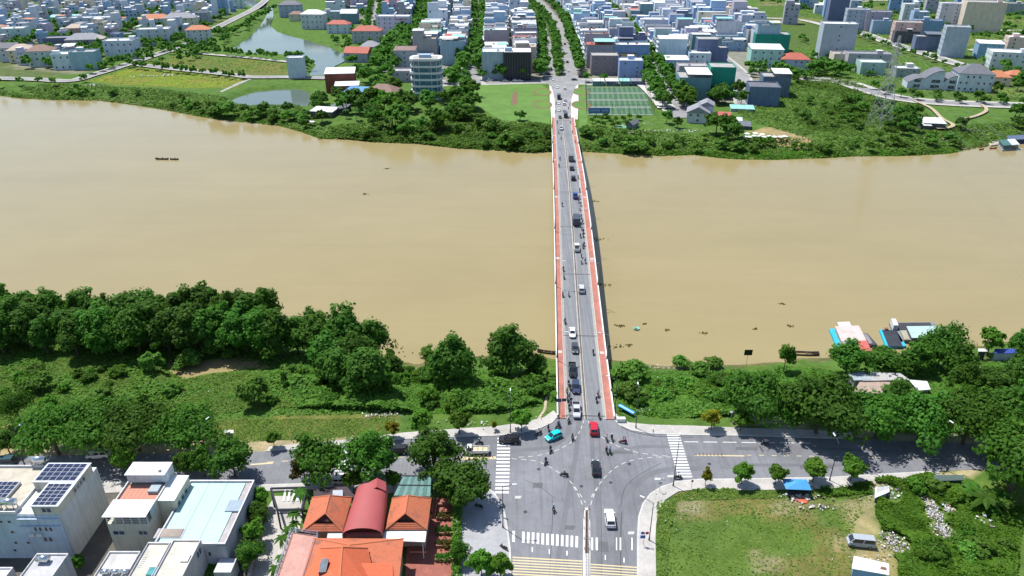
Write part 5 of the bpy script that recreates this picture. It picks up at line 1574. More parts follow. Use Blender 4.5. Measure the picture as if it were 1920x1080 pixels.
if QV:
    o = put("distant_houses", quad_mesh("distant_houses", np.array(QV), mat("distant_house_paint", None, .8, .15, .2, 2, attr="tint"), np.array(QC)))
    o["kind"] = "stuff"; o["label"] = "dense far quarter of pale town houses running back from the river"; o["category"] = "houses"

# ------------------------------------------------------------------ trees across the river
FT = []     # (Vector, height, kind, label, group)
def row(px_pts, step, off, h, k, label, group, jit=1.0, seed=0, w=1.0):
    r = random.Random(seed + int(px_pts[0][0] * 3 + px_pts[0][1] + off * 10))
    pts = smooth_px(px_pts, 8)
    acc = 0.0
    for i in range(1, len(pts)):
        a, c = pts[i - 1], pts[i]
        d = c - a
        L = d.length
        if L < 1e-6: continue
        nn = Vector((d.y, -d.x, 0)).normalized()
        while acc < L:
            p = a + d * (acc / L) + nn * (off + r.uniform(-jit, jit))
            FT.append((p, h * r.uniform(.8, 1.2), k if r.random() < .75 else r.choice(("farA", "farB", "farC")), label, group, w))
            acc += step * r.uniform(.8, 1.25) * (1.0 if p.y < 800 else 1.4)
        acc -= L
AV = [(1048, 140), (1044, 112), (1039, 75), (1029, 45), (1006, 17), (982, -8), (945, -50)]
row(AV, 6.0, 0, 9.0, "farA", "clipped tree in the planted strip of the avenue", "trees on the avenue median", 1.2)
row([(1012, 148), (1014, 112), (1014, 75), (1005, 45), (978, 15), (950, -10)], 8.0, 0, 12, "farA", "street tree along the house side of the avenue beyond the lawn", "trees lining the avenue on the lawn side", 1, 1)
row([(1088, 140), (1080, 112), (1070, 75), (1060, 45), (1036, 15), (1010, -10)], 8.0, 0, 12, "farA", "street tree along the shop side of the avenue beyond the pitch", "trees lining the avenue on the pitch side", 1, 2)
for off in (-6.5, 6.5):
    row([(882, 140), (884, 118), (891, 82), (899, 42), (895, 0), (886, -50)], 7.5, off, 12.5, "farA", "street tree shading the tree-lined street beside the cream building", "trees along the tree-lined street", 1, 3)
    row([(722, 135), (735, 112), (754, 81), (785, 48), (799, 0), (815, -50)], 7.5, off, 12.5, "farA", "street tree along the street by the white hotel", "trees along the hotel street", 1, 4)
    row([(1268, 205), (1240, 165), (1184, 69), (1132, 17), (1101, 0), (1040, -45)], 7.0, off, 11, "farA", "street tree along the street beside the football pitch", "trees along the pitch street", 1, 5)
    row([(700, 62), (701, 42), (706, 0), (712, -50)], 8, off, 9, "farB", "street tree beyond the domed mansion", "trees along the mansion street", 1, 6)
row([(905, 150), (935, 150), (960, 150), (985, 150), (1000, 150)], 13, 0, 11, "farB", "spreading street tree at the edge of the lawn", "trees along the lawn edge", 1, 7)
row([(1100, 154), (1130, 155), (1160, 155)], 12, 0, 8, "farC", "bright street tree behind the pitch stands", "trees behind the pitch", 1, 8)
row([(250, 126), (330, 135), (400, 142), (460, 148)], 9, 3, 7, "farB", "small roadside tree beside the grass plots", "trees along the plot road", 1.5, 9)
row([(330, 95), (400, 101), (470, 107), (540, 114), (565, 120)], 9, 3, 8, "farB", "small tree on the canal side of the plots", "trees along the canal", 2, 10)
row([(560, 118), (572, 126), (585, 132)], 8, 0, 9, "farC", "tree at the canal corner behind the mural tower", "trees at the canal corner", 3, 11)
row([(1650, 180), (1700, 189), (1780, 197), (1900, 201), (1960, 204)], 12, -5, 6, "farB", "street tree along the bank road", "trees along the bank road", 1, 12)
row([(1650, 168), (1700, 180), (1780, 187), (1900, 191)], 11, 4, 6.5, "farA", "garden tree on the house side of the bank road", "garden trees by the bank road", 2, 13)
row([(1590, 60), (1650, 82), (1740, 110), (1800, 128), (1900, 155)], 13, 5, 6.5, "farB", "young tree along the field road", "trees along the field road", 2, 14)
row([(0, 158), (60, 155), (130, 158), (170, 148)], 14, 4, 6, "farB", "small tree beside the bank track", "trees along the bank track", 3, 15)
row([(190, 140), (225, 128), (262, 116), (300, 102), (340, 90)], 9, -5, 8, "farA", "tree along the suburb road bend", "trees along the suburb road", 3, 16)
row([(300, 118), (340, 112), (380, 92), (430, 62), (470, 38), (500, 20)], 9, 8, 8, "farA", "tree on the bank between the suburb road and the canal", "trees on the canal bank", 5, 17)
rnd = random.Random(31)
def mass(px_poly, n, h, kinds, label, group, z=0.0, seed=1, w=1.0):
    q = scatter(px_poly, n, seed, z)
    for x, y in q:
        if terrain(x, y) < -3.4: continue
        if any((x - a) ** 2 + (y - c) ** 2 < 7 ** 2 for a, c in taken): continue
        FT.append((Vector((x, y, terrain(x, y))), h * rnd.uniform(.75, 1.25), rnd.choice(kinds), label, group, w))
mass([(640, 205), (690, 200), (780, 205), (880, 190), (895, 215), (870, 238), (800, 250), (720, 258), (650, 235)], 42, 10.5, ("farB", "farA", "farC"), "dark tree in the thicket below the round white office", "trees in the thicket across the river", -1, 41)
mass([(700, 170), (735, 150), (760, 170), (745, 190), (700, 185)], 10, 10, ("farA", "farC"), "tree behind the long pavilion", "trees behind the pavilion", 0, 42)
mass([(650, 130), (730, 120), (735, 150), (690, 165)], 14, 10, ("farA", "farC", "farB"), "tree between the brick house and the canal houses", "trees behind the brick house", 0, 43)
mass([(832, 150), (880, 150), (890, 195), (850, 200), (832, 180)], 16, 10, ("farA", "farC"), "tree beside the round white office", "trees beside the round office", 0, 44)
mass([(450, 205), (560, 212), (620, 232), (600, 240), (520, 232), (450, 222)], 16, 6.5, ("farB", "farbush"), "tree on the river bank below the pond", "trees below the pond", -1, 45)
mass([(1300, 170), (1390, 180), (1400, 200), (1330, 200), (1290, 195)], 18, 9, ("farB", "farA"), "tree beneath the green netted block", "trees below the netted block", 0, 46)
mass([(1395, 132), (1500, 138), (1510, 150), (1480, 165), (1470, 190), (1440, 155), (1395, 150)], 18, 9, ("farB", "farA"), "tree below the mint green block", "trees below the mint block", 0, 47)
mass([(1510, 122), (1590, 128), (1600, 155), (1520, 150)], 13, 10.5, ("farB", "farA"), "big dark tree beside the low mint house", "trees below the pale tower", 0, 48)
mass([(1470, 200), (1560, 175), (1620, 200), (1600, 235), (1500, 225)], 14, 6, ("farbush", "farA"), "bushy tree in the scrub behind the dark blue house", "trees in the bank scrub", 0, 49)
mass([(1670, 215), (1720, 215), (1760, 250), (1700, 262), (1640, 258)], 14, 7, ("farB", "farA"), "tree beside the lattice pylon", "trees by the pylon", -1, 50)
mass([(1840, 120), (1990, 130), (1990, 190), (1850, 180)], 22, 8, ("farA", "farB"), "garden tree behind the white villa", "trees behind the white villa", 0, 51)
mass([(1870, 222), (1990, 218), (1990, 250), (1890, 254)], 8, 8.5, ("farB",), "dark tree above the moored houseboats", "trees above the houseboats", -1, 52)
mass([(-60, 70), (250, 40), (400, 30), (470, 0), (520, -30), (-200, -30)], 90, 7.5, ("farA", "farB"), "garden tree in the villa suburb", "suburb garden trees", 0, 53)
mass([(-60, 75), (120, 60), (330, 40), (400, 55), (330, 85), (200, 112), (120, 100), (-60, 92)], 200, 9, ("farA", "farB", "farC"), "garden tree between the suburb villas", "trees between the villas", 0, 63)
mass([(-60, 100), (100, 125), (200, 115), (260, 95), (200, 85), (60, 92)], 46, 8.5, ("farA", "farB", "farC"), "garden tree beside the suburb edge villas", "trees beside the edge villas", 0, 67)
mass([(-60, 40), (150, 30), (420, 10), (420, 40), (250, 62), (-60, 70)], 170, 9, ("farA", "farB", "farC"), "garden tree among the upper suburb villas", "upper suburb trees", 0, 64)
mass([(255, 118), (300, 100), (345, 88), (400, 62), (430, 60), (400, 90), (330, 112)], 26, 7, ("farA", "farC"), "tree between the suburb road and the plots", "trees by the plots", 0, 65)
mass([(590, 200), (640, 185), (660, 200), (640, 225), (600, 232)], 12, 8, ("farA", "farB"), "tree around the riverside cafe", "trees around the cafe", -.5, 66)
mass([(0, 120), (110, 138), (190, 118), (300, 90), (280, 70), (100, 100), (0, 95)], 34, 8.5, ("farA", "farB"), "garden tree by the suburb edge houses", "suburb edge trees", 0, 54)
mass([(600, 60), (690, 75), (700, 50), (690, 5), (610, 45)], 18, 7.5, ("farA", "farB"), "garden tree around the mansion", "trees around the mansion", 0, 55)
mass([(600, 78), (650, 100), (700, 95), (690, 80), (640, 72)], 12, 7, ("farA", "farC"), "garden tree on the canal slope", "trees on the canal slope", 0, 56)
mass([(1420, 5), (1560, 10), (1900, 10), (1980, 90), (1700, 60), (1560, 35)], 190, 7, ("farA", "farB"), "scattered tree out in the far fields", "trees in the far fields", 0, 57)
mass([(1480, 70), (1640, 100), (1640, 160), (1520, 120)], 14, 6, ("farA", "farbush"), "tree on the empty plot by the pale tower", "trees on the empty plot", 0, 58)
mass([(620, 242), (800, 248), (960, 240), (1030, 245), (1030, 276), (900, 272), (640, 256)], 18, 5, ("farbush",), "round bush in the scrub below the thicket", "bushes below the thicket", -1.5, 70)
mass([(1095, 255), (1300, 262), (1500, 268), (1700, 262), (1800, 255), (1790, 276), (1600, 284), (1300, 284), (1095, 276)], 50, 4.5, ("farbush", "farC"), "round bush in the scrub along the opposite shore", "bushes along the opposite shore", -1.5, 71)
mass([(1480, 205), (1640, 190), (1720, 215), (1640, 250), (1500, 245)], 26, 4.5, ("farbush", "farC"), "round bush around the pylon", "bushes around the pylon", -.5, 72)
mass([(100, 165), (300, 178), (440, 210), (430, 222), (260, 194), (100, 182)], 26, 4, ("farbush",), "round bush along the bank below the plots", "bushes below the plots", -1.5, 73)
for x, y, h, k, w, lab in ((400, 214, 8, "farbush", 1.1, "rounded bush on the far shore beside the pond"), (428, 219, 9, "farbush", 1.2, "second rounded bush on the far shore below the pond"), (155, 182, 7, "farbush", 1.0, "lone round bush on the far shore by the bank track"),
                           (960, 272, 8.5, "farbush", 1.3, "dense bush on the far shore by the bridge end"), (1192, 284, 9, "farbush", 1.5, "broad bush at the waterline below the football pitch"), (975, 226, 6, "farB", 1.2, "lone dark tree at the foot of the lawn"),
                           (1342, 252, 12, "farB", 1.1, "big dark tree beside the white gabled house"), (1372, 262, 11, "farB", 1.1, "big dark tree over the bank sheds"), (1362, 246, 10, "farB", 1.0, "dark tree between the two big ones on the bank"), (1800, 243, 8, "farB", .9, "lone tree at the dirt path fork"), (1250, 232, 8, "farA", 1, "tree beside the nursery garden"), (1270, 240, 6, "farA", 1.2, "bushy tree by the sandy yard"), (905, 238, 9, "farbush", 1.0, "bushy tree below the lawn corner"), (870, 232, 9, "farB", 1.0, "dark tree at the thicket's lawn end"), (920, 246, 7.5, "farbush", 1.1, "low bush on the slope below the lawn"), (1025, 262, 6, "farB", 1.0, "dark bush under the far bridge end")):
    b = G(x, y); FT.append((b, h, k, lab, None, w))
FT.sort(key=lambda f: f[0].y)
N_TREES = len([1 for o in COL.objects if o.get("category") == "tree"])
N_FAR = max(60, 300 - N_TREES) + len([1 for f in FT if f[4] and f[4].startswith("bushes")])
single = [f for f in FT if f[4] is None]
rest = [f for f in FT if f[4] is not None]
for f in single + rest[:N_FAR - len(single)]:
    tree(f[0], 0, f[1], f[2], f[3], f[4], f[5], "bush" if " bush" in f[3] else "tree", "bush" if " bush" in f[3] else ("street_tree" if "street tree" in f[3] or "clipped" in f[3] else "broadleaf_tree"))
light = []
for k_, m_ in (("A", LF_FAR), ("B", LF_DARK)):
    for i in range(3):
        me = crown_mesh("tmp", 900 + i + (7 if k_ == "B" else 0), 4.7, 4.7, 4.0, 5.6, 14, 13, 1.75, m_)
        a = np.empty(len(me.vertices) * 3, np.float32); me.vertices.foreach_get("co", a)
        light.append(a.reshape(-1, 4, 3)); bpy.data.meshes.remove(me)
acc = []
rnd = random.Random(5)
for f in rest[N_FAR - len(single):]:
    a = rnd.choice(light); s = f[1] / 10; th = rnd.uniform(0, 6.28); cs, sn = math.cos(th), math.sin(th)
    R = np.array([[cs, -sn, 0], [sn, cs, 0], [0, 0, 1]])
    acc.append((a @ R.T) * np.array([s * f[5], s * f[5], s]) + np.array(f[0]))
if acc:
    o = put("distant_treeline", quad_mesh("distant_treeline", np.concatenate(acc), LF_FAR)); o["kind"] = "stuff"
    o["label"] = "distant rows of street and garden trees among the town houses"; o["category"] = "trees"
print("far trees", len(FT), "near", N_TREES, "houses", HAND, "specs", len(SPECS))
# ------------------------------------------------------------------ buildings by the junction
def px_rect(pts, h):
    """four roof corners (photo px, far-left, far-right, near-right, near-left) at height h -> world xy, squared up"""
    q = [P(x, y, h) for x, y in pts]
    return [(p.x, p.y) for p in q]
def wallbox(t, name, poly, z0, z1, m, col=None, o=None):
    mb = MB(t.location); mb.prism(poly, z0, z1); return part(t, name, mb, m, col)
def ring(t, name, poly, z0, z1, th, m, col=None):
    """parapet: one wall slab on each edge, butted at the corners"""
    c = Vector((sum(p[0] for p in poly) / len(poly), sum(p[1] for p in poly) / len(poly)))
    inn = [Vector(p) + (c - Vector(p)).normalized() * th * 1.35 for p in poly]
    mb = MB(t.location); n = len(poly)
    for i in range(n):
        a, b2 = Vector(poly[i]), Vector(poly[(i + 1) % n]); ia, ib = inn[i], inn[(i + 1) % n]
        mb.hexa([(a.x, a.y, z0), (b2.x, b2.y, z0), (ib.x, ib.y, z0), (ia.x, ia.y, z0)], [(a.x, a.y, z1), (b2.x, b2.y, z1), (ib.x, ib.y, z1), (ia.x, ia.y, z1)])
    return part(t, name, mb, m, col)
def inset(poly, d):
    c = Vector((sum(p[0] for p in poly) / len(poly), sum(p[1] for p in poly) / len(poly)))
    return [tuple(Vector(p) + (c - Vector(p)).normalized() * d) for p in poly]
def rect(x0, x1, y0, y1):
    return [(x0, y1), (x1, y1), (x1, y0), (x0, y0)]
def wwin(t, x, y, z, w, h, rz=0.0):
    o = window(t, x - t.location.x, y - t.location.y, z - t.location.z, rz, w, h); return o
PANEL = glass("solar_cell", (0.012, 0.017, 0.045), 0.12)
def solar(t, x0, x1, y0, y1, z, nx_, ny_, slope=0.0):
    """grid of framed panels, each its own part"""
    dx, dy = (x1 - x0) / nx_, (y1 - y0) / ny_
    mb = MB(); mb.box(.02, dx - .03, .02, dy - .03, 0, .05, 1); g = .05
    mb.face([(g, g, .056), (dx - g - .01, g, .056), (dx - g - .01, dy - g - .01, .056), (g, dy - g - .01, .056)], 0)
    me_ = mb.mesh("solar_panel", [PANEL, FRAME])
    for i in range(nx_):
        for j in range(ny_):
            put("solar_panel", me_, t, None, (x0 + i * dx - t.location.x, y0 + j * dy - t.location.y, z + slope * (y0 + j * dy - y0)))

# -- white-blue block with solar roof
nr = P(105, 956, 11.2); fr = P(186, 873, 10.6)
X1, Y0, Y1 = (nr.x + fr.x) / 2, nr.y, fr.y
t = thing("solar_roof_building", "tall pale building with solar panel roof and blind side wall", "building", (X1 - 12, (Y0 + Y1) / 2, 0))
wallbox(t, "wall", rect(X1 - 26, X1, Y0, Y1), -.5, 10.2, WALL, (0.62, 0.63, 0.62))
wallbox(t, "front_wall", rect(X1 - 26, X1 - .4, Y0 - .12, Y0 - .004), -.5, 10.0, WALL, (0.50, 0.60, 0.70))
wallbox(t, "roof_room", rect(X1 - 4.6, X1 - .02, Y0 + .02, Y0 + 5.7), 10.2, 12.0, WALL, (0.60, 0.57, 0.48))
wallbox(t, "roof_room", rect(X1 - 7.6, X1 - .02, Y0 + 5.7, Y1 - 1.2), 10.2, 12.0, WALL, (0.60, 0.57, 0.48))
wallbox(t, "roof_sheet", rect(X1 - 4.8, X1 + .1, Y0 - .15, Y0 + 5.65), 12.0, 12.12, SHEET, ROOFS["pale"])
wallbox(t, "roof_sheet", rect(X1 - 7.8, X1 + .1, Y0 + 5.7, Y1 - 1.0), 12.0, 12.14, SHEET, ROOFS["pale"])
solar(t, X1 - 4.5, X1 - .4, Y0 + .1, Y0 + 5.3, 12.13, 4, 6)
solar(t, X1 - 7.5, X1 - .4, Y0 + 6.1, Y1 - 1.3, 12.15, 6, 4)
solar(t, X1 - 14.9, X1 - 11.2, Y0 + 3.2, Y0 + 7.2, 10.9, 4, 4)
wallbox(t, "panel_frame", rect(X1 - 15.0, X1 - 11.1, Y0 + 3.2, Y0 + 7.3), 10.2, 10.9, STEEL)
wallbox(t, "roof_deck", rect(X1 - 25.6, X1 - 7.9, Y0 + .3, Y1 - .3), 10.2, 10.26, DECK, (0.55, 0.50, 0.40))
ring(t, "parapet", rect(X1 - 26, X1 - 7.7, Y0, Y1), 10.2, 10.75, .25, WALL, (0.68, 0.69, 0.68))
for i, xx in enumerate((X1 - 12.5, X1 - 9.3, X1 - 15.2, X1 - 10.6)):
    mb = MB(t.location); yy = Y0 + (1.2 if i < 3 else 12.0)
    mb.tube((xx - 1.3, yy, 11.9), (xx + 1.3, yy, 11.9), .62, .62, 14)
    part(t, "water_tank", mb, CHROME, None, True)
    mb = MB(t.location)
    for dx in (-1, 1):
        for dy in (-.45, .45): mb.box(xx + dx - .05, xx + dx + .05, yy + dy - .05, yy + dy + .05, 10.3, 11.6)
    part(t, "tank_stand", mb, STEEL)
for x, z, w, h in ((-2.2, 8.6, 1.7, 1.1),):
    wwin(t, X1 + x, Y0 + .02, 10.6, w, h)
for dx, z, w, h in ((-15.5, 8.3, .7, .7), (-13.0, 8.3, .7, .7), (-10.6, 8.3, .7, .7), (-9.2, 8.3, .7, .7), (-13.2, 6.4, .7, .7), (-9.4, 5.9, .7, .7), (-5.2, 6.4, .6, 1.2), (-4.4, 6.4, .6, 1.2), (-3.4, 6.4, .6, 1.2), (-2.6, 6.4, .6, 1.2),
                    (-16.2, 4.4, .7, 1.2), (-15.3, 4.4, .7, 1.2), (-4.2, 4.0, .7, 1.1), (-3.3, 4.0, .7, 1.1), (-9.6, 3.4, .7, .7), (-7.4, 3.4, .7, .7), (-14.4, 2.4, .7, 1.2), (-13.5, 2.4, .7, 1.2), (-10.3, 1.6, .7, .7)):
    wwin(t, X1 + dx, Y0 - .12, z, w, h)
for dx, z in ((-6.5, 5.5), (-5.2, 5.5), (-15.6, 3.4), (-14.8, 3.3)):
    mb = MB(t.location); mb.box(X1 + dx, X1 + dx + .9, Y0 - .55, Y0 - .125, z, z + .6); part(t, "air_conditioner", mb, WHITE)
for z in (9.4, 7.7): 
    mb = MB(t.location); mb.box(X1 - 7.5, X1 - .6, Y0 - .5, Y0 - .125, z, z + .12); part(t, "ledge", mb, WALL, (0.5, .6, .7))
for i in range(4): wwin(t, X1, Y1 - 7.0 + i * .95, 10.6, .85, 1.0, math.pi / 2)

# -- slim cream house with tiled terraces
h1 = 8.6
q = [P(265, 868, h1 + 1.6), P(309, 868, h1 + 1.6), P(290.7, 941.5, h1), P(213, 941.5, h1)]
xa, xb = P(213, 941.5, h1).x, P(290.7, 941.5, h1).x
yn, yt, yb, yf = P(230, 978, h1 - 1.0).y, P(250, 941.5, h1).y, P(275, 890, h1 + 1.9).y, P(287, 868, h1 + 1.9).y
t = thing("terrace_house", "slim cream house with red tiled roof terrace and white canopy", "house", ((xa + xb) / 2, (yn + yf) / 2, 0))
cream = (0.62, 0.60, 0.47)
wallbox(t, "wall", rect(xa, xb, yt - .2, yf), -.5, h1 - .5, WALL, cream)
wallbox(t, "front_wall", rect(xa, xb, yn + .3, yt - .2), -.5, h1 - 1.9, WALL, cream)
wallbox(t, "side_screen", rect(xb - .1, xb, yn + 1.6, yt - .2), h1 - 1.9, h1 + .2, WALL, (.42, .55, .55))
wallbox(t, "terrace_floor", rect(xa + .25, xb - .25, yt, yb), h1 - .5, h1 - .42, mat("terrace_tile", (0.52, 0.24, 0.17), .8, .25, .8, 3), None)
tiles = MB(); ntx, nty = 8, 9; dx_, dy_ = (xb - xa - .6) / ntx, (yb - yt) / nty
tiles.box(.03, dx_ - .03, .03, dy_ - .03, 0, .02); tm = tiles.mesh("tile", MATS["terrace_tile"])
for i in range(ntx):
    for j in range(nty): put("tile", tm, t, None, (xa + .3 + i * dx_ - t.location.x, yt + j * dy_ - t.location.y, h1 - .42))
ring(t, "parapet", rect(xa, xb, yt - .2, yf), h1 - .5, h1 + .05, .22, WALL, (0.66, 0.66, 0.60))
wallbox(t, "stair_head", rect(xa + .3, xb, yb, yf - .02), h1 + .06, h1 + 1.9, WALL, (0.60, 0.66, 0.70))
wallbox(t, "stair_head_roof", rect(xa + .1, xb + .1, yb - .3, yf + .1), h1 + 1.9, h1 + 2.05, DECK, (0.76, 0.77, 0.77))
wallbox(t, "canopy", rect(xa - .1, xb + .1, yn - .3, yt + .3), h1 - .1 + .3, h1 + .32, SHEET, (0.80, 0.80, 0.78))
mb = MB(t.location)
for k in range(6):
    xx = xa + .1 + (xb - xa - .2) * k / 5; mb.box(xx - .05, xx + .05, yn + .32, yn + .42, h1 - 1.9, h1 + .2)
for zz in (h1 - .3, h1 - 1.0, h1 - 1.4): mb.box(xa, xb, yn + .43, yn + .48, zz, zz + .05)
part(t, "balcony_rail", mb, WHITE)
wallbox(t, "skylight", rect(xb - 2.4, xb - .6, yt + 2.4, yt + 4.4), h1 - .4, h1 + .25, mat("skylight_frame", (0.30, .36, .40), .5, .15), None)
for dx, w in ((1.6, 2.1), (xb - xa - 1.5, 1.6)): wwin(t, xa + dx, yn + .3, 4.2, w, 1.0)
wallbox(t, "rear_wing", rect(xb + .02, xb + 3.0, yb - 4.2, yf - 1), -.5, h1 - .4, WALL, (0.60, 0.58, 0.44))
wallbox(t, "rear_wing_roof", rect(xb + .02, xb + 3.1, yb - 4.3, yf - .9), h1 - .4, h1 - .25, DECK, (0.72, .76, .76))
for k in range(3): wwin(t, xb + 3.0, yb - 3.0 + k * 1.5, 5.6, 1.1, 1.5, math.pi / 2)
mb = MB(t.location); mb.tube((xb - 1.2, yb + .8, h1 + 2.05), (xb - 1.2, yb + .8, h1 + 2.45), .3, .25, 10); part(t, "vent", mb, STEEL)

# -- wide house with pale teal roof
h2 = 6.2
xa2, xb2 = P(313, 978, h2).x, (P(479, 900, h2).x + P(421, 1021, h2).x) / 2
yn2, yf2 = P(420, 1021, h2).y, P(430, 901, h2).y
t = thing("teal_roof_building", "wide low building with smooth pale turquoise roof", "building", ((xa2 + xb2) / 2, (yn2 + yf2) / 2, 0))
wallbox(t, "wall", rect(xa2, xb2, yn2, yf2), -.5, h2 - .3, WALL, (0.50, 0.50, 0.56))
TEALR = mat("turquoise_sheet", (0.37, 0.53, 0.50), .6, .12, .15, 3)
nst = 3
for i in range(nst):
    a = xa2 + .5 + (xb2 - xa2 - 1.9) * i / nst; b_ = xa2 + .5 + (xb2 - xa2 - 1.9) * (i + 1) / nst - .06
    mb = MB(t.location); mb.hexa([(a, yn2 + .4, h2 - .3), (b_, yn2 + .4, h2 - .3), (b_, yf2 - .7, h2 - .3), (a, yf2 - .7, h2 - .3)], [(a, yn2 + .4, h2 - .1), (b_, yn2 + .4, h2 - .1), (b_, yf2 - .7, h2 + .02), (a, yf2 - .7, h2 + .02)])
    part(t, "roof_sheet", mb, TEALR)
wallbox(t, "gutter", rect(xb2 - 1.38, xb2, yn2, yf2), h2 - .3, h2 - .18, mat("gutter_grey", (0.42, .38, .38), .8, .3), None)
ring(t, "parapet", rect(xa2, xb2, yn2, yf2), h2 - .28, h2 + .18, .28, WALL, (0.62, 0.63, 0.66))
wallbox(t, "skylight_well", rect(xb2 - 2.8, xb2 - .2, yf2 - 8.0, yf2 - 5.2), h2 - .05, h2 + .16, mat("skylight_frame2", (0.25, .32, .38), .5, .15), None)
wwin(t, xb2 - 3, yn2, 3.5, .7, 1.1)
wallbox(t, "lean_to", rect(xb2 - 1.5, xb2 + 1.4, yn2 - 3, yn2 - .05), -.5, 3.0, WALL, (0.56, .56, .60))
# -- flat roofed rear houses
for k, (corn, h, lab) in enumerate((([(208, 1036), (262, 1036), (236, 1090), (170, 1090)], 6.6, "flat grey roof house behind the slim cream house"),
                                    ([(274, 1019), (321, 1019), (282, 1090), (242, 1090)], 7.2, "flat roof house with ladder between two grey roofs"),
                                    ([(322, 1014), (374, 1014), (344, 1090), (288, 1090)], 7.4, "flat roof house with roof hatch next to the turquoise roof"),
                                    ([(70, 1039), (121, 1041), (100, 1095), (30, 1095)], 6.2, "low roof with steel tank in front of the pale solar building"),
                                    ([(-30, 1066), (25, 1066), (5, 1095), (-40, 1095)], 5.6, "small white roof in front of the solar building"))):
    q = [P(x, y, h) for x, y in corn]
    x0, x1 = (q[0].x + q[3].x) / 2, (q[1].x + q[2].x) / 2
    y1, y0 = (q[0].y + q[1].y) / 2, (q[2].y + q[3].y) / 2 - 3
    t = thing("flat_roof_house", lab, "house", ((x0 + x1) / 2, (y0 + y1) / 2, 0))
    wallbox(t, "wall", rect(x0 + .03, x1 - .03, y0, y1), -.5, h, WALL, (0.50, 0.50, 0.52) if k != 1 else (.46, .47, .52))
    wallbox(t, "roof", rect(x0 + .3, x1 - .3, y0 + .3, y1 - .3), h, h + .06, DECK, [(0.56, .55, .52), (0.60, .57, .48), (0.62, .59, .50), (.5, .5, .52), (.74, .74, .74)][k])
    ring(t, "parapet", rect(x0 + .03, x1 - .03, y0, y1), h, h + .35, .2, WALL, (0.58, 0.57, 0.58))
    if k == 3:
        mb = MB(t.location); mb.tube((x0 + 1.2, y1 - 1.6, h + .9), (x0 + 3.0, y1 - 1.6, h + .9), .6, .6, 14); part(t, "water_tank", mb, CHROME, None, True)
        mb = MB(t.location); mb.box(x0 + 1.4, x0 + 2.8, y1 - 1.9, y1 - 1.3, h + .06, h + .5); part(t, "tank_stand", mb, STEEL)
    if k == 2:
        wallbox(t, "hatch", rect(x0 + 3.0, x0 + 4.2, y1 - 4.6, y1 - 3.2), h + .06, h + .3, STEEL)
        wwin(t, x1 - .03, y1 - 1.6, h - 1.8, 1.8, 1.5, math.pi / 2)
    if k == 0:
        for j in range(3):
            mb = MB(t.location); mb.tube((x0 + 1 + j * 1.6, y0 + 4.3, h + .7), (x0 + 2.2 + j * 1.6, y0 + 4.3, h + .7), .4, .4, 12); part(t, "water_tank", mb, CHROME, None, True)
    if k == 1:
        mb = MB(t.location)
        for j in range(6): mb.box(x0 + .5, x0 + 1.1, y1 - 5 + j * .4, y1 - 4.95 + j * .4, h + .08, h + .16)
        part(t, "ladder", mb, STEEL)
        wallbox(t, "skylight", rect(x0 + 2.6, x0 + 4.2, y0 + 4.0, y0 + 5.6), h + .06, h + .25, glass("skylight_teal", (0.05, .16, .17)))
t = thing("rear_shed", "small box with brown roof between cream house and turquoise roof", "shed", P(318, 1000, 0))
wallbox(t, "wall", rect(P(296, 992, 6.3).x, P(348, 992, 6.3).x, P(320, 1008, 6.3).y, P(320, 990, 6.3).y), -.5, 6.2, WALL, (0.46, .48, .56))
wallbox(t, "roof", inset(rect(P(296, 992, 6.3).x, P(348, 992, 6.3).x, P(320, 1008, 6.3).y, P(320, 990, 6.3).y), .35), 6.2, 6.3, DECK, (0.36, .30, .25))
t = thing("lane_wall", "low hedge-topped wall running along the lane by the turquoise roof", "wall", P(470, 1000))
wallbox(t, "wall_panel", [tuple(P(x, y)[:2]) for x, y in ((497, 950), (500, 950), (470, 1090), (466, 1090))], 0, 1.6, CONC)
mb = MB(); mb.face([(p[0], p[1], .025) for p in wpoly([(515, 930), (575, 930), (560, 1000), (520, 1100), (465, 1100), (488, 1010), (503, 950)])]); struct("lane_pavement", mb, PAVE)
mb = MB(); mb.face([(p[0], p[1], .02) for p in wpoly([(-60, 922), (480, 922), (470, 1110), (-60, 1110)])]); struct("yard_ground", mb, mat("yard_dirt", (0.13, .12, .10), .95, .4, .3, 2))
for i in range(4):
    x = 533 + i * 8.5; mark("crosswalk_stripe", [P(x, 920, .16), P(x + 3.5, 920, .16), P(x + 1, 939, .16), P(x - 3, 939, .16)], LINEW, .17)
# gate frame over the lane
t = thing("gate_frame", "dark steel gate frame spanning the lane beside the restaurant", "gate", P(545, 945))
gp = [P(508, 916, 4.6), P(575, 914, 4.6), P(566, 955, 4.6), P(520, 956, 4.6)]
for a, b_ in ((0, 1), (1, 2), (2, 3), (3, 0)):
    mb = MB(t.location); mb.tube(gp[a], gp[b_], .22, .22, 6); mb.tube(gp[a] - Vector((0, 0, .9)), gp[b_] - Vector((0, 0, .9)), .1, .1, 6); part(t, "beam", mb, DARKSTEEL)
for a in range(4):
    mb = MB(t.location); mb.tube((gp[a].x, gp[a].y, 0), tuple(gp[a]), .18, .18, 6); part(t, "post", mb, DARKSTEEL)

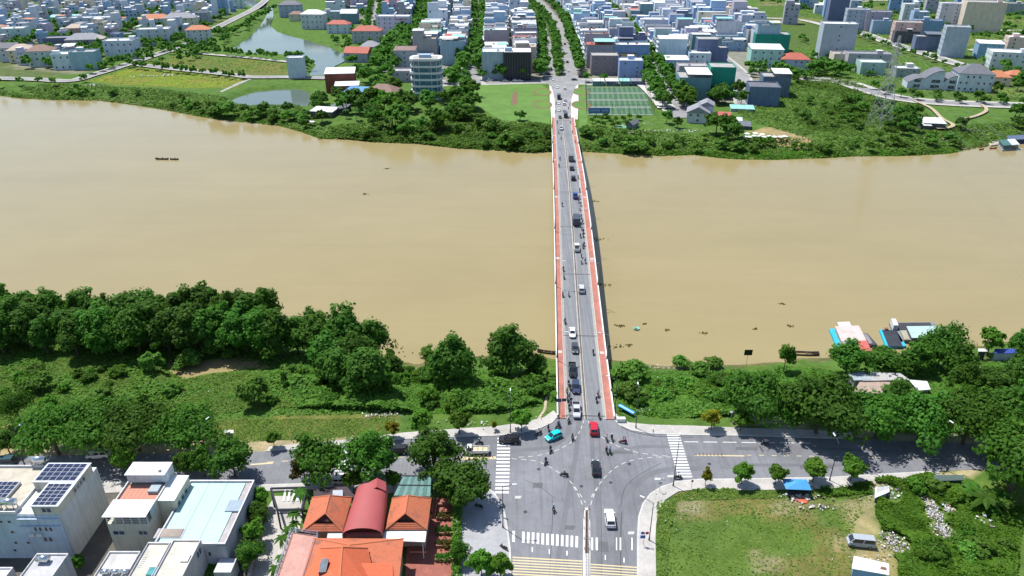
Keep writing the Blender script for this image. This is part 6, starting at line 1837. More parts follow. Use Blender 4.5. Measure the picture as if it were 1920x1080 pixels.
# ------------------------------------------------------------------ restaurant with orange roofs
OT = (0.50, 0.155, 0.065)
def tile_mat(name, col, stain):
    m, nt, b = _nodes(name)
    tc = nt.nodes.new("ShaderNodeTexCoord"); w = nt.nodes.new("ShaderNodeTexWave"); w.bands_direction = 'Y'; w.inputs["Scale"].default_value = 1.6; nt.links.new(tc.outputs["Object"], w.inputs["Vector"])
    w2 = nt.nodes.new("ShaderNodeTexWave"); w2.bands_direction = 'X'; w2.inputs["Scale"].default_value = 2.0; nt.links.new(tc.outputs["Object"], w2.inputs["Vector"])
    n1 = _noise(nt, .35, 6, .75); n2 = _noise(nt, 2.5, 4, .7)
    c = _mix(nt, col, tuple(k * .7 for k in col), _ramp(nt, w.outputs[1], .6, .95)); c = _mix(nt, c, (.85, .85, .85), _ramp(nt, w2.outputs[1], .6, .95), 'MULTIPLY')
    c = _mix(nt, c, (0.10, .075, .06), _ramp(nt, n1.outputs[0], .92 - stain, 1.12 - stain)); c = _mix(nt, c, (.8, .8, .8), _ramp(nt, n2.outputs[0], .45, .7), 'MULTIPLY')
    nt.links.new(c, b.inputs["Base Color"]); b.inputs["Roughness"].default_value = .8
    bp = nt.nodes.new("ShaderNodeBump"); bp.inputs["Distance"].default_value = .06; bp.inputs["Strength"].default_value = .5; nt.links.new(w.outputs[1], bp.inputs["Height"]); nt.links.new(bp.outputs[0], b.inputs["Normal"])
    return m
TOLD, TNEW = tile_mat("old_roof_tile", (0.53, 0.150, 0.07), .40), tile_mat("new_roof_tile", (0.66, 0.140, 0.055), .26)
t = thing("restaurant_building", "restaurant complex with orange tiled roofs and red barrel vault", "building", P(690, 985))
def roofpiece(name, eaves, ridge, m, eh, rh, gablet=False, base=True):
    """eaves: 4 photo points far-left, far-right, near-right, near-left at height eh; ridge: far and near points at rh"""
    e = [P(x, y, eh) for x, y in eaves]; r = [P(x, y, rh) for x, y in ridge]
    mb = MB(t.location)
    if gablet:
        nl = e[3].lerp(r[1], .62); nrr = e[2].lerp(r[1], .62)
        zt = r[1].copy()
        k = .42
        gl, gr = e[3].lerp(r[1], k), e[2].lerp(r[1], k)
        mb.face([e[0], e[3], gl, r[1], r[0]]); mb.face([e[2], e[1], r[0], r[1], gr]); mb.face([e[1], e[0], r[0]]); mb.face([e[3], e[2], gr, gl])
        o = part(t, name, mb, m)
        mb = MB(t.location); back = Vector((0, .5, 0)); mb.face([gl + back + Vector((.3, 0, .05)), gr + back + Vector((-.3, 0, .05)), r[1] + back + Vector((0, 0, -.1))]); part(t, "gable_vent", mb, mat("vent_dark", (0.09, .03, .025), .8, .3))
    else:
        mb.face([e[0], e[3], r[1], r[0]]); mb.face([e[2], e[1], r[0], r[1]]); mb.face([e[1], e[0], r[0]]); mb.face([e[3], e[2], r[1]])
        o = part(t, name, mb, m)
    for a, c in ((r[0], r[1]), (e[0], r[0]), (e[1], r[0]), (e[2], r[1]), (e[3], r[1])):
        mb = MB(t.location); mb.tube(a, c, .13, .13, 6); part(t, "ridge_tile", mb, mat("ridge_clay", (0.52, .17, .08), .8, .2))
    if base:
        pl = inset([(p.x, p.y) for p in e], .6); wallbox(t, "wall", pl, -.3, eh - .02, WALL, (0.50, .34, .26))
    return e
roofpiece("hip_roof", [(585, 933), (660, 933), (642, 997), (565, 997)], [(618, 929), (610, 962)], TOLD, 4.6, 6.9, True)
roofpiece("hip_roof", [(735, 935), (809, 935), (801, 993), (722, 993)], [(765, 929), (760, 962)], TOLD, 4.6, 6.9, True)
# barrel vault
vl0, vr0, vl1, vr1 = P(641, 1008, 5.2), P(718, 1006, 5.2), P(669, 921, 5.2), P(728, 921, 5.2)
rg = []
for i in range(9):
    s_ = i / 8; L_, R_ = vl0.lerp(vl1, s_), vr0.lerp(vr1, s_); w_ = 1 - .0 * s_
    rg.append([L_.lerp(R_, .5 - .5 * math.cos(math.pi * k / 12)) + Vector((0, 0, 2.1 * math.sin(math.pi * k / 12) ** .8)) for k in range(13)])
mb = MB(t.location); mb.rings(rg, 0, False, False)
part(t, "vault_roof", mb, mat("red_sheet", (0.34, 0.072, 0.072), .6, .12, .2, 3), None, True)
mb = MB(t.location); mb.face([p for p in rg[-1]]); part(t, "vault_end", mb, WALL, (0.30, .10, .09))
mb = MB(t.location); mb.face([p + Vector((0, 1.2, -.3)) for p in rg[0]]); part(t, "vault_end", mb, MATS["vent_dark"])
wallbox(t, "wall", inset([(p.x, p.y) for p in (vl1, vr1, vr0, vl0)], .7), -.3, 5.1, WALL, (0.45, .20, .17))
e = [P(x, y, 6.6) for x, y in ((692, 904), (724, 904), (724, 921), (690, 921))]
mb = MB(t.location); r0, r1 = (e[0] + e[1]) / 2 + Vector((0, 0, 1)), (e[2] + e[3]) / 2 + Vector((0, 0, 1)); mb.face([e[0], e[3], r1, r0]); mb.face([e[2], e[1], r0, r1]); mb.face([e[1], e[0], r0]); part(t, "porch_roof", mb, MATS["red_sheet"])
wallbox(t, "porch_wall", inset([(p.x, p.y) for p in e], .3), -.3, 6.5, WALL, (0.45, .16, .14))
for poly, h, c in (([(722, 994), (800, 994), (797, 1016), (716, 1013)], 4.3, (.80, .80, .78)), ([(615, 996), (642, 996), (642, 1009), (613, 1009)], 4.3, (.78, .78, .76))):
    pw = [tuple(P(x, y, h)[:2]) for x, y in poly]; wallbox(t, "flat_canopy", pw, h - .15, h, DECK, c)
    mb = MB(t.location)
    for p in inset(pw, .5): mb.tube((p[0], p[1], 0), (p[0], p[1], h - .15), .09, .09, 6)
    part(t, "canopy_post", mb, WHITE)
# main house roofs
roofpiece("main_roof", [(588, 1009), (757, 1010), (742, 1140), (548, 1140)], [(655, 1022), (650, 1110)], TOLD, 5.6, 7.4)
roofpiece("upper_roof", [(600, 1028), (690, 1028), (712, 1130), (545, 1130)], [(642, 1026), (636, 1100)], TNEW, 7.4, 11.2, False, True)
e4 = [P(648, 1056, 8.9), P(736, 1056, 8.9), P(738, 1110, 7.6), P(668, 1110, 7.6)]
mb = MB(t.location); mb.face(e4); mb.hexa([(p.x, p.y, 6.5) for p in e4], [(p.x, p.y, p.z - .02) for p in e4]); part(t, "side_roof", mb, TNEW)
sk = P(607, 1062, 9.6)
mb = MB(t.location); mb.hexa([(sk.x - .6, sk.y - 1.1, sk.z - .9), (sk.x + .6, sk.y - 1.1, sk.z - .9), (sk.x + .6, sk.y + 1.1, sk.z - .4), (sk.x - .6, sk.y + 1.1, sk.z - .4)], [(sk.x - .6, sk.y - 1.1, sk.z), (sk.x + .6, sk.y - 1.1, sk.z), (sk.x + .6, sk.y + 1.1, sk.z + .5), (sk.x - .6, sk.y + 1.1, sk.z + .5)]); part(t, "skylight", mb, [GLASS])
# glass-green canopy over the forecourt
cg = [P(756, 893, 4.6), P(809, 893, 4.6), P(807, 934, 4.2), P(737, 932, 4.2)]
for i in range(9):
    a, b_ = cg[0].lerp(cg[1], i / 9), cg[0].lerp(cg[1], (i + .94) / 9); c_, d_ = cg[3].lerp(cg[2], (i + .94) / 9), cg[3].lerp(cg[2], i / 9)
    mb = MB(t.location); mb.hexa([tuple(p) for p in (a, b_, c_, d_)], [tuple(p + Vector((0, 0, .06))) for p in (a, b_, c_, d_)]); part(t, "canopy_sheet", mb, mat("green_sheet", (0.055, .15, .135), .35, .25, .4, 3) if i % 2 else mat("green_sheet_pale", (0.11, .23, .20), .35, .25, .4, 3))
for v in (0, .45, .97):
    mb = MB(t.location); mb.tube(cg[0].lerp(cg[3], v) + Vector((0, 0, .12)), cg[1].lerp(cg[2], v) + Vector((0, 0, .12)), .1, .1, 6); part(t, "canopy_beam", mb, DARKSTEEL)
for p in cg: 
    mb = MB(t.location); mb.tube((p.x, p.y, 0), tuple(p), .1, .1, 6); part(t, "canopy_post", mb, DARKSTEEL)
wallbox(t, "awning", [tuple(P(x, y, 3.8)[:2]) for x, y in ((588, 915), (650, 912), (668, 932), (588, 932))], 3.7, 3.8, DECK, (0.07, .05, .055))
wallbox(t, "sign_board", [tuple(P(x, y, 4.6)[:2]) for x, y in ((624, 919), (642, 918), (643, 929), (623, 930))], 4.4, 4.55, DECK, (0.45, .48, .55))
# pink terrace with railing
tp = [P(547, 998, 4.8), P(597, 1005, 4.8), P(566, 1100, 4.8), P(512, 1100, 4.8)]
wallbox(t, "terrace", [tuple(p[:2]) for p in tp], -.3, 4.8, WALL, (0.40, .27, .24))
wallbox(t, "terrace_floor", inset([tuple(p[:2]) for p in tp], .2), 4.8, 4.84, mat("pink_tile", (0.52, .28, .23), .8, .25, .5, 3), None)
for a, b_ in ((0, 1), (1, 2), (3, 0)):
    mb = MB(t.location)
    for dz in (.55, 1.05): mb.tube(tp[a] + Vector((0, 0, dz)), tp[b_] + Vector((0, 0, dz)), .05, .05, 5)
    n_ = int((tp[b_] - tp[a]).length / 1.2)
    for k in range(n_ + 1):
        p = tp[a].lerp(tp[b_], k / max(1, n_)); mb.tube(p, p + Vector((0, 0, 1.05)), .04, .04, 5)
    part(t, "railing", mb, mat("railing_blue", (0.30, .32, .42), .5, .15, metal=.4))
# brick garden terraces
g = thing("brick_garden", "stepped red brick garden terraces with hedges beside the restaurant", "garden", P(835, 1000))
REDB = mat("red_brick_paving", (0.33, 0.115, 0.085), .9, .3, .5, 3)
wallbox(g, "paving", wpoly([(812, 935), (858, 933), (856, 1100), (758, 1100), (764, 1015), (800, 1015)]), 0, .14, REDB)
for k, y in enumerate((948, 974, 1002, 1026, 1052)):
    wallbox(g, "step_wall", wpoly([(820 - k, y), (853, y), (853, y + 3), (819 - k, y + 3)]), .14, .75, mat("garden_wall", (0.30, .15, .11), .9, .3))
    if k:
        rng = np.random.default_rng(k); a = np.array(P(819, y - 3)); b3 = np.array(P(846, y - 3)); n = 260
        C = a + (b3 - a) * rng.random((n, 1)) + rng.normal(size=(n, 3)) * np.array([.1, .35, .1]); C[:, 2] = .2 + rng.random(n) * .8
        put("hedge", quad_mesh("hedge", leaf_quads(C - np.array(g.location), rng.normal(size=(n, 3)) + np.array([0, 0, .8]), .35 + .2 * rng.random(n), rng), LF_BROWN if k % 2 else LF_MID), g)
mb = MB(g.location); pA, pB = P(857, 935), P(856, 1090)
for k in range(9): 
    p = pA.lerp(pB, k / 8); mb.rbox(p, Vector((1, 0, 0)), Vector((0, 1, 0)), .18, .18, 0, 1.5)
mb.tube(pA + Vector((0, 0, 1.1)), pB + Vector((0, 0, 1.1)), .06, .06, 5)
part(g, "fence", mb, CONC)
rng = np.random.default_rng(9); n = 2600; C = np.array(pA) + (np.array(pB) - np.array(pA)) * rng.random((n, 1)) + rng.normal(size=(n, 3)) * np.array([.35, .3, .2]); C[:, 2] = .3 + rng.random(n) * 1.3
put("hedge", quad_mesh("hedge", leaf_quads(C - np.array(g.location), rng.normal(size=(n, 3)) + np.array([0, 0, .6]), .3 + .2 * rng.random(n), rng), LF_SCRUB), g)

# ------------------------------------------------------------------ sheds, huts and the vacant lot
def hut(name, label, corn, h, wallc, roofm, roofc, cat="hut", skew=0.0, z=0.0):
    q = [P(x, y, h) for x, y in corn]
    c = sum(q, Vector()) / 4
    t = thing(name, label, cat, (c.x, c.y, z))
    pl = inset([(p.x, p.y) for p in q], .35)
    wallbox(t, "wall", pl, min(z, terrain(c.x, c.y)) - .3, h - .15, WALL, wallc)
    mb = MB(t.location); q2 = [p + Vector((0, 0, skew if i < 2 else 0)) for i, p in enumerate(q)]
    mb.hexa([tuple(p - Vector((0, 0, .14))) for p in q2], [tuple(p) for p in q2]); part(t, "roof", mb, roofm, roofc)
    return t
RUST = stripes("rusty_sheet", (0.42, 0.36, 0.32), (0.25, 0.13, 0.08), 1.1, 0, .7)
hut("tin_shed", "long shed with grey corrugated roof under the trees", [(1603, 697), (1688, 702), (1706, 712), (1618, 714)], 1.6, (.3, .28, .26), SHEET, (.44, .42, .41), "shed", .3, -1.5)
hut("tin_shed", "shed with blue-grey ribbed roof beside the long grey shed", [(1590, 702), (1620, 698), (1634, 712), (1602, 713)], 1.7, (.3, .28, .26), SHEET, (.36, .42, .46), "shed", .2, -1.5)
hut("tin_shed", "shed with rusty striped roof in front of the long grey shed", [(1612, 716), (1650, 716), (1655, 738), (1600, 736)], 1.0, (.3, .25, .2), RUST, None, "shed", .3, -1.5)
hut("tin_shed", "shed with pale patched roof next to the rusty one", [(1650, 717), (1705, 718), (1695, 734), (1655, 736)], 1.2, (.3, .26, .22), RUST, None, "shed", .2, -1.5)
hut("tin_shed", "lean-to with white sheet roof at the end of the sheds", [(1703, 713), (1738, 716), (1745, 730), (1722, 732)], 1.2, (.4, .4, .4), SHEET, (.70, .72, .72), "shed", .2, -1.5)
hut("tarpaulin_hut", "hut draped in blue tarpaulin at the waterside", [(1865, 655), (1905, 655), (1908, 662), (1863, 662)], .6, (.42, .45, .48), SHEET, (.03, .07, .35), "hut", .2, -2.2)
hut("water_hut", "small dark hut with pale roof next to the tarpaulin hut", [(1834, 654), (1850, 654), (1852, 659), (1834, 659)], .4, (.05, .05, .05), SHEET, (.6, .62, .6), "hut", .1, -2.2)
t = hut("cabin_container", "white container cabin with rusty patches and blue front", [(1601, 1042), (1667, 1057), (1667, 1078), (1597, 1066)], 2.6, (.24, .42, .66), SHEET, (.66, .72, .70), "cabin")
q = [P(1652, 1062, 2.605), P(1662, 1064, 2.605), P(1663, 1070, 2.605), P(1650, 1067, 2.605)]
mb = MB(t.location); mb.face([p + Vector((0, 0, .012)) for p in q]); part(t, "rust_patch", mb, mat("rust", (0.25, .11, .08), .9, .4, 2, 8))
t = hut("kiosk_box", "small grey metal kiosk with white lid on the dry grass", [(421, 806), (438, 806), (438, 812), (421, 812)], 1.9, (.30, .29, .27), SHEET, (.66, .66, .66), "kiosk")
t = hut("junction_cabinet", "grey utility cabinet near the sandy clearing", [(1369, 771), (1376, 771), (1377, 774), (1369, 774)], 1.5, (.45, .5, .5), DECK, (.5, .55, .55), "cabinet")
t = hut("awning_shelter", "dark green lean-to awning among the plants by the road", [(1750, 892), (1806, 892), (1808, 900), (1752, 902)], 1.9, (.05, .07, .06), SHEET, (.055, .10, .09), "awning", .2)
t = hut("debris_shelter", "heap of white sheets and turquoise tarpaulin on the lot", [(1642, 911), (1668, 908), (1668, 922), (1640, 934)], 1.3, (.4, .42, .42), SHEET, (.62, .70, .72), "shelter", -.4)

# blue parasol stall with goods
b = P(1492, 926)
t = thing("parasol_stall", "street stall under a square blue parasol with orange cloth", "stall", b)
mb = MB(); top = Vector((0, .4, 2.7)); rim = [(-2.6, -1.0, 2.1), (2.3, -1.2, 2.05), (2.4, 1.7, 2.15), (-2.5, 1.9, 2.2)]
for i in range(4): mb.face([rim[i], rim[(i + 1) % 4], top])
part(t, "parasol", mb, mat("parasol_blue", (0.06, .28, .55), .7, .15, 1.0, 6))
mb = MB(); mb.tube((0, .4, 0), (0, .4, 2.7), .05, .05, 6); part(t, "pole", mb, STEEL)
mb = MB(); mb.box(-1.4, 1.2, -.6, .5, 0, .85); part(t, "table", mb, mat("stall_dark", (0.03, .025, .035), .8, .3))
mb = MB(); rng = random.Random(4)
pts = [(-1.6, -1.2), (-.4, -2.2), (.7, -2.7), (1.6, -2.4), (1.2, -1.4), (.2, -.9)]
mb.face([(x, y, .12 + .2 * rng.random()) for x, y in pts]); part(t, "cloth", mb, mat("orange_cloth", (0.72, .13, .06), .8, .2))
for k in range(9):
    mb = MB(); x, y = rng.uniform(-2.4, 2.8), rng.uniform(-1.6, .6); s_ = rng.uniform(.2, .42); mb.hexa([(x - s_, y - s_ * .7, 0), (x + s_, y - s_, 0), (x + s_ * .9, y + s_, 0), (x - s_, y + s_ * .8, 0)], [(x - s_ * .7, y - s_ * .6, s_), (x + s_ * .8, y - s_ * .7, s_ * 1.1), (x + s_ * .6, y + s_ * .7, s_), (x - s_ * .7, y + s_ * .6, s_ * .9)])
    part(t, "bundle", mb, CLOTH, rng.choice([(.6, .55, .5), (.05, .05, .06), (.65, .62, .60), (.35, .15, .18), (.7, .7, .68)]))

# litter (too many scraps to count)
def litter(name, label, spots, seed):
    rng = np.random.default_rng(seed); V, Cc = [], []
    pal = np.array([(.60, .60, .58), (.45, .46, .50), (.42, .36, .28), (.30, .22, .17), (.36, .43, .48), (.46, .40, .28), (.66, .66, .65), (.20, .16, .13)])
    for px, py, rx, ry, n, s in spots:
        c = G(px, py)
        C = np.stack([c.x + rng.normal(size=n) * rx, c.y + rng.normal(size=n) * ry, np.zeros(n)], -1)
        C[:, 2] = terrain_np(C[:, 0], C[:, 1]) + .12 + (.35 * rng.random(n) if n > 60 else .25)
        V.append(leaf_quads(C, rng.normal(size=(n, 3)) * .5 + np.array([0, 0, 1]), s * (.5 + rng.random(n)), rng, 1.1)); Cc.append(pal[rng.integers(0, len(pal), n)])
    o = put(name, quad_mesh(name, np.concatenate(V), mat("litter", None, .7, .2, 2, 8, attr="tint"), np.concatenate(Cc)))
    o["kind"] = "stuff"; o["label"] = label; o["category"] = "litter"
litter("lot_litter", "scattered paper, plastic and rubbish heaps on the vacant lot", [
    (1675, 1020, 1.3, 1.5, 300, .3), (1742, 945, .6, .9, 170, .3), (1752, 965, .7, 1.1, 240, .3), (1766, 995, .8, 1.1, 300, .28), (1780, 958, .5, 1.0, 90, .4), (1505, 935, 2.2, .5, 60, .4), (1530, 953, 2.2, .4, 60, .35), (1512, 915, 1.4, .6, 40, .4),
    (1400, 960, 14, 6, 30, .16), (1260, 960, 2, 5, 40, .2), (1450, 1020, 14, 5, 24, .16), (1660, 920, 2, 1.4, 80, .5), (1845, 975, .8, 1.0, 16, .5), (1650, 1050, 2.5, 1.5, 70, .25)], 3)
litter("bank_litter", "rubbish and rubble scattered on the river bank", [
    (1300, 762, 1.5, .8, 60, .5), (1190, 772, 2, 1, 20, .35), (715, 780, 2.2, .5, 60, .35), (880, 795, 6, .8, 40, .4), (1240, 690, 6, 1.6, 90, .4), (1290, 712, 3, 1, 40, .4), (1440, 780, 5, 2, 30, .3), (660, 832, 1.5, .6, 50, .4),
    (330, 684, 6, 2, 30, .25), (480, 740, 12, 4, 40, .22), (1005, 780, 2, 1.5, 20, .3), (1375, 772, 1.0, .4, 30, .5), (1500, 760, 4, 2, 10, .4)], 4)
litter("far_litter", "pale rubble and rubbish on the far plots", [(290, 143, 8, 1.6, 60, .9), (320, 141, 5, 1, 40, .9), (175, 160, 5, 2, 60, .9), (1830, 246, 5, 2, 70, .8), (1760, 262, 4, 1, 12, .9), (1190, 250, 4, 1, 40, .7), (1230, 246, 8, 1, 60, .8), (1180, 233, 8, 1.4, 40, .8), (1300, 246, 5, 2, 60, .6)], 5)
# ------------------------------------------------------------------ vehicles
def ring_sec(x, w, zb, zm, zt, k=.9):
    return [(x, -w * .9, zb), (x, -w, zm), (x, -w * k, zt), (x, w * k, zt), (x, w, zm), (x, w * .9, zb)]
def wheel_mesh(r, w):
    mb = MB(); mb.tube((0, -w / 2, 0), (0, w / 2, 0), r, r, 14); return mb.mesh("wheel", BLACKRUB)
def rim_mesh(r, w):
    mb = MB(); mb.tube((0, -w / 2 - .01, 0), (0, w / 2 + .01, 0), r * .6, r * .6, 10); return mb.mesh("rim", RIM)
WM, RM_ = wheel_mesh(.33, .24), rim_mesh(.33, .24)
WMT, RMT = wheel_mesh(.42, .3), rim_mesh(.42, .3)
def quadface(mb, pts, off, m=0):
    a, b_, c, d = [Vector(p) for p in pts]
    n = (b_ - a).cross(d - a).normalized() * off
    ce = (a + b_ + c + d) / 4
    mb.face([ce + (p - ce) * .86 + n for p in (a, b_, c, d)], m)
CARS = {}
def car_kind(key, L, W, stations, cab, ztop, wheelx, zr=.33, bed=None, box=None, cabcol=None):
    """stations: (x, halfwidth factor, z bottom, z mid, z top); cab: (x rear base, x rear top, x front top, x front base, z base)"""
    h = W / 2; parts = []
    mb = MB(); mb.rings([ring_sec(x, h * f, zb, zm, zt) for x, f, zb, zm, zt in stations]); parts.append(("body", mb.mesh("body", PAINT, False), "paint"))
    xr, xrt, xft, xf, zb = cab; wb, wt = h * .9, h * .76
    B = [(xr, -wb, zb), (xf, -wb, zb), (xf, wb, zb), (xr, wb, zb)]; T = [(xrt, -wt, ztop), (xft, -wt, ztop), (xft, wt, ztop), (xrt, wt, ztop)]
    mb = MB(); mb.hexa(B, T, 0, None, False); parts.append(("cabin", mb.mesh("cabin", PAINT), "paint"))
    for nm, q in (("windscreen", (B[1], B[2], T[2], T[1])), ("rear_window", (B[3], B[0], T[0], T[3]))):
        mb = MB(); quadface(mb, q, .015); parts.append((nm, mb.mesh(nm, DARKGLASS), None))
    for q in ((B[0], B[1], T[1], T[0]), (B[2], B[3], T[3], T[2])):
        a, b_, c, d = [Vector(p) for p in q]
        for u0, u1 in ((0.02, .5), (.5, .98)):
            mb = MB(); quadface(mb, (a.lerp(b_, u0), a.lerp(b_, u1), d.lerp(c, u1), d.lerp(c, u0)), .015); parts.append(("side_window", mb.mesh("side_window", DARKGLASS), None))
    xe, xs_ = stations[-1][0], stations[0][0]
    for sy in (-1, 1):
        mb = MB(); mb.box(xe - .18, xe + .015, sy * h * .62 - .16, sy * h * .62 + .16, .62, .78); parts.append(("headlight", mb.mesh("headlight", LAMPW), None))
        mb = MB(); mb.box(xs_ - .015, xs_ + .14, sy * h * .68 - .12, sy * h * .68 + .12, .68, .9); parts.append(("tail_light", mb.mesh("tail_light", LAMPR), None))
        mb = MB(); mb.box(xf - .35, xf - .15, sy * (h + .02) - .1, sy * (h + .02) + .1, zb + .02, zb + .16); parts.append(("mirror", mb.mesh("mirror", PAINT), "paint"))
    if bed:
        x0, x1, z0, z1 = bed; mb = MB()
        mb.box(x0, x1, -h * .86, h * .86, z0 - .04, z0); parts.append(("bed_floor", mb.mesh("bed_floor", mat("bed_liner", (0.035, .035, .04), .8, .2)), None))
        for y0, y1 in ((-h * .97, -h * .88), (h * .88, h * .97)):
            mb = MB(); mb.box(x0, x1, y0, y1, z0, z1); parts.append(("bed_side", mb.mesh("bed_side", PAINT), "paint"))
        mb = MB(); mb.box(x0 - .08, x0, -h * .97, h * .97, z0, z1); parts.append(("tailgate", mb.mesh("tailgate", PAINT), "paint"))
    if box:
        x0, x1, z0, z1 = box; mb = MB(); mb.box(x0, x1, -h * 1.03, h * 1.03, z0, z1); parts.append(("cargo_box", mb.mesh("cargo_box", PAINT), "box"))
    CARS[key] = (parts, wheelx, h, zr)
SED = [(-2.2, .80, .35, .6, .86), (-2.1, .95, .25, .6, .98), (-1.2, 1, .22, .6, .95), (0, 1, .22, .6, .93), (1.0, 1, .22, .6, .92), (1.9, .96, .25, .58, .80), (2.25, .78, .35, .52, .66)]
car_kind("sedan", 4.5, 1.78, SED, (-1.75, -1.05, .35, 1.15, .92), 1.44, (-1.35, 1.38))
HAT = [(-1.9, .85, .38, .62, .95), (-1.82, .97, .26, .62, 1.02), (0, 1, .24, .62, .98), (1.0, 1, .24, .62, .95), (1.7, .95, .26, .58, .82), (1.98, .78, .36, .54, .68)]
car_kind("hatch", 3.9, 1.70, HAT, (-1.84, -1.45, .35, 1.15, .98), 1.52, (-1.2, 1.22))
SUV = [(-2.2, .86, .42, .7, 1.05), (-2.12, .98, .3, .7, 1.12), (0, 1, .28, .7, 1.08), (1.0, 1, .28, .7, 1.05), (2.0, .96, .3, .66, .95), (2.28, .8, .42, .6, .78)]
car_kind("suv", 4.5, 1.86, SUV, (-2.12, -1.75, .35, 1.15, 1.08), 1.72, (-1.38, 1.42), .36)
PIC = [(-2.65, .9, .5, .75, .92), (-2.6, .97, .42, .75, .94), (-.9, 1, .4, .75, .95), (0, 1, .4, .75, 1.12), (1.3, 1, .4, .75, 1.12), (2.35, .96, .42, .7, 1.02), (2.62, .82, .5, .66, .85)]
car_kind("pickup", 5.25, 1.86, PIC, (-.95, -.75, .65, 1.4, 1.08), 1.78, (-1.6, 1.6), .38, bed=(-2.55, -1.0, .96, 1.3))
VAN = [(-2.35, .9, .4, .8, 1.15), (-2.3, 1, .3, .8, 1.2), (0, 1, .28, .8, 1.2), (1.6, 1, .28, .8, 1.18), (2.1, .95, .32, .75, 1.05), (2.3, .85, .42, .7, .85)]
car_kind("van", 4.65, 1.8, VAN, (-2.32, -2.15, 1.45, 2.1, 1.15), 1.98, (-1.45, 1.5), .34)
TRK = [(-2.4, .92, .55, .8, .9), (1.0, .95, .5, .8, .9), (1.1, 1, .4, .8, 1.15), (2.3, 1, .4, .8, 1.15), (2.5, .9, .45, .75, 1.0)]
car_kind("flatbed", 4.9, 1.75, TRK, (1.12, 1.18, 2.05, 2.42, 1.12), 1.95, (-1.5, 1.7), .34, bed=(-2.4, .98, .96, 1.32))
car_kind("boxtruck", 6.4, 2.1, [(-3.2, .92, .6, .85, .95), (1.5, .95, .55, .85, .95), (1.6, 1, .45, .85, 1.25), (3.0, 1, .45, .85, 1.25), (3.15, .9, .5, .8, 1.05)], (1.62, 1.68, 2.75, 3.08, 1.22), 2.35, (-2.0, 2.2), .42, box=(-3.2, 1.45, .97, 2.9))
BOXCOL = [(.75, .76, .76)]
def car(key, px, py, head, col, label, name="car", cat="car", boxcol=None, group=None, s=1.0):
    p = GB(px, py) if isinstance(px, (int, float)) else px
    zo = .035
    t = thing(name, label, cat, (p.x, p.y, p.z + zo - .0), head, group, s)
    s_, u_ = bridge_su(p.x, p.y)
    if 0 < s_ < BLEN and abs(u_) < BHALF:
        sl_ = math.atan2(deck_z(s_ + 1) - deck_z(s_ - 1), 2)
        up = 1 if math.cos(head - math.atan2(BDIR.y, BDIR.x)) > 0 else -1
        t.rotation_euler = (0, -sl_ * up, head)
    parts, wx, h, zr = CARS[key]
    for nm, me_, c in parts:
        put(nm, me_, t, col if c == "paint" else (boxcol or col) if c == "box" else None)
    wm, rm = (WM, RM_) if zr < .4 else (WMT, RMT)
    for x in wx:
        for sy in (-1, 1):
            w = put("wheel", wm, t, None, (x, sy * (h - .12), zr)); put("rim", rm, w)
    return t
HB_ = math.atan2(BDIR.y, BDIR.x)      # heading away over the bridge
HT = HB_ + math.pi
blk, wht, slv, dgr, dbl, red_, tl_, gry = (.012, .012, .014), (.72, .72, .71), (.45, .46, .48), (.05, .055, .065), (.03, .045, .09), (.45, .012, .03), (.0, .48, .52), (.22, .23, .25)
car("sedan", 1073, 627, HT, wht, "white sedan coming off the bridge ahead of a dark sedan")
car("sedan", 1078, 656, HT, dgr, "dark grey sedan between the white sedan and black pickup")
car("pickup", 1073, 698, HT, blk, "black pickup truck coming off the bridge", "pickup_truck", "pickup")
car("suv", 1079.5, 730, HT, dbl, "dark blue car behind the silver pickup on the bridge")
car("pickup", 1080.5, 774, HT, slv, "silver pickup truck leaving the bridge at the junction", "pickup_truck", "pickup")
car("suv", 1090, 545, HB_, slv, "silver car with black roof rails heading up the bridge")
car("pickup", 1081.5, 467, HB_, wht, "white pickup with loaded bed heading up the bridge", "pickup_truck", "pickup")
car("boxtruck", 1079.5, 418, HB_, (.05, .06, .08), "dark lorry with pale cab and box on the bridge", "lorry", "truck", (.05, .06, .08))
car("pickup", 1078.5, 370, HB_, (.04, .08, .35), "bright blue pickup on the bridge", "pickup_truck", "pickup")
car("suv", 1075, 337, HB_, blk, "black car behind the bright blue pickup on the bridge")
car("suv", 1072, 318, HB_, dgr, "dark car following a dark lorry on the bridge")
car("boxtruck", 1070.5, 301, HB_, (.10, .11, .12), "dark grey lorry leading the cars on the bridge", "lorry", "truck", (.12, .13, .14))
car("suv", 1052.5, 243, HT, slv, "silver car near the far end of the bridge")
car("sedan", 1050, 222, HT, dgr, "dark sedan at the far bridge joint")
car("boxtruck", 1060.5, 220, HB_, (.03, .03, .035), "black lorry with white cab roof at the far bridge end", "lorry", "truck", (.04, .04, .045))
far_cars = [("sedan", 1048, 208, HT, wht), ("sedan", 1058, 209, HB_, slv), ("sedan", 1048, 195, HT, wht), ("suv", 1058, 197, HB_, wht), ("sedan", 1060, 190, HB_, slv), ("boxtruck", 1048, 186, HT, (.03, .03, .035)),
            ("sedan", 1045, 165, HT, wht), ("suv", 1059, 168, HB_, wht), ("sedan", 1037, 150, HT, wht), ("sedan", 1033, 130, HT, dgr), ("sedan", 1066, 135, HB_, wht), ("suv", 1064, 118, HB_, blk), ("sedan", 1031, 112, HT, slv), ("sedan", 1062, 100, HB_, wht), ("sedan", 1030, 95, HT, wht), ("suv", 1059, 84, HB_, dgr), ("sedan", 1028, 140, 0, blk), ("sedan", 1077, 151, 0, dgr)]
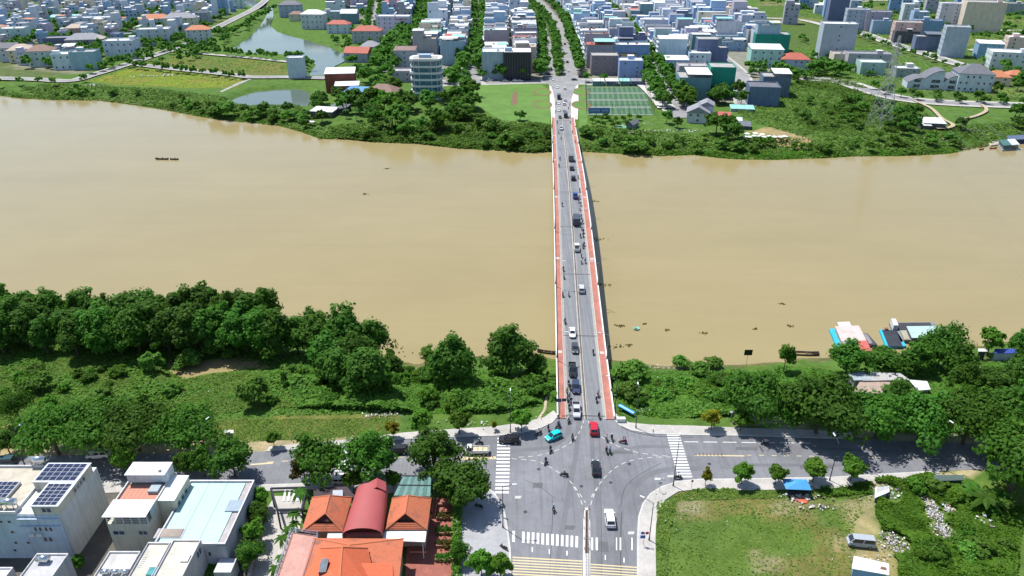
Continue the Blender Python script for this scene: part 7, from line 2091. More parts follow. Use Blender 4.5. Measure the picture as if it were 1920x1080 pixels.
for k, x, y, hd, c in far_cars:
    nm = {wht: "white", slv: "silver", dgr: "dark grey", blk: "black", (.03, .03, .035): "black"}[c]
    wh = "on the pale bridge approach" if y > 160 else "on the avenue beyond the bridge"
    way = "coming down" if hd == HT else "going up" if hd == HB_ else "crossing"
    kd = {"sedan": "sedan", "suv": "tall car", "boxtruck": "lorry"}[k]
    car(k, x, y, hd, c, f"{nm} {kd} {way} {'the traffic ' if False else ''}{wh}", "lorry" if k == "boxtruck" else "car", "truck" if k == "boxtruck" else "car", None, "distant traffic " + wh)
for i, (x, y) in enumerate(((920, 152), (930, 152.5), (948, 153), (956, 153), (967, 153), (975, 153), (1090, 146), (1098, 146), (855, 172), (862, 178), (868, 185), (848, 190), (850, 170))):
    c = (wht, dgr, slv, blk, wht)[i % 5]
    car("sedan" if i % 2 else "suv", x, y, (0.0 if y < 160 else 1.2), c, f"{['white', 'dark grey', 'silver', 'black', 'white'][i % 5]} parked {'car' if i % 2 else 'tall car'} beside the {'lawn' if x > 900 and x < 1050 else 'pitch' if x > 1050 else 'round office'}", group="parked cars across the river")
car("hatch", 1038, 822, math.radians(213), tl_, "bright turquoise hatchback turning off the bridge")
car("suv", 955, 829, math.radians(178), blk, "black car waiting on the zebra crossing")
t = car("flatbed", 895, 850, math.radians(180), wht, "white flatbed truck with a load of yellow boards", "flatbed_truck", "truck")
for k in range(3):
    mb = MB(); mb.box(-2.2 + k * 1.05, -1.25 + k * 1.05, -.68, .68, .98, 1.12 + .05 * (k % 2)); part(t, "board_stack", mb, mat("board_tan", (0.60, .50, .33), .8, .25, 1, 5))
car("suv", 1113, 808, HB_, red_, "bright red car heading onto the bridge")
car("sedan", 1117, 882, HB_, blk, "black car with pale boot crossing the junction")
car("suv", 1143, 977, HB_ + .03, wht, "white car on the street by the planted reserve", s=1.0)
car("suv", 186, 857, math.radians(186), wht, "white car in the rain trees' shade")
car("van", 8, 872, math.radians(185), (.02, .07, .09), "dark teal van on the riverside road", "van", "van")
car("suv", 746, 849, math.radians(184), blk, "black car half hidden behind the bushy street tree")
car("hatch", 664, 851, math.radians(185), slv, "silver car between two street trees at the crosswalk")
car("van", 1612, 1022, math.radians(172), (.34, .37, .40), "abandoned grey van on the vacant lot", "van", "van")
car("hatch", 640, 905, math.radians(5), wht, "white car parked in the restaurant forecourt", s=.9)

# ------------------------------------------------------------------ motorbikes and riders
def skin_mesh(name, joints, edges, mats, matfn):
    me_ = bpy.data.meshes.new("tmp"); me_.from_pydata([j[0] for j in joints], edges, [])
    o = bpy.data.objects.new("tmp", me_); COL.objects.link(o)
    o.modifiers.new("s", 'SKIN'); sm = o.modifiers.new("d", 'SUBSURF'); sm.levels = 1; sm.render_levels = 1
    for i, j in enumerate(joints):
        sv = me_.skin_vertices[0].data[i]; sv.radius = (j[1], j[1]); sv.use_root = (i == 0)
    dg = bpy.context.evaluated_depsgraph_get(); ev = o.evaluated_get(dg)
    out = bpy.data.meshes.new_from_object(ev); out.name = name
    bpy.data.objects.remove(o); bpy.data.meshes.remove(me_)
    out.materials.clear()
    for m_ in mats: out.materials.append(m_)
    for p in out.polygons: p.material_index = matfn(p.center); p.use_smooth = True
    return out
J = [((-.18, 0, .82), .15), ((-.14, 0, 1.05), .15), ((-.04, 0, 1.30), .155), ((-.01, 0, 1.43), .06), ((.02, 0, 1.58), .095), ((.03, 0, 1.68), .07),
     ((-.04, .19, 1.33), .07), ((.12, .26, 1.13), .05), ((.36, .27, 1.08), .04), ((.45, .26, 1.07), .035),
     ((-.04, -.19, 1.33), .07), ((.12, -.26, 1.13), .05), ((.36, -.27, 1.08), .04), ((.45, -.26, 1.07), .035),
     ((-.16, .10, .80), .10), ((.24, .17, .74), .08), ((.14, .17, .42), .055), ((.26, .17, .34), .045),
     ((-.16, -.10, .80), .10), ((.24, -.17, .74), .08), ((.14, -.17, .42), .055), ((.26, -.17, .34), .045)]
ED = [(0, 1), (1, 2), (2, 3), (3, 4), (4, 5), (2, 6), (6, 7), (7, 8), (8, 9), (2, 10), (10, 11), (11, 12), (12, 13), (0, 14), (14, 15), (15, 16), (16, 17), (0, 18), (18, 19), (19, 20), (20, 21)]
RIDER = skin_mesh("person", J, ED, [CLOTH, TROUSER, SKIN], lambda c: 2 if c.z > 1.45 or (c.x > .33 and c.z > .95) else (1 if c.z < .9 else 0))
mb = MB(); mb.rings([[(.03 + r * math.cos(a), r * .85 * math.sin(a), z) for a in [k * math.pi / 5 for k in range(10)]] for r, z in ((.135, 1.56), (.15, 1.63), (.13, 1.73), (.06, 1.79))]); HELM = mb.mesh("helmet", PAINT, True)
def torus_wheel(r, w):
    mb = MB(); mb.rings([[(rr * math.cos(a), y, rr * math.sin(a)) for a in [2 * math.pi * k / 14 for k in range(14)]] for rr, y in ((r * .72, -w / 2), (r, -w / 2), (r, w / 2), (r * .72, w / 2), (r * .72, -w / 2))], 0, True, False); return mb.mesh("wheel", BLACKRUB)
BW = torus_wheel(.29, .11)
mb = MB(); mb.tube((0, -.04, 0), (0, .04, 0), .2, .2, 8); BR = mb.mesh("rim", RIM)
mb = MB(); mb.rings([[(x, -w, z0), (x, w, z0), (x, w * .7, z1), (x, -w * .7, z1)] for x, w, z0, z1 in ((-.85, .05, .72, .80), (-.45, .16, .42, .74), (.0, .15, .30, .52), (.35, .16, .32, .60), (.48, .15, .45, .98), (.60, .08, .70, 1.0))]); BB = mb.mesh("fairing", PAINT)
mb = MB(); mb.rings([[(x, -w, z), (x, w, z), (x, w, z + .09), (x, -w, z + .09)] for x, w, z in ((-.75, .1, .77), (-.3, .14, .72), (.08, .10, .70))]); BS = mb.mesh("seat", BLACKRUB)
mb = MB(); mb.tube((.45, -.34, 1.05), (.45, .34, 1.05), .022, .022, 6); mb.tube((.42, 0, .98), (.45, 0, 1.05), .03, .03, 6); BH = mb.mesh("handlebar", DARKSTEEL)
mb = MB(); mb.box(.56, .64, -.08, .08, .84, .98); BL = mb.mesh("headlight", LAMPW)
mb = MB(); mb.tube((.42, .06, .75), (.66, .06, .3), .03, .03, 5); mb.tube((.42, -.06, .75), (.66, -.06, .3), .03, .03, 5); BFk = mb.mesh("fork", DARKSTEEL)
SHIRT = {"white": (.70, .70, .69), "black": (.015, .015, .018), "navy": (.02, .03, .09), "grey": (.25, .26, .28), "red": (.45, .03, .03), "yellow": (.55, .40, .04), "pale blue": (.30, .45, .62), "pink": (.55, .28, .32), "olive": (.13, .14, .06), "dark": (.04, .04, .05)}
BIKEC = {"black": (.012, .012, .014), "red": (.32, .01, .012), "white": (.6, .6, .6), "blue": (.02, .05, .25), "grey": (.2, .2, .21)}
def bike(px, py, head, shirt, bikec, where, group, rider=True, pillion=False):
    p = GB(px, py)
    t = thing("motorbike", f"{bikec} motorbike {'ridden' if rider else 'standing'} {where}", "motorbike", (p.x, p.y, p.z + .03), head, "motorbikes " + group)
    put("fairing", BB, t, BIKEC[bikec]); put("seat", BS, t); put("handlebar", BH, t); put("headlight", BL, t); put("fork", BFk, t)
    for x in (-.62, .66):
        w = put("wheel", BW, t, None, (x, 0, .29)); put("rim", BR, w)
    for k in range((1 if rider else 0) + (1 if pillion else 0)):
        q = Matrix.Rotation(head, 3, 'Z') @ Vector((-.38 * k, 0, 0))
        r = put("person", RIDER, None, SHIRT[shirt] if k == 0 else SHIRT["pink"], (p.x + q.x, p.y + q.y, p.z + .03 + .04 * k), head)
        tag(r, f"person in {shirt if k == 0 else 'pink'} top {'riding' if k == 0 else 'riding pillion'} {where}", "person", "riders " + group)
        put("helmet", HELM, r, random.choice([(.6, .6, .6), (.02, .02, .02), (.3, .02, .02), (.05, .08, .3)]))
D = math.radians
rb = random.Random(8)
JN = "at the junction"
for x, y, hd, sh, bc, wh, pil in ((899, 834, 180, "black", "black", "beside the white flatbed truck", 0), (1010, 815, 215, "white", "black", "along the kerb by the turquoise hatchback", 0), (1046, 802, 225, "navy", "black", "behind the turquoise hatchback", 1),
                                  (1028, 807, 90, "dark", "grey", "on the pavement by the footpath", 0), (1066, 792, 260, "white", "black", "just below the silver pickup", 0), (1073, 824, 262, "grey", "black", "between the turquoise hatchback and red car", 0), (1032, 847, 255, "black", "black", "on the dashed curve below the hatchback", 0),
                                  (1023, 869, 250, "navy", "black", "where two dashed curves meet", 0), (1058, 893, 170, "olive", "black", "turning across the middle of the junction", 0), (1037.5, 958, 270, "pale blue", "black", "alone on the street above the rumble strips", 0), (1137, 826, 92, "white", "black", "abreast of another bike near the red car", 0), (1147, 825, 95, "dark", "black", "in dark convoy near the red car", 0),
                                  (1168, 831, 178, "pink", "red", "crossing beside the bridge corner", 1), (1137, 849, 95, "black", "black", "side by side with a blue-shirted rider", 0), (1143.5, 849, 95, "pale blue", "black", "side by side with a black-shirted rider", 0), (1434, 834, 180, "white", "black", "along the road past the slanted crosswalk", 1), (1271, 898, 5, "white", "black", "stopped at the end of the slanted crosswalk", 0), (1123, 784, 95, "black", "black", "entering the bridge by the red car", 0)):
    bike(x, y, D(hd), sh, bc, wh, JN, True, bool(pil))
for x, y, sh in ((1067, 768, "black"), (1064, 752, "grey"), (1069, 731, "black"), (1063, 738, "yellow"), (1070, 756, "navy"), (1068, 745, "white"), (1066, 723, "black"), (1059, 606, "black"), (1055, 556, "grey"), (1066, 555, "white"), (1056, 508, "black"), (1057, 522, "white"), (1054, 387, "navy"), (1050, 300, "black"), (1048, 313, "navy"), (1052, 262, "black"), (1047, 250, "white"), (1045, 232, "black"), (1042, 212, "black"), (1043, 196, "navy")):
    bike(x, y, HT + rb.uniform(-.06, .06), sh, rb.choice(list(BIKEC)), "coming off the bridge beside the walkway", "coming off the bridge")
for x, y, sh in ((1112, 664, "black"), (1121, 743, "pink"), (1118, 753, "navy"), (1090, 494, "white"), (1097, 493, "black"), (1090, 483, "grey"), (1093, 465, "black"), (1095, 461, "navy"), (1088, 445, "black"), (1093, 444, "dark"), (1094, 437, "black"), (1090.5, 431, "white"), (1092.5, 419, "black"), (1089.5, 409, "dark"), (1086, 411, "grey"), (1087, 394, "white"), (1089, 386, "black"), (1085, 380, "black"), (1087, 373, "grey"), (1087, 360, "black"), (1084, 335, "black"), (1078, 268, "black"), (1073, 250, "navy"), (1070, 232, "black"), (1069, 222, "grey"), (1066, 205, "black"), (1068, 198, "navy")):
    bike(x, y, HB_ + rb.uniform(-.06, .06), sh, rb.choice(list(BIKEC)), "going up the bridge beside the walkway", "going up the bridge")
for x, y in ((898, 952, ), (945, 1030), (1514, 920), (1520, 922)):
    bike(x, y, rb.uniform(0, 6), "dark", "black", "parked beside the pavement trees", "parked", False)

# ------------------------------------------------------------------ street lamps, signs, bollards
def lamp(base, h, az, arm, label, group=None, col=DARKSTEEL, name="street_lamp"):
    t = thing(name, label, "street lamp", base, az, group)
    mb = MB(); mb.tube((0, 0, -.2), (0, 0, .9), .17, .13, 8); part(t, "base", mb, DARKSTEEL)
    mb = MB(); mb.tube((0, 0, .9), (0, 0, h), .10, .06, 8); part(t, "pole", mb, col)
    if arm:
        mb = MB(); mb.tube((0, 0, h - .05), (arm, 0, h + .5), .045, .04, 6); part(t, "arm", mb, col)
    mb = MB(); mb.hexa([(arm - .1, -.14, h + .42), (arm + .75, -.12, h + .52), (arm + .75, .12, h + .52), (arm - .1, .14, h + .42)], [(arm - .1, -.1, h + .56), (arm + .75, -.08, h + .62), (arm + .75, .08, h + .62), (arm - .1, .1, h + .56)]); part(t, "lamp_head", mb, LAMPW)
    return t
for x, y, h, az, lab in ((1262, 912, 11, 75, "tall street lamp at the end of the slanted crosswalk"), (1555, 902, 9.5, 95, "street lamp between the two round kerb trees"), (1775, 883, 10.5, 120, "street lamp at the edge of the shaded road"),
                         (943, 990, 10.0, 0, "street lamp leaning over the plaza kerb"), (1217, 1014, 9, 150, "street lamp on the grass edge of the corner pavement"), (957, 812, 9.5, 90, "street lamp on the riverside pavement by the crosswalk"),
                         (1192, 803, 10, 90, "street lamp on the riverside pavement beside the blue sign"), (47, 873, 8.5, 70, "street lamp beside the dark teal van"), (388, 856, 8, 60, "street lamp beside the rain trees"), (1153, 772, 9, 170, "street lamp at the bridge's near end")):
    lamp(P(x, y), h, D(az), 1.8, lab)
for s in np.arange(22, BLEN - 8, 38.0):
    for sg in (-1, 1):
        p = bpt(s, sg * 6.3, .9)
        lamp(p, 7.2, math.atan2(-sg * BRT.y, -sg * BRT.x), 1.9, "slim lamp post on the bridge parapet", "lamp posts on the bridge", STEEL)
def sign(px, py, h, plates, label, az=0.0):
    b = P(px, py); t = thing("road_sign", label, "road sign", b, az)
    mb = MB(); mb.tube((0, 0, 0), (0, 0, h), .045, .045, 6); part(t, "post", mb, STEEL)
    for shp, x, z, r, c in plates:
        mb = MB()
        if shp == "disc": mb.tube((x, -.06, z), (x, -.02, z), r, r, 16)
        else: mb.box(x - r, x + r, -.08, -.04, z - r * .8, z + r * .8)
        part(t, "sign_plate", mb, mat("sign_" + c, {"blue": (.02, .10, .40), "red": (.45, .03, .03), "grey": (.4, .42, .45), "dark": (.03, .06, .10), "black": (.02, .02, .02)}[c], .5, .1))
    return t
sign(1206, 1023, 3.4, [("disc", -.35, 3.1, .33, "blue"), ("disc", .45, 3.1, .33, "red"), ("box", -.25, 2.2, .45, "blue")], "pole with blue disc, red disc and blue plate on the corner pavement")
sign(1236, 923, 2.6, [("box", 0, 2.4, .35, "grey")], "small grey sign at the bend of the corner pavement")
sign(1296, 917, 2.2, [("disc", 0, 2.1, .25, "dark")], "small dark sign on the grass edge by the crosswalk")
sign(940, 968, 3.0, [("box", 0, 2.3, .35, "dark"), ("disc", 0, 3.0, .3, "grey")], "traffic signal post on the plaza kerb")
sign(1398, 690, 5.0, [("box", 0, 4.6, 1.0, "black")], "dark square sign board on a post in the shallows")
sign(1050, 776, 4.0, [("box", -.4, 3.8, .6, "dark"), ("box", .8, 3.9, .5, "dark")], "dark traffic sign over the bridge walkway")
t = thing("fallen_sign", "long blue sign board leaning on the bank below the bridge", "sign board", G(1175, 770))
a, b_ = G(1160, 766) + Vector((0, 0, 1.0)), G(1188, 781) + Vector((0, 0, .9))
d = (b_ - a).normalized(); n_ = Vector((-d.y, d.x, 0)) * .5
mb = MB(t.location); mb.hexa([a + n_, a - n_, b_ - n_, b_ + n_], [p + Vector((0, 0, .08)) for p in (a + n_, a - n_, b_ - n_, b_ + n_)]); part(t, "board", mb, mat("sign_sky", (.05, .32, .68), .5, .15))
mb = MB(t.location); k_ = n_ * .18; mb.hexa([p + Vector((0, 0, .085)) for p in (a + k_, a - k_, b_ - k_, b_ + k_)], [p + Vector((0, 0, .095)) for p in (a + k_, a - k_, b_ - k_, b_ + k_)]); part(t, "white_stripe", mb, WHITE)
mb = MB(t.location)
for f in (.15, .85):
    p = a.lerp(b_, f); mb.tube((p.x, p.y, p.z - 2), tuple(p), .05, .05, 6)
part(t, "prop", mb, STEEL)
t = thing("utility_box", "white utility box at the bridge's foot beside the blue sign", "utility box", P(1164, 791))
mb = MB(); mb.box(-.9, .9, -.4, .4, 0, 1.0); part(t, "body", mb, WHITE); mb = MB(); mb.box(-.95, .95, -.45, .45, 1.0, 1.1); part(t, "lid", mb, DECK, (.7, .7, .7))
def bollard(px, py, lab, grp, h=.75):
    t = thing("bollard", lab, "bollard", P(px, py), 0, grp)
    mb = MB(); mb.tube((0, 0, 0), (0, 0, h), .07, .06, 6); part(t, "post", mb, mat("bollard_orange", (0.35, .12, .06), .6, .2)); mb = MB(); mb.tube((0, 0, .45), (0, 0, .58), .08, .08, 6); part(t, "band", mb, WHITE)
for i in range(8): bollard(1304 + i * 6.9, 853.5 + i * .1, "orange post on the centre line past the slanted crosswalk", "posts past the slanted crosswalk")
for i in range(7): bollard(872 + i * 8.6, 859.5 - i * .2, "orange post on the centre line beside the flatbed truck", "posts beside the flatbed truck")
for i in range(5):
    for x in (1095.2, 1104.6): bollard(x, 955 + i * 19, "dark orange post edging the planted street reserve", "posts edging the reserve")
t = thing("median_rail", "dark low rail running along the planted street reserve", "railing", P(1100, 1000))
for x in (1098, 1102.4):
    mb = MB(t.location); a, b_ = P(x, 956, .75), P(x + .6, 1090, .75); mb.tube(a, b_, .05, .05, 5)
    for k in range(26):
        p = a.lerp(b_, k / 25); mb.tube((p.x, p.y, .15), tuple(p), .03, .03, 4)
    part(t, "rail", mb, mat("rail_rust", (0.12, .07, .06), .7, .2))

# ------------------------------------------------------------------ boats
def hull(L, W, H, n=9, bow=.9, draft=.35):
    rg = []
    for i in range(n):
        t_ = i / (n - 1); x = (t_ - .5) * L; k = max(.04, math.sin(math.pi * min(1, max(0, .06 + .88 * t_))) ** (.45)); sh = H * (1 + bow * (abs(2 * t_ - 1) ** 3))
        w = W / 2 * k; rg.append([(x, -w * .6, -draft), (x, -w, sh), (x, -w * .86, sh), (x, -w * .5, .05 - draft + .2), (x, w * .5, .05 - draft + .2), (x, w * .86, sh), (x, w, sh), (x, w * .6, -draft)])
    return MB().rings(rg)
WOODB = mat("boat_wood", (0.10, .075, .055), .8, .3, 1, 6)
def sampan(px, py, az, L, label, person=False, col=None):
    p = P(px, py, WATER_Z); t = thing("wooden_boat", label, "boat", (p.x, p.y, WATER_Z + .05), D(az))
    part(t, "hull", hull(L, L * .2, .45), WOODB if col is None else WALL, col)
    for x in (-L * .2, L * .15):
        mb = MB(); mb.box(x - .15, x + .15, -L * .08, L * .08, .3, .36); part(t, "thwart", mb, BARK)
    if person:
        r = put("person", RIDER, None, SHIRT[person], (p.x + .4, p.y, WATER_Z - .35), D(az)); tag(r, f"person in {person} top sitting in the {'first' if person == 'dark' else 'second'} wooden boat on open water", "person")
        put("helmet", HELM, r, (.5, .42, .28))
sampan(304, 299, -4, 6.5, "long narrow wooden boat on the open river", "dark")
sampan(327, 299.5, -3, 4.2, "small wooden boat beside the long one on open water", "navy")
sampan(1028, 662, -12, 6.0, "lone wooden boat moored beside the bridge")
sampan(1503, 664, -5, 9.0, "long dark boat moored behind the slender bright tree")
sampan(1862, 279, 10, 4, "small red boat by the houseboats", None, (.40, .05, .03))
sampan(1840, 281, 20, 3, "tiny red dinghy next to the small red boat", None, (.40, .05, .03))
def barge(corn, z, hullc, roofs, label):
    q = [P(x, y, z) for x, y in corn]
    c = sum(q, Vector()) / 4
    t = thing("houseboat", label, "houseboat", (c.x, c.y, WATER_Z))
    wallbox(t, "hull", [(p.x, p.y) for p in q], WATER_Z - .6, WATER_Z + .7, WALL, hullc)
    u = (q[1] - q[0]); v = (q[3] - q[0])
    for nm, u0, u1, v0, v1, z0, z1, m_, col in roofs:
        pl = [q[0] + u * a + v * b2 for a, b2 in ((u0, v0), (u1, v0), (u1, v1), (u0, v1))]
        wallbox(t, nm, [(p.x, p.y) for p in pl], WATER_Z + z0, WATER_Z + z1, m_, col)
    return t
CY = (.03, .42, .56)
barge([(1556, 612), (1610, 610), (1640, 660), (1578, 664)], -2.5, CY, [("cabin", .16, .95, .08, .98, .7, 1.9, WALL, (.35, .3, .28)), ("roof", .14, .97, .06, .62, 1.9, 2.0, SHEET, (.60, .50, .46)), ("blue_sheet", .3, .56, .62, .98, 1.9, 2.02, SHEET, (.03, .2, .5)), ("red_sheet_roof", .56, .97, .62, .99, 1.9, 2.03, SHEET, (.60, .12, .10)), ("awning", .3, .72, -.12, .06, 1.7, 1.8, SHEET, (.75, .73, .64))], "houseboat with pinkish roof, red end and turquoise hull")
barge([(1614, 625), (1626, 624), (1645, 645), (1628, 648)], -3.2, (.06, .06, .07), [("deck_load", .2, .8, .1, .9, .7, 1.0, DECK, (.25, .24, .25))], "small dark workboat alongside the pink roofed houseboat")
barge([(1649, 617), (1680, 618), (1700, 648), (1662, 650)], -3.2, CY, [("deck", .14, .97, .04, .97, .7, .85, DECK, (.035, .04, .055)), ("deck_load", .3, .5, -.02, .08, .85, 1.3, DECK, (.3, .1, .08))], "flat turquoise barge covered with dark netting")
barge([(1668, 603), (1752, 602), (1762, 628), (1684, 640)], -3.0, (.20, .21, .23), [("wheelhouse", .0, .1, .05, .4, .7, 2.3, WALL, (.6, .62, .62)), ("cabin", .3, .95, .45, .95, .7, 1.8, WALL, (.08, .09, .11)), ("roof", .28, .98, .4, .98, 1.8, 1.95, SHEET, (.42, .58, .56)), ("deck", .12, .9, .04, .4, .7, .8, DECK, (.05, .05, .06)), ("cargo_boom", .14, .26, .5, .95, .8, 1.2, DECK, (.35, .33, .24))], "long fishing vessel with pale green roof and dark decks")
barge([(1870, 268), (1900, 266), (1906, 276), (1880, 280)], -3.0, (.30, .32, .32), [("cabin", .05, .95, .1, .9, .7, 2.6, WALL, (.12, .16, .17)), ("roof", .0, .5, .05, .95, 2.6, 2.8, SHEET, (.06, .16, .15)), ("roof_sheet", .52, 1, .05, .95, 2.6, 2.8, SHEET, (.6, .66, .68))], "houseboat with dark green and white roof on the far shore")
barge([(1886, 259), (1935, 256), (1940, 265), (1890, 268)], -3.0, (.04, .05, .08), [("cabin", .05, .95, .1, .9, .7, 2.2, WALL, (.05, .06, .10)), ("roof", .0, 1, .05, .95, 2.2, 2.4, SHEET, (.10, .13, .22))], "dark houseboat behind the green and white roofed one")
barge([(1852, 266), (1872, 263), (1874, 270), (1858, 272)], -3.2, (.5, .45, .38), [("deck", .1, .9, .1, .9, .7, .8, DECK, (.5, .45, .38))], "pale flat boat moored next to the far houseboats")
# floating water plants
rng = np.random.default_rng(12); V = []
for px, py, r, n in [(1162, 611, .7, 16), (1210, 608, .5, 8), (1180, 648, .5, 9), (1320, 625, .6, 14), (1416, 617, .6, 9), (727, 316, .8, 16), (684, 364, .7, 14), (1154, 651, .9, 14), (1115, 378, 1.0, 14), (1125, 449, 1.3, 18), (1133, 535, 1.2, 18), (1250, 619, .4, 8), (1480, 611, .6, 10), (1465, 570, .5, 8), (600, 262, .5, 8), (745, 660, 2, 14)]:
    c = P(px, py, WATER_Z); C = np.stack([c.x + rng.normal(size=n) * r, c.y + rng.normal(size=n) * r * .6, np.full(n, WATER_Z + .05) + rng.random(n) * .12], -1)
    V.append(leaf_quads(C, rng.normal(size=(n, 3)) * .3 + np.array([0, 0, 1]), .35 + .3 * rng.random(n), rng))
o = put("floating_weeds", quad_mesh("floating_weeds", np.concatenate(V), LF_BROWN)); o["kind"] = "stuff"; o["label"] = "small clumps of water weed drifting on the river"; o["category"] = "weeds"
p = P(1193, 617, WATER_Z); t = thing("floating_tub", "round green basket boat drifting near the bridge", "basket boat", (p.x, p.y, WATER_Z))
mb = MB(); mb.rings([[(r * math.cos(a), r * math.sin(a), z) for a in [k * math.pi / 8 for k in range(16)]] for r, z in ((.5, -.2), (.95, .35), (.85, .36), (.45, 0))]); part(t, "hull", mb, WALL, (.25, .5, .38))
mb = MB(); mb.tube((-.6, 0, .3), (.6, 0, .3), .06, .06, 6); part(t, "thwart", mb, WHITE)

# ------------------------------------------------------------------ pylon and wires
PB = P(1648, 237); HP = 47.0
t = thing("lattice_pylon", "tall steel lattice power pylon on the far bank", "pylon", (PB.x, PB.y, terrain(PB.x, PB.y)), .35)
def hw(z): return 4.6 + (1.1 - 4.6) * min(1, z / (HP * .72)) if z < HP * .72 else 1.1 + (.35 - 1.1) * (z - HP * .72) / (HP * .28)
PYL = mat("pylon_steel", (0.36, .38, .41), .6, .15)
lev = [0, 5.5, 10.5, 15, 19, 22.6, 26, 29, 31.6, 34, 36.4, 38.8, 41.2, 43.6, HP]
cn = lambda z, i: Vector(((-1, 1, 1, -1)[i] * hw(z), (-1, -1, 1, 1)[i] * hw(z), z))
for i in range(4):
    mb = MB()
    for a, b_ in zip(lev, lev[1:]): mb.tube(cn(a, i), cn(b_, i), .16, .15, 5)
    part(t, "leg", mb, PYL)
    mb = MB(); j = (i + 1) % 4
    for a, b_ in zip(lev, lev[1:]):
        mb.tube(cn(a, i), cn(b_, j), .08, .08, 4); mb.tube(cn(a, j), cn(b_, i), .05, .05, 4); mb.tube(cn(b_, i), cn(b_, j), .05, .05, 4)
    part(t, "bracing", mb, PYL)
for z, w in ((33, 5.2), (37.5, 4.6), (42, 4.0)):
    for sx in (-1, 1):
        mb = MB(); tip = Vector((0, sx * w, z + .6))
        for q in (cn(z, 0), cn(z, 2), cn(z + 2, 0), cn(z + 2, 2)): mb.tube(q if sx * q.y > 0 or True else q, tip, .08, .07, 4)
        part(t, "cross_arm", mb, PYL)
t = thing("power_lines", "thin power cables crossing the river from the pylon", "power line", (PB.x, PB.y, 33))
for k, (z, o_) in enumerate(((33, -5), (37.5, -4.4), (42, -3.8), (33, 5), (37.5, 4.4), (42, 3.8))):
    a = Vector((PB.x + o_, PB.y, z)); b_ = Vector((118 + o_ * 1.2, 40, z + 6))
    mb = MB(t.location); pv = a
    for i in range(1, 25):
        f = i / 24; q = a.lerp(b_, f) + Vector((0, 0, -14 * 4 * f * (1 - f) * .5)); mb.tube(pv, q, .02, .02, 4, 0, False); pv = q
    part(t, "cable", mb, STEEL)

# ------------------------------------------------------------------ pitch fittings, nursery, umbrellas
t = thing("pitch_fence", "tall green net fence posts around the football pitch", "fence", pa)
for k in range(9):
    for a, b_ in ((pa, pb), (pd, pcq), (pa, pd), (pb, pcq)):
        p = a.lerp(b_, k / 8); mb = MB(t.location); mb.tube((p.x, p.y, 0), (p.x, p.y, 6), .09, .09, 5); part(t, "post", mb, DARKSTEEL)
for a, b_ in ((pa, pb), (pd, pcq), (pa, pd), (pb, pcq)):
    for z in (3, 6):
        mb = MB(t.location); mb.tube(a + Vector((0, 0, z)), b_ + Vector((0, 0, z)), .06, .06, 5); part(t, "rail", mb, DARKSTEEL)
for k in range(1, 4):
    for f in (.45,):
        p = bil(f, k / 4); lamp(Vector((p.x, p.y, 0)), 10, 0, .6, "floodlight mast between the football pitches", "floodlight masts on the pitch", STEEL, "floodlight")
b = P(1123, 216); t = thing("pitch_sign", "long blue sign board at the near edge of the football pitch", "sign board", b)
s = mpp(1123, 216)
mb = MB(); mb.box(-20 * s, 20 * s, -.1, .1, 1.2, 4.2); part(t, "board", mb, mat("sign_navy", (.07, .14, .42), .5, .15))
mb = MB()
for i in range(11):
    if i == 6: continue
    x = (-17 + i * 3.2) * s; mb.box(x, x + 1.9 * s, -.14, -.101, 2.2, 3.3)
part(t, "lettering", mb, mat("sign_letter", (.35, .42, .62), .5, .1))
mb = MB()
for x in (-18 * s, 0, 18 * s): mb.box(x - .1, x + .1, -.1, .1, 0, 1.2)
part(t, "post", mb, STEEL)
for i, (x, w, rc) in enumerate(((1122, 20, "pale"), (1148, 22, "white"), (1172, 18, "teal"), (1196, 24, "grey"))):
    HB(x, 161, w, 8, 7, -1, "dark blue" if i % 2 else "teal", ("sheet", rc), 1, f"low clubhouse shed with {rc} sheet roof behind the football pitch", name="shed", cat="shed")
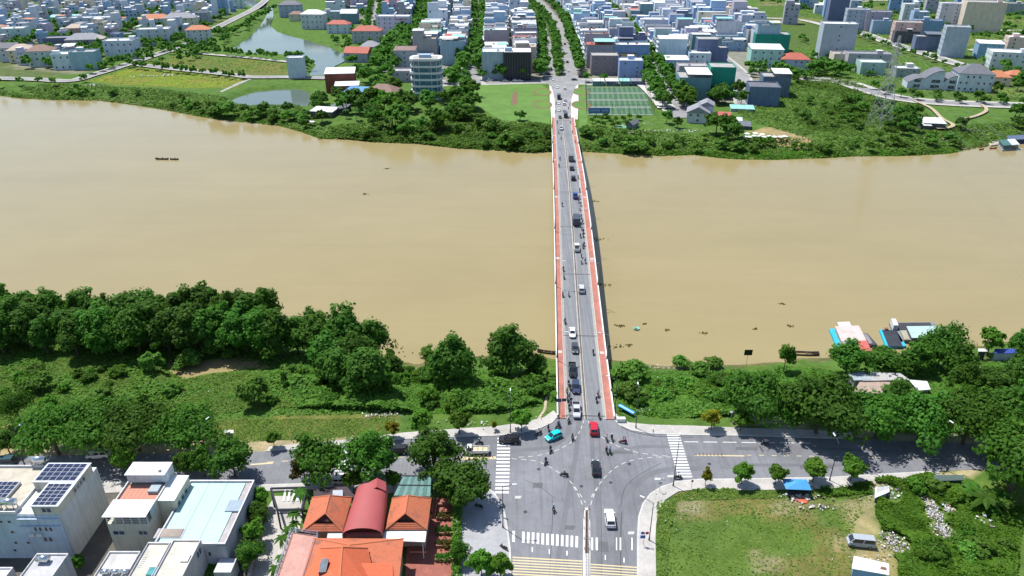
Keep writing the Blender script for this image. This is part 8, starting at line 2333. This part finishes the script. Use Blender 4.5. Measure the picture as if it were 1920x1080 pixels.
for i, (x, y) in enumerate(((1395, 264), (1404, 265), (1413, 263), (1424, 264), (1433, 265), (1442, 264), (1451, 265), (1462, 265), (1470, 264), (1400, 259), (1415, 258), (1428, 260), (567, 232), (573, 234), (580, 235), (587, 236))):
    b = G(x, y); t = thing("beach_umbrella", "white umbrella over a table on the far bank " + ("sand" if x > 1000 else "below the cafe"), "umbrella", b, 0, "white umbrellas on the far bank " + ("sand" if x > 1000 else "below the cafe"))
    mb = MB(); n = 8; tp_ = (0, 0, 3.0)
    for k in range(n): mb.face([(1.5 * math.cos(2 * math.pi * k / n), 1.5 * math.sin(2 * math.pi * k / n), 2.4), (1.5 * math.cos(2 * math.pi * (k + 1) / n), 1.5 * math.sin(2 * math.pi * (k + 1) / n), 2.4), tp_])
    part(t, "canopy", mb, WHITE); mb = MB(); mb.tube((0, 0, 0), (0, 0, 3), .05, .05, 5); part(t, "pole", mb, STEEL)
for i, (x, y) in enumerate(((1117, 226), (1128, 228), (1140, 227), (1155, 229), (1168, 228), (1120, 236), (1132, 238), (1148, 240), (1160, 238), (1145, 233), (1175, 236), (1110, 232), (1135, 222), (1180, 224), (1198, 226))):
    tree(x, y, 3.6, "farC" if i % 2 else "farB", "potted shrub in the nursery garden below the football pitch", "nursery shrubs", 1.0, "shrub", "garden_shrub")
b = G(1180, 243); t = thing("nursery_shed", "nursery shed with steep dark roof and green ground sheet", "shed", b, -.5)
mb = MB(); mb.box(-1.8, 1.8, 0, 9, -.3, 2.6); part(t, "wall", mb, WALL, (.2, .24, .24)); mb = hip(MB(), -1.8, 1.8, 0, 9, 2.6, 1.6, .4, 'y', True); part(t, "roof", mb, TILE, ROOFS["slate"])
mb = MB(); mb.box(-8, -2.2, 0, 7, -.2, .3); part(t, "ground_sheet", mb, DECK, (.16, .36, .2))
# red lettering on the hotel's wall (too blurred in the photo to read: strokes of the same size and spacing)
hot = bpy.data.objects["hotel_building"]
sh_ = mpp(738, 64); Hh = 30 * sh_ / (P(738, 64).y / math.hypot(P(738, 64).y, CAMH))
for i, (x, h) in enumerate(((4, 1.1), (7, 1.3), (8.6, .9), (10.2, .9), (11.8, .9), (13.4, .9), (15.0, .8), (17.4, 1.3), (19, .9), (20.6, .9), (22.2, .9))):
    mb = MB(); mb.box(x * sh_, (x + 1.2) * sh_, -8.09, -8.004, Hh - 2.6, Hh - 2.6 + h); part(hot, "lettering", mb, mat("red_letter", (.42, .06, .09), .5, .1))
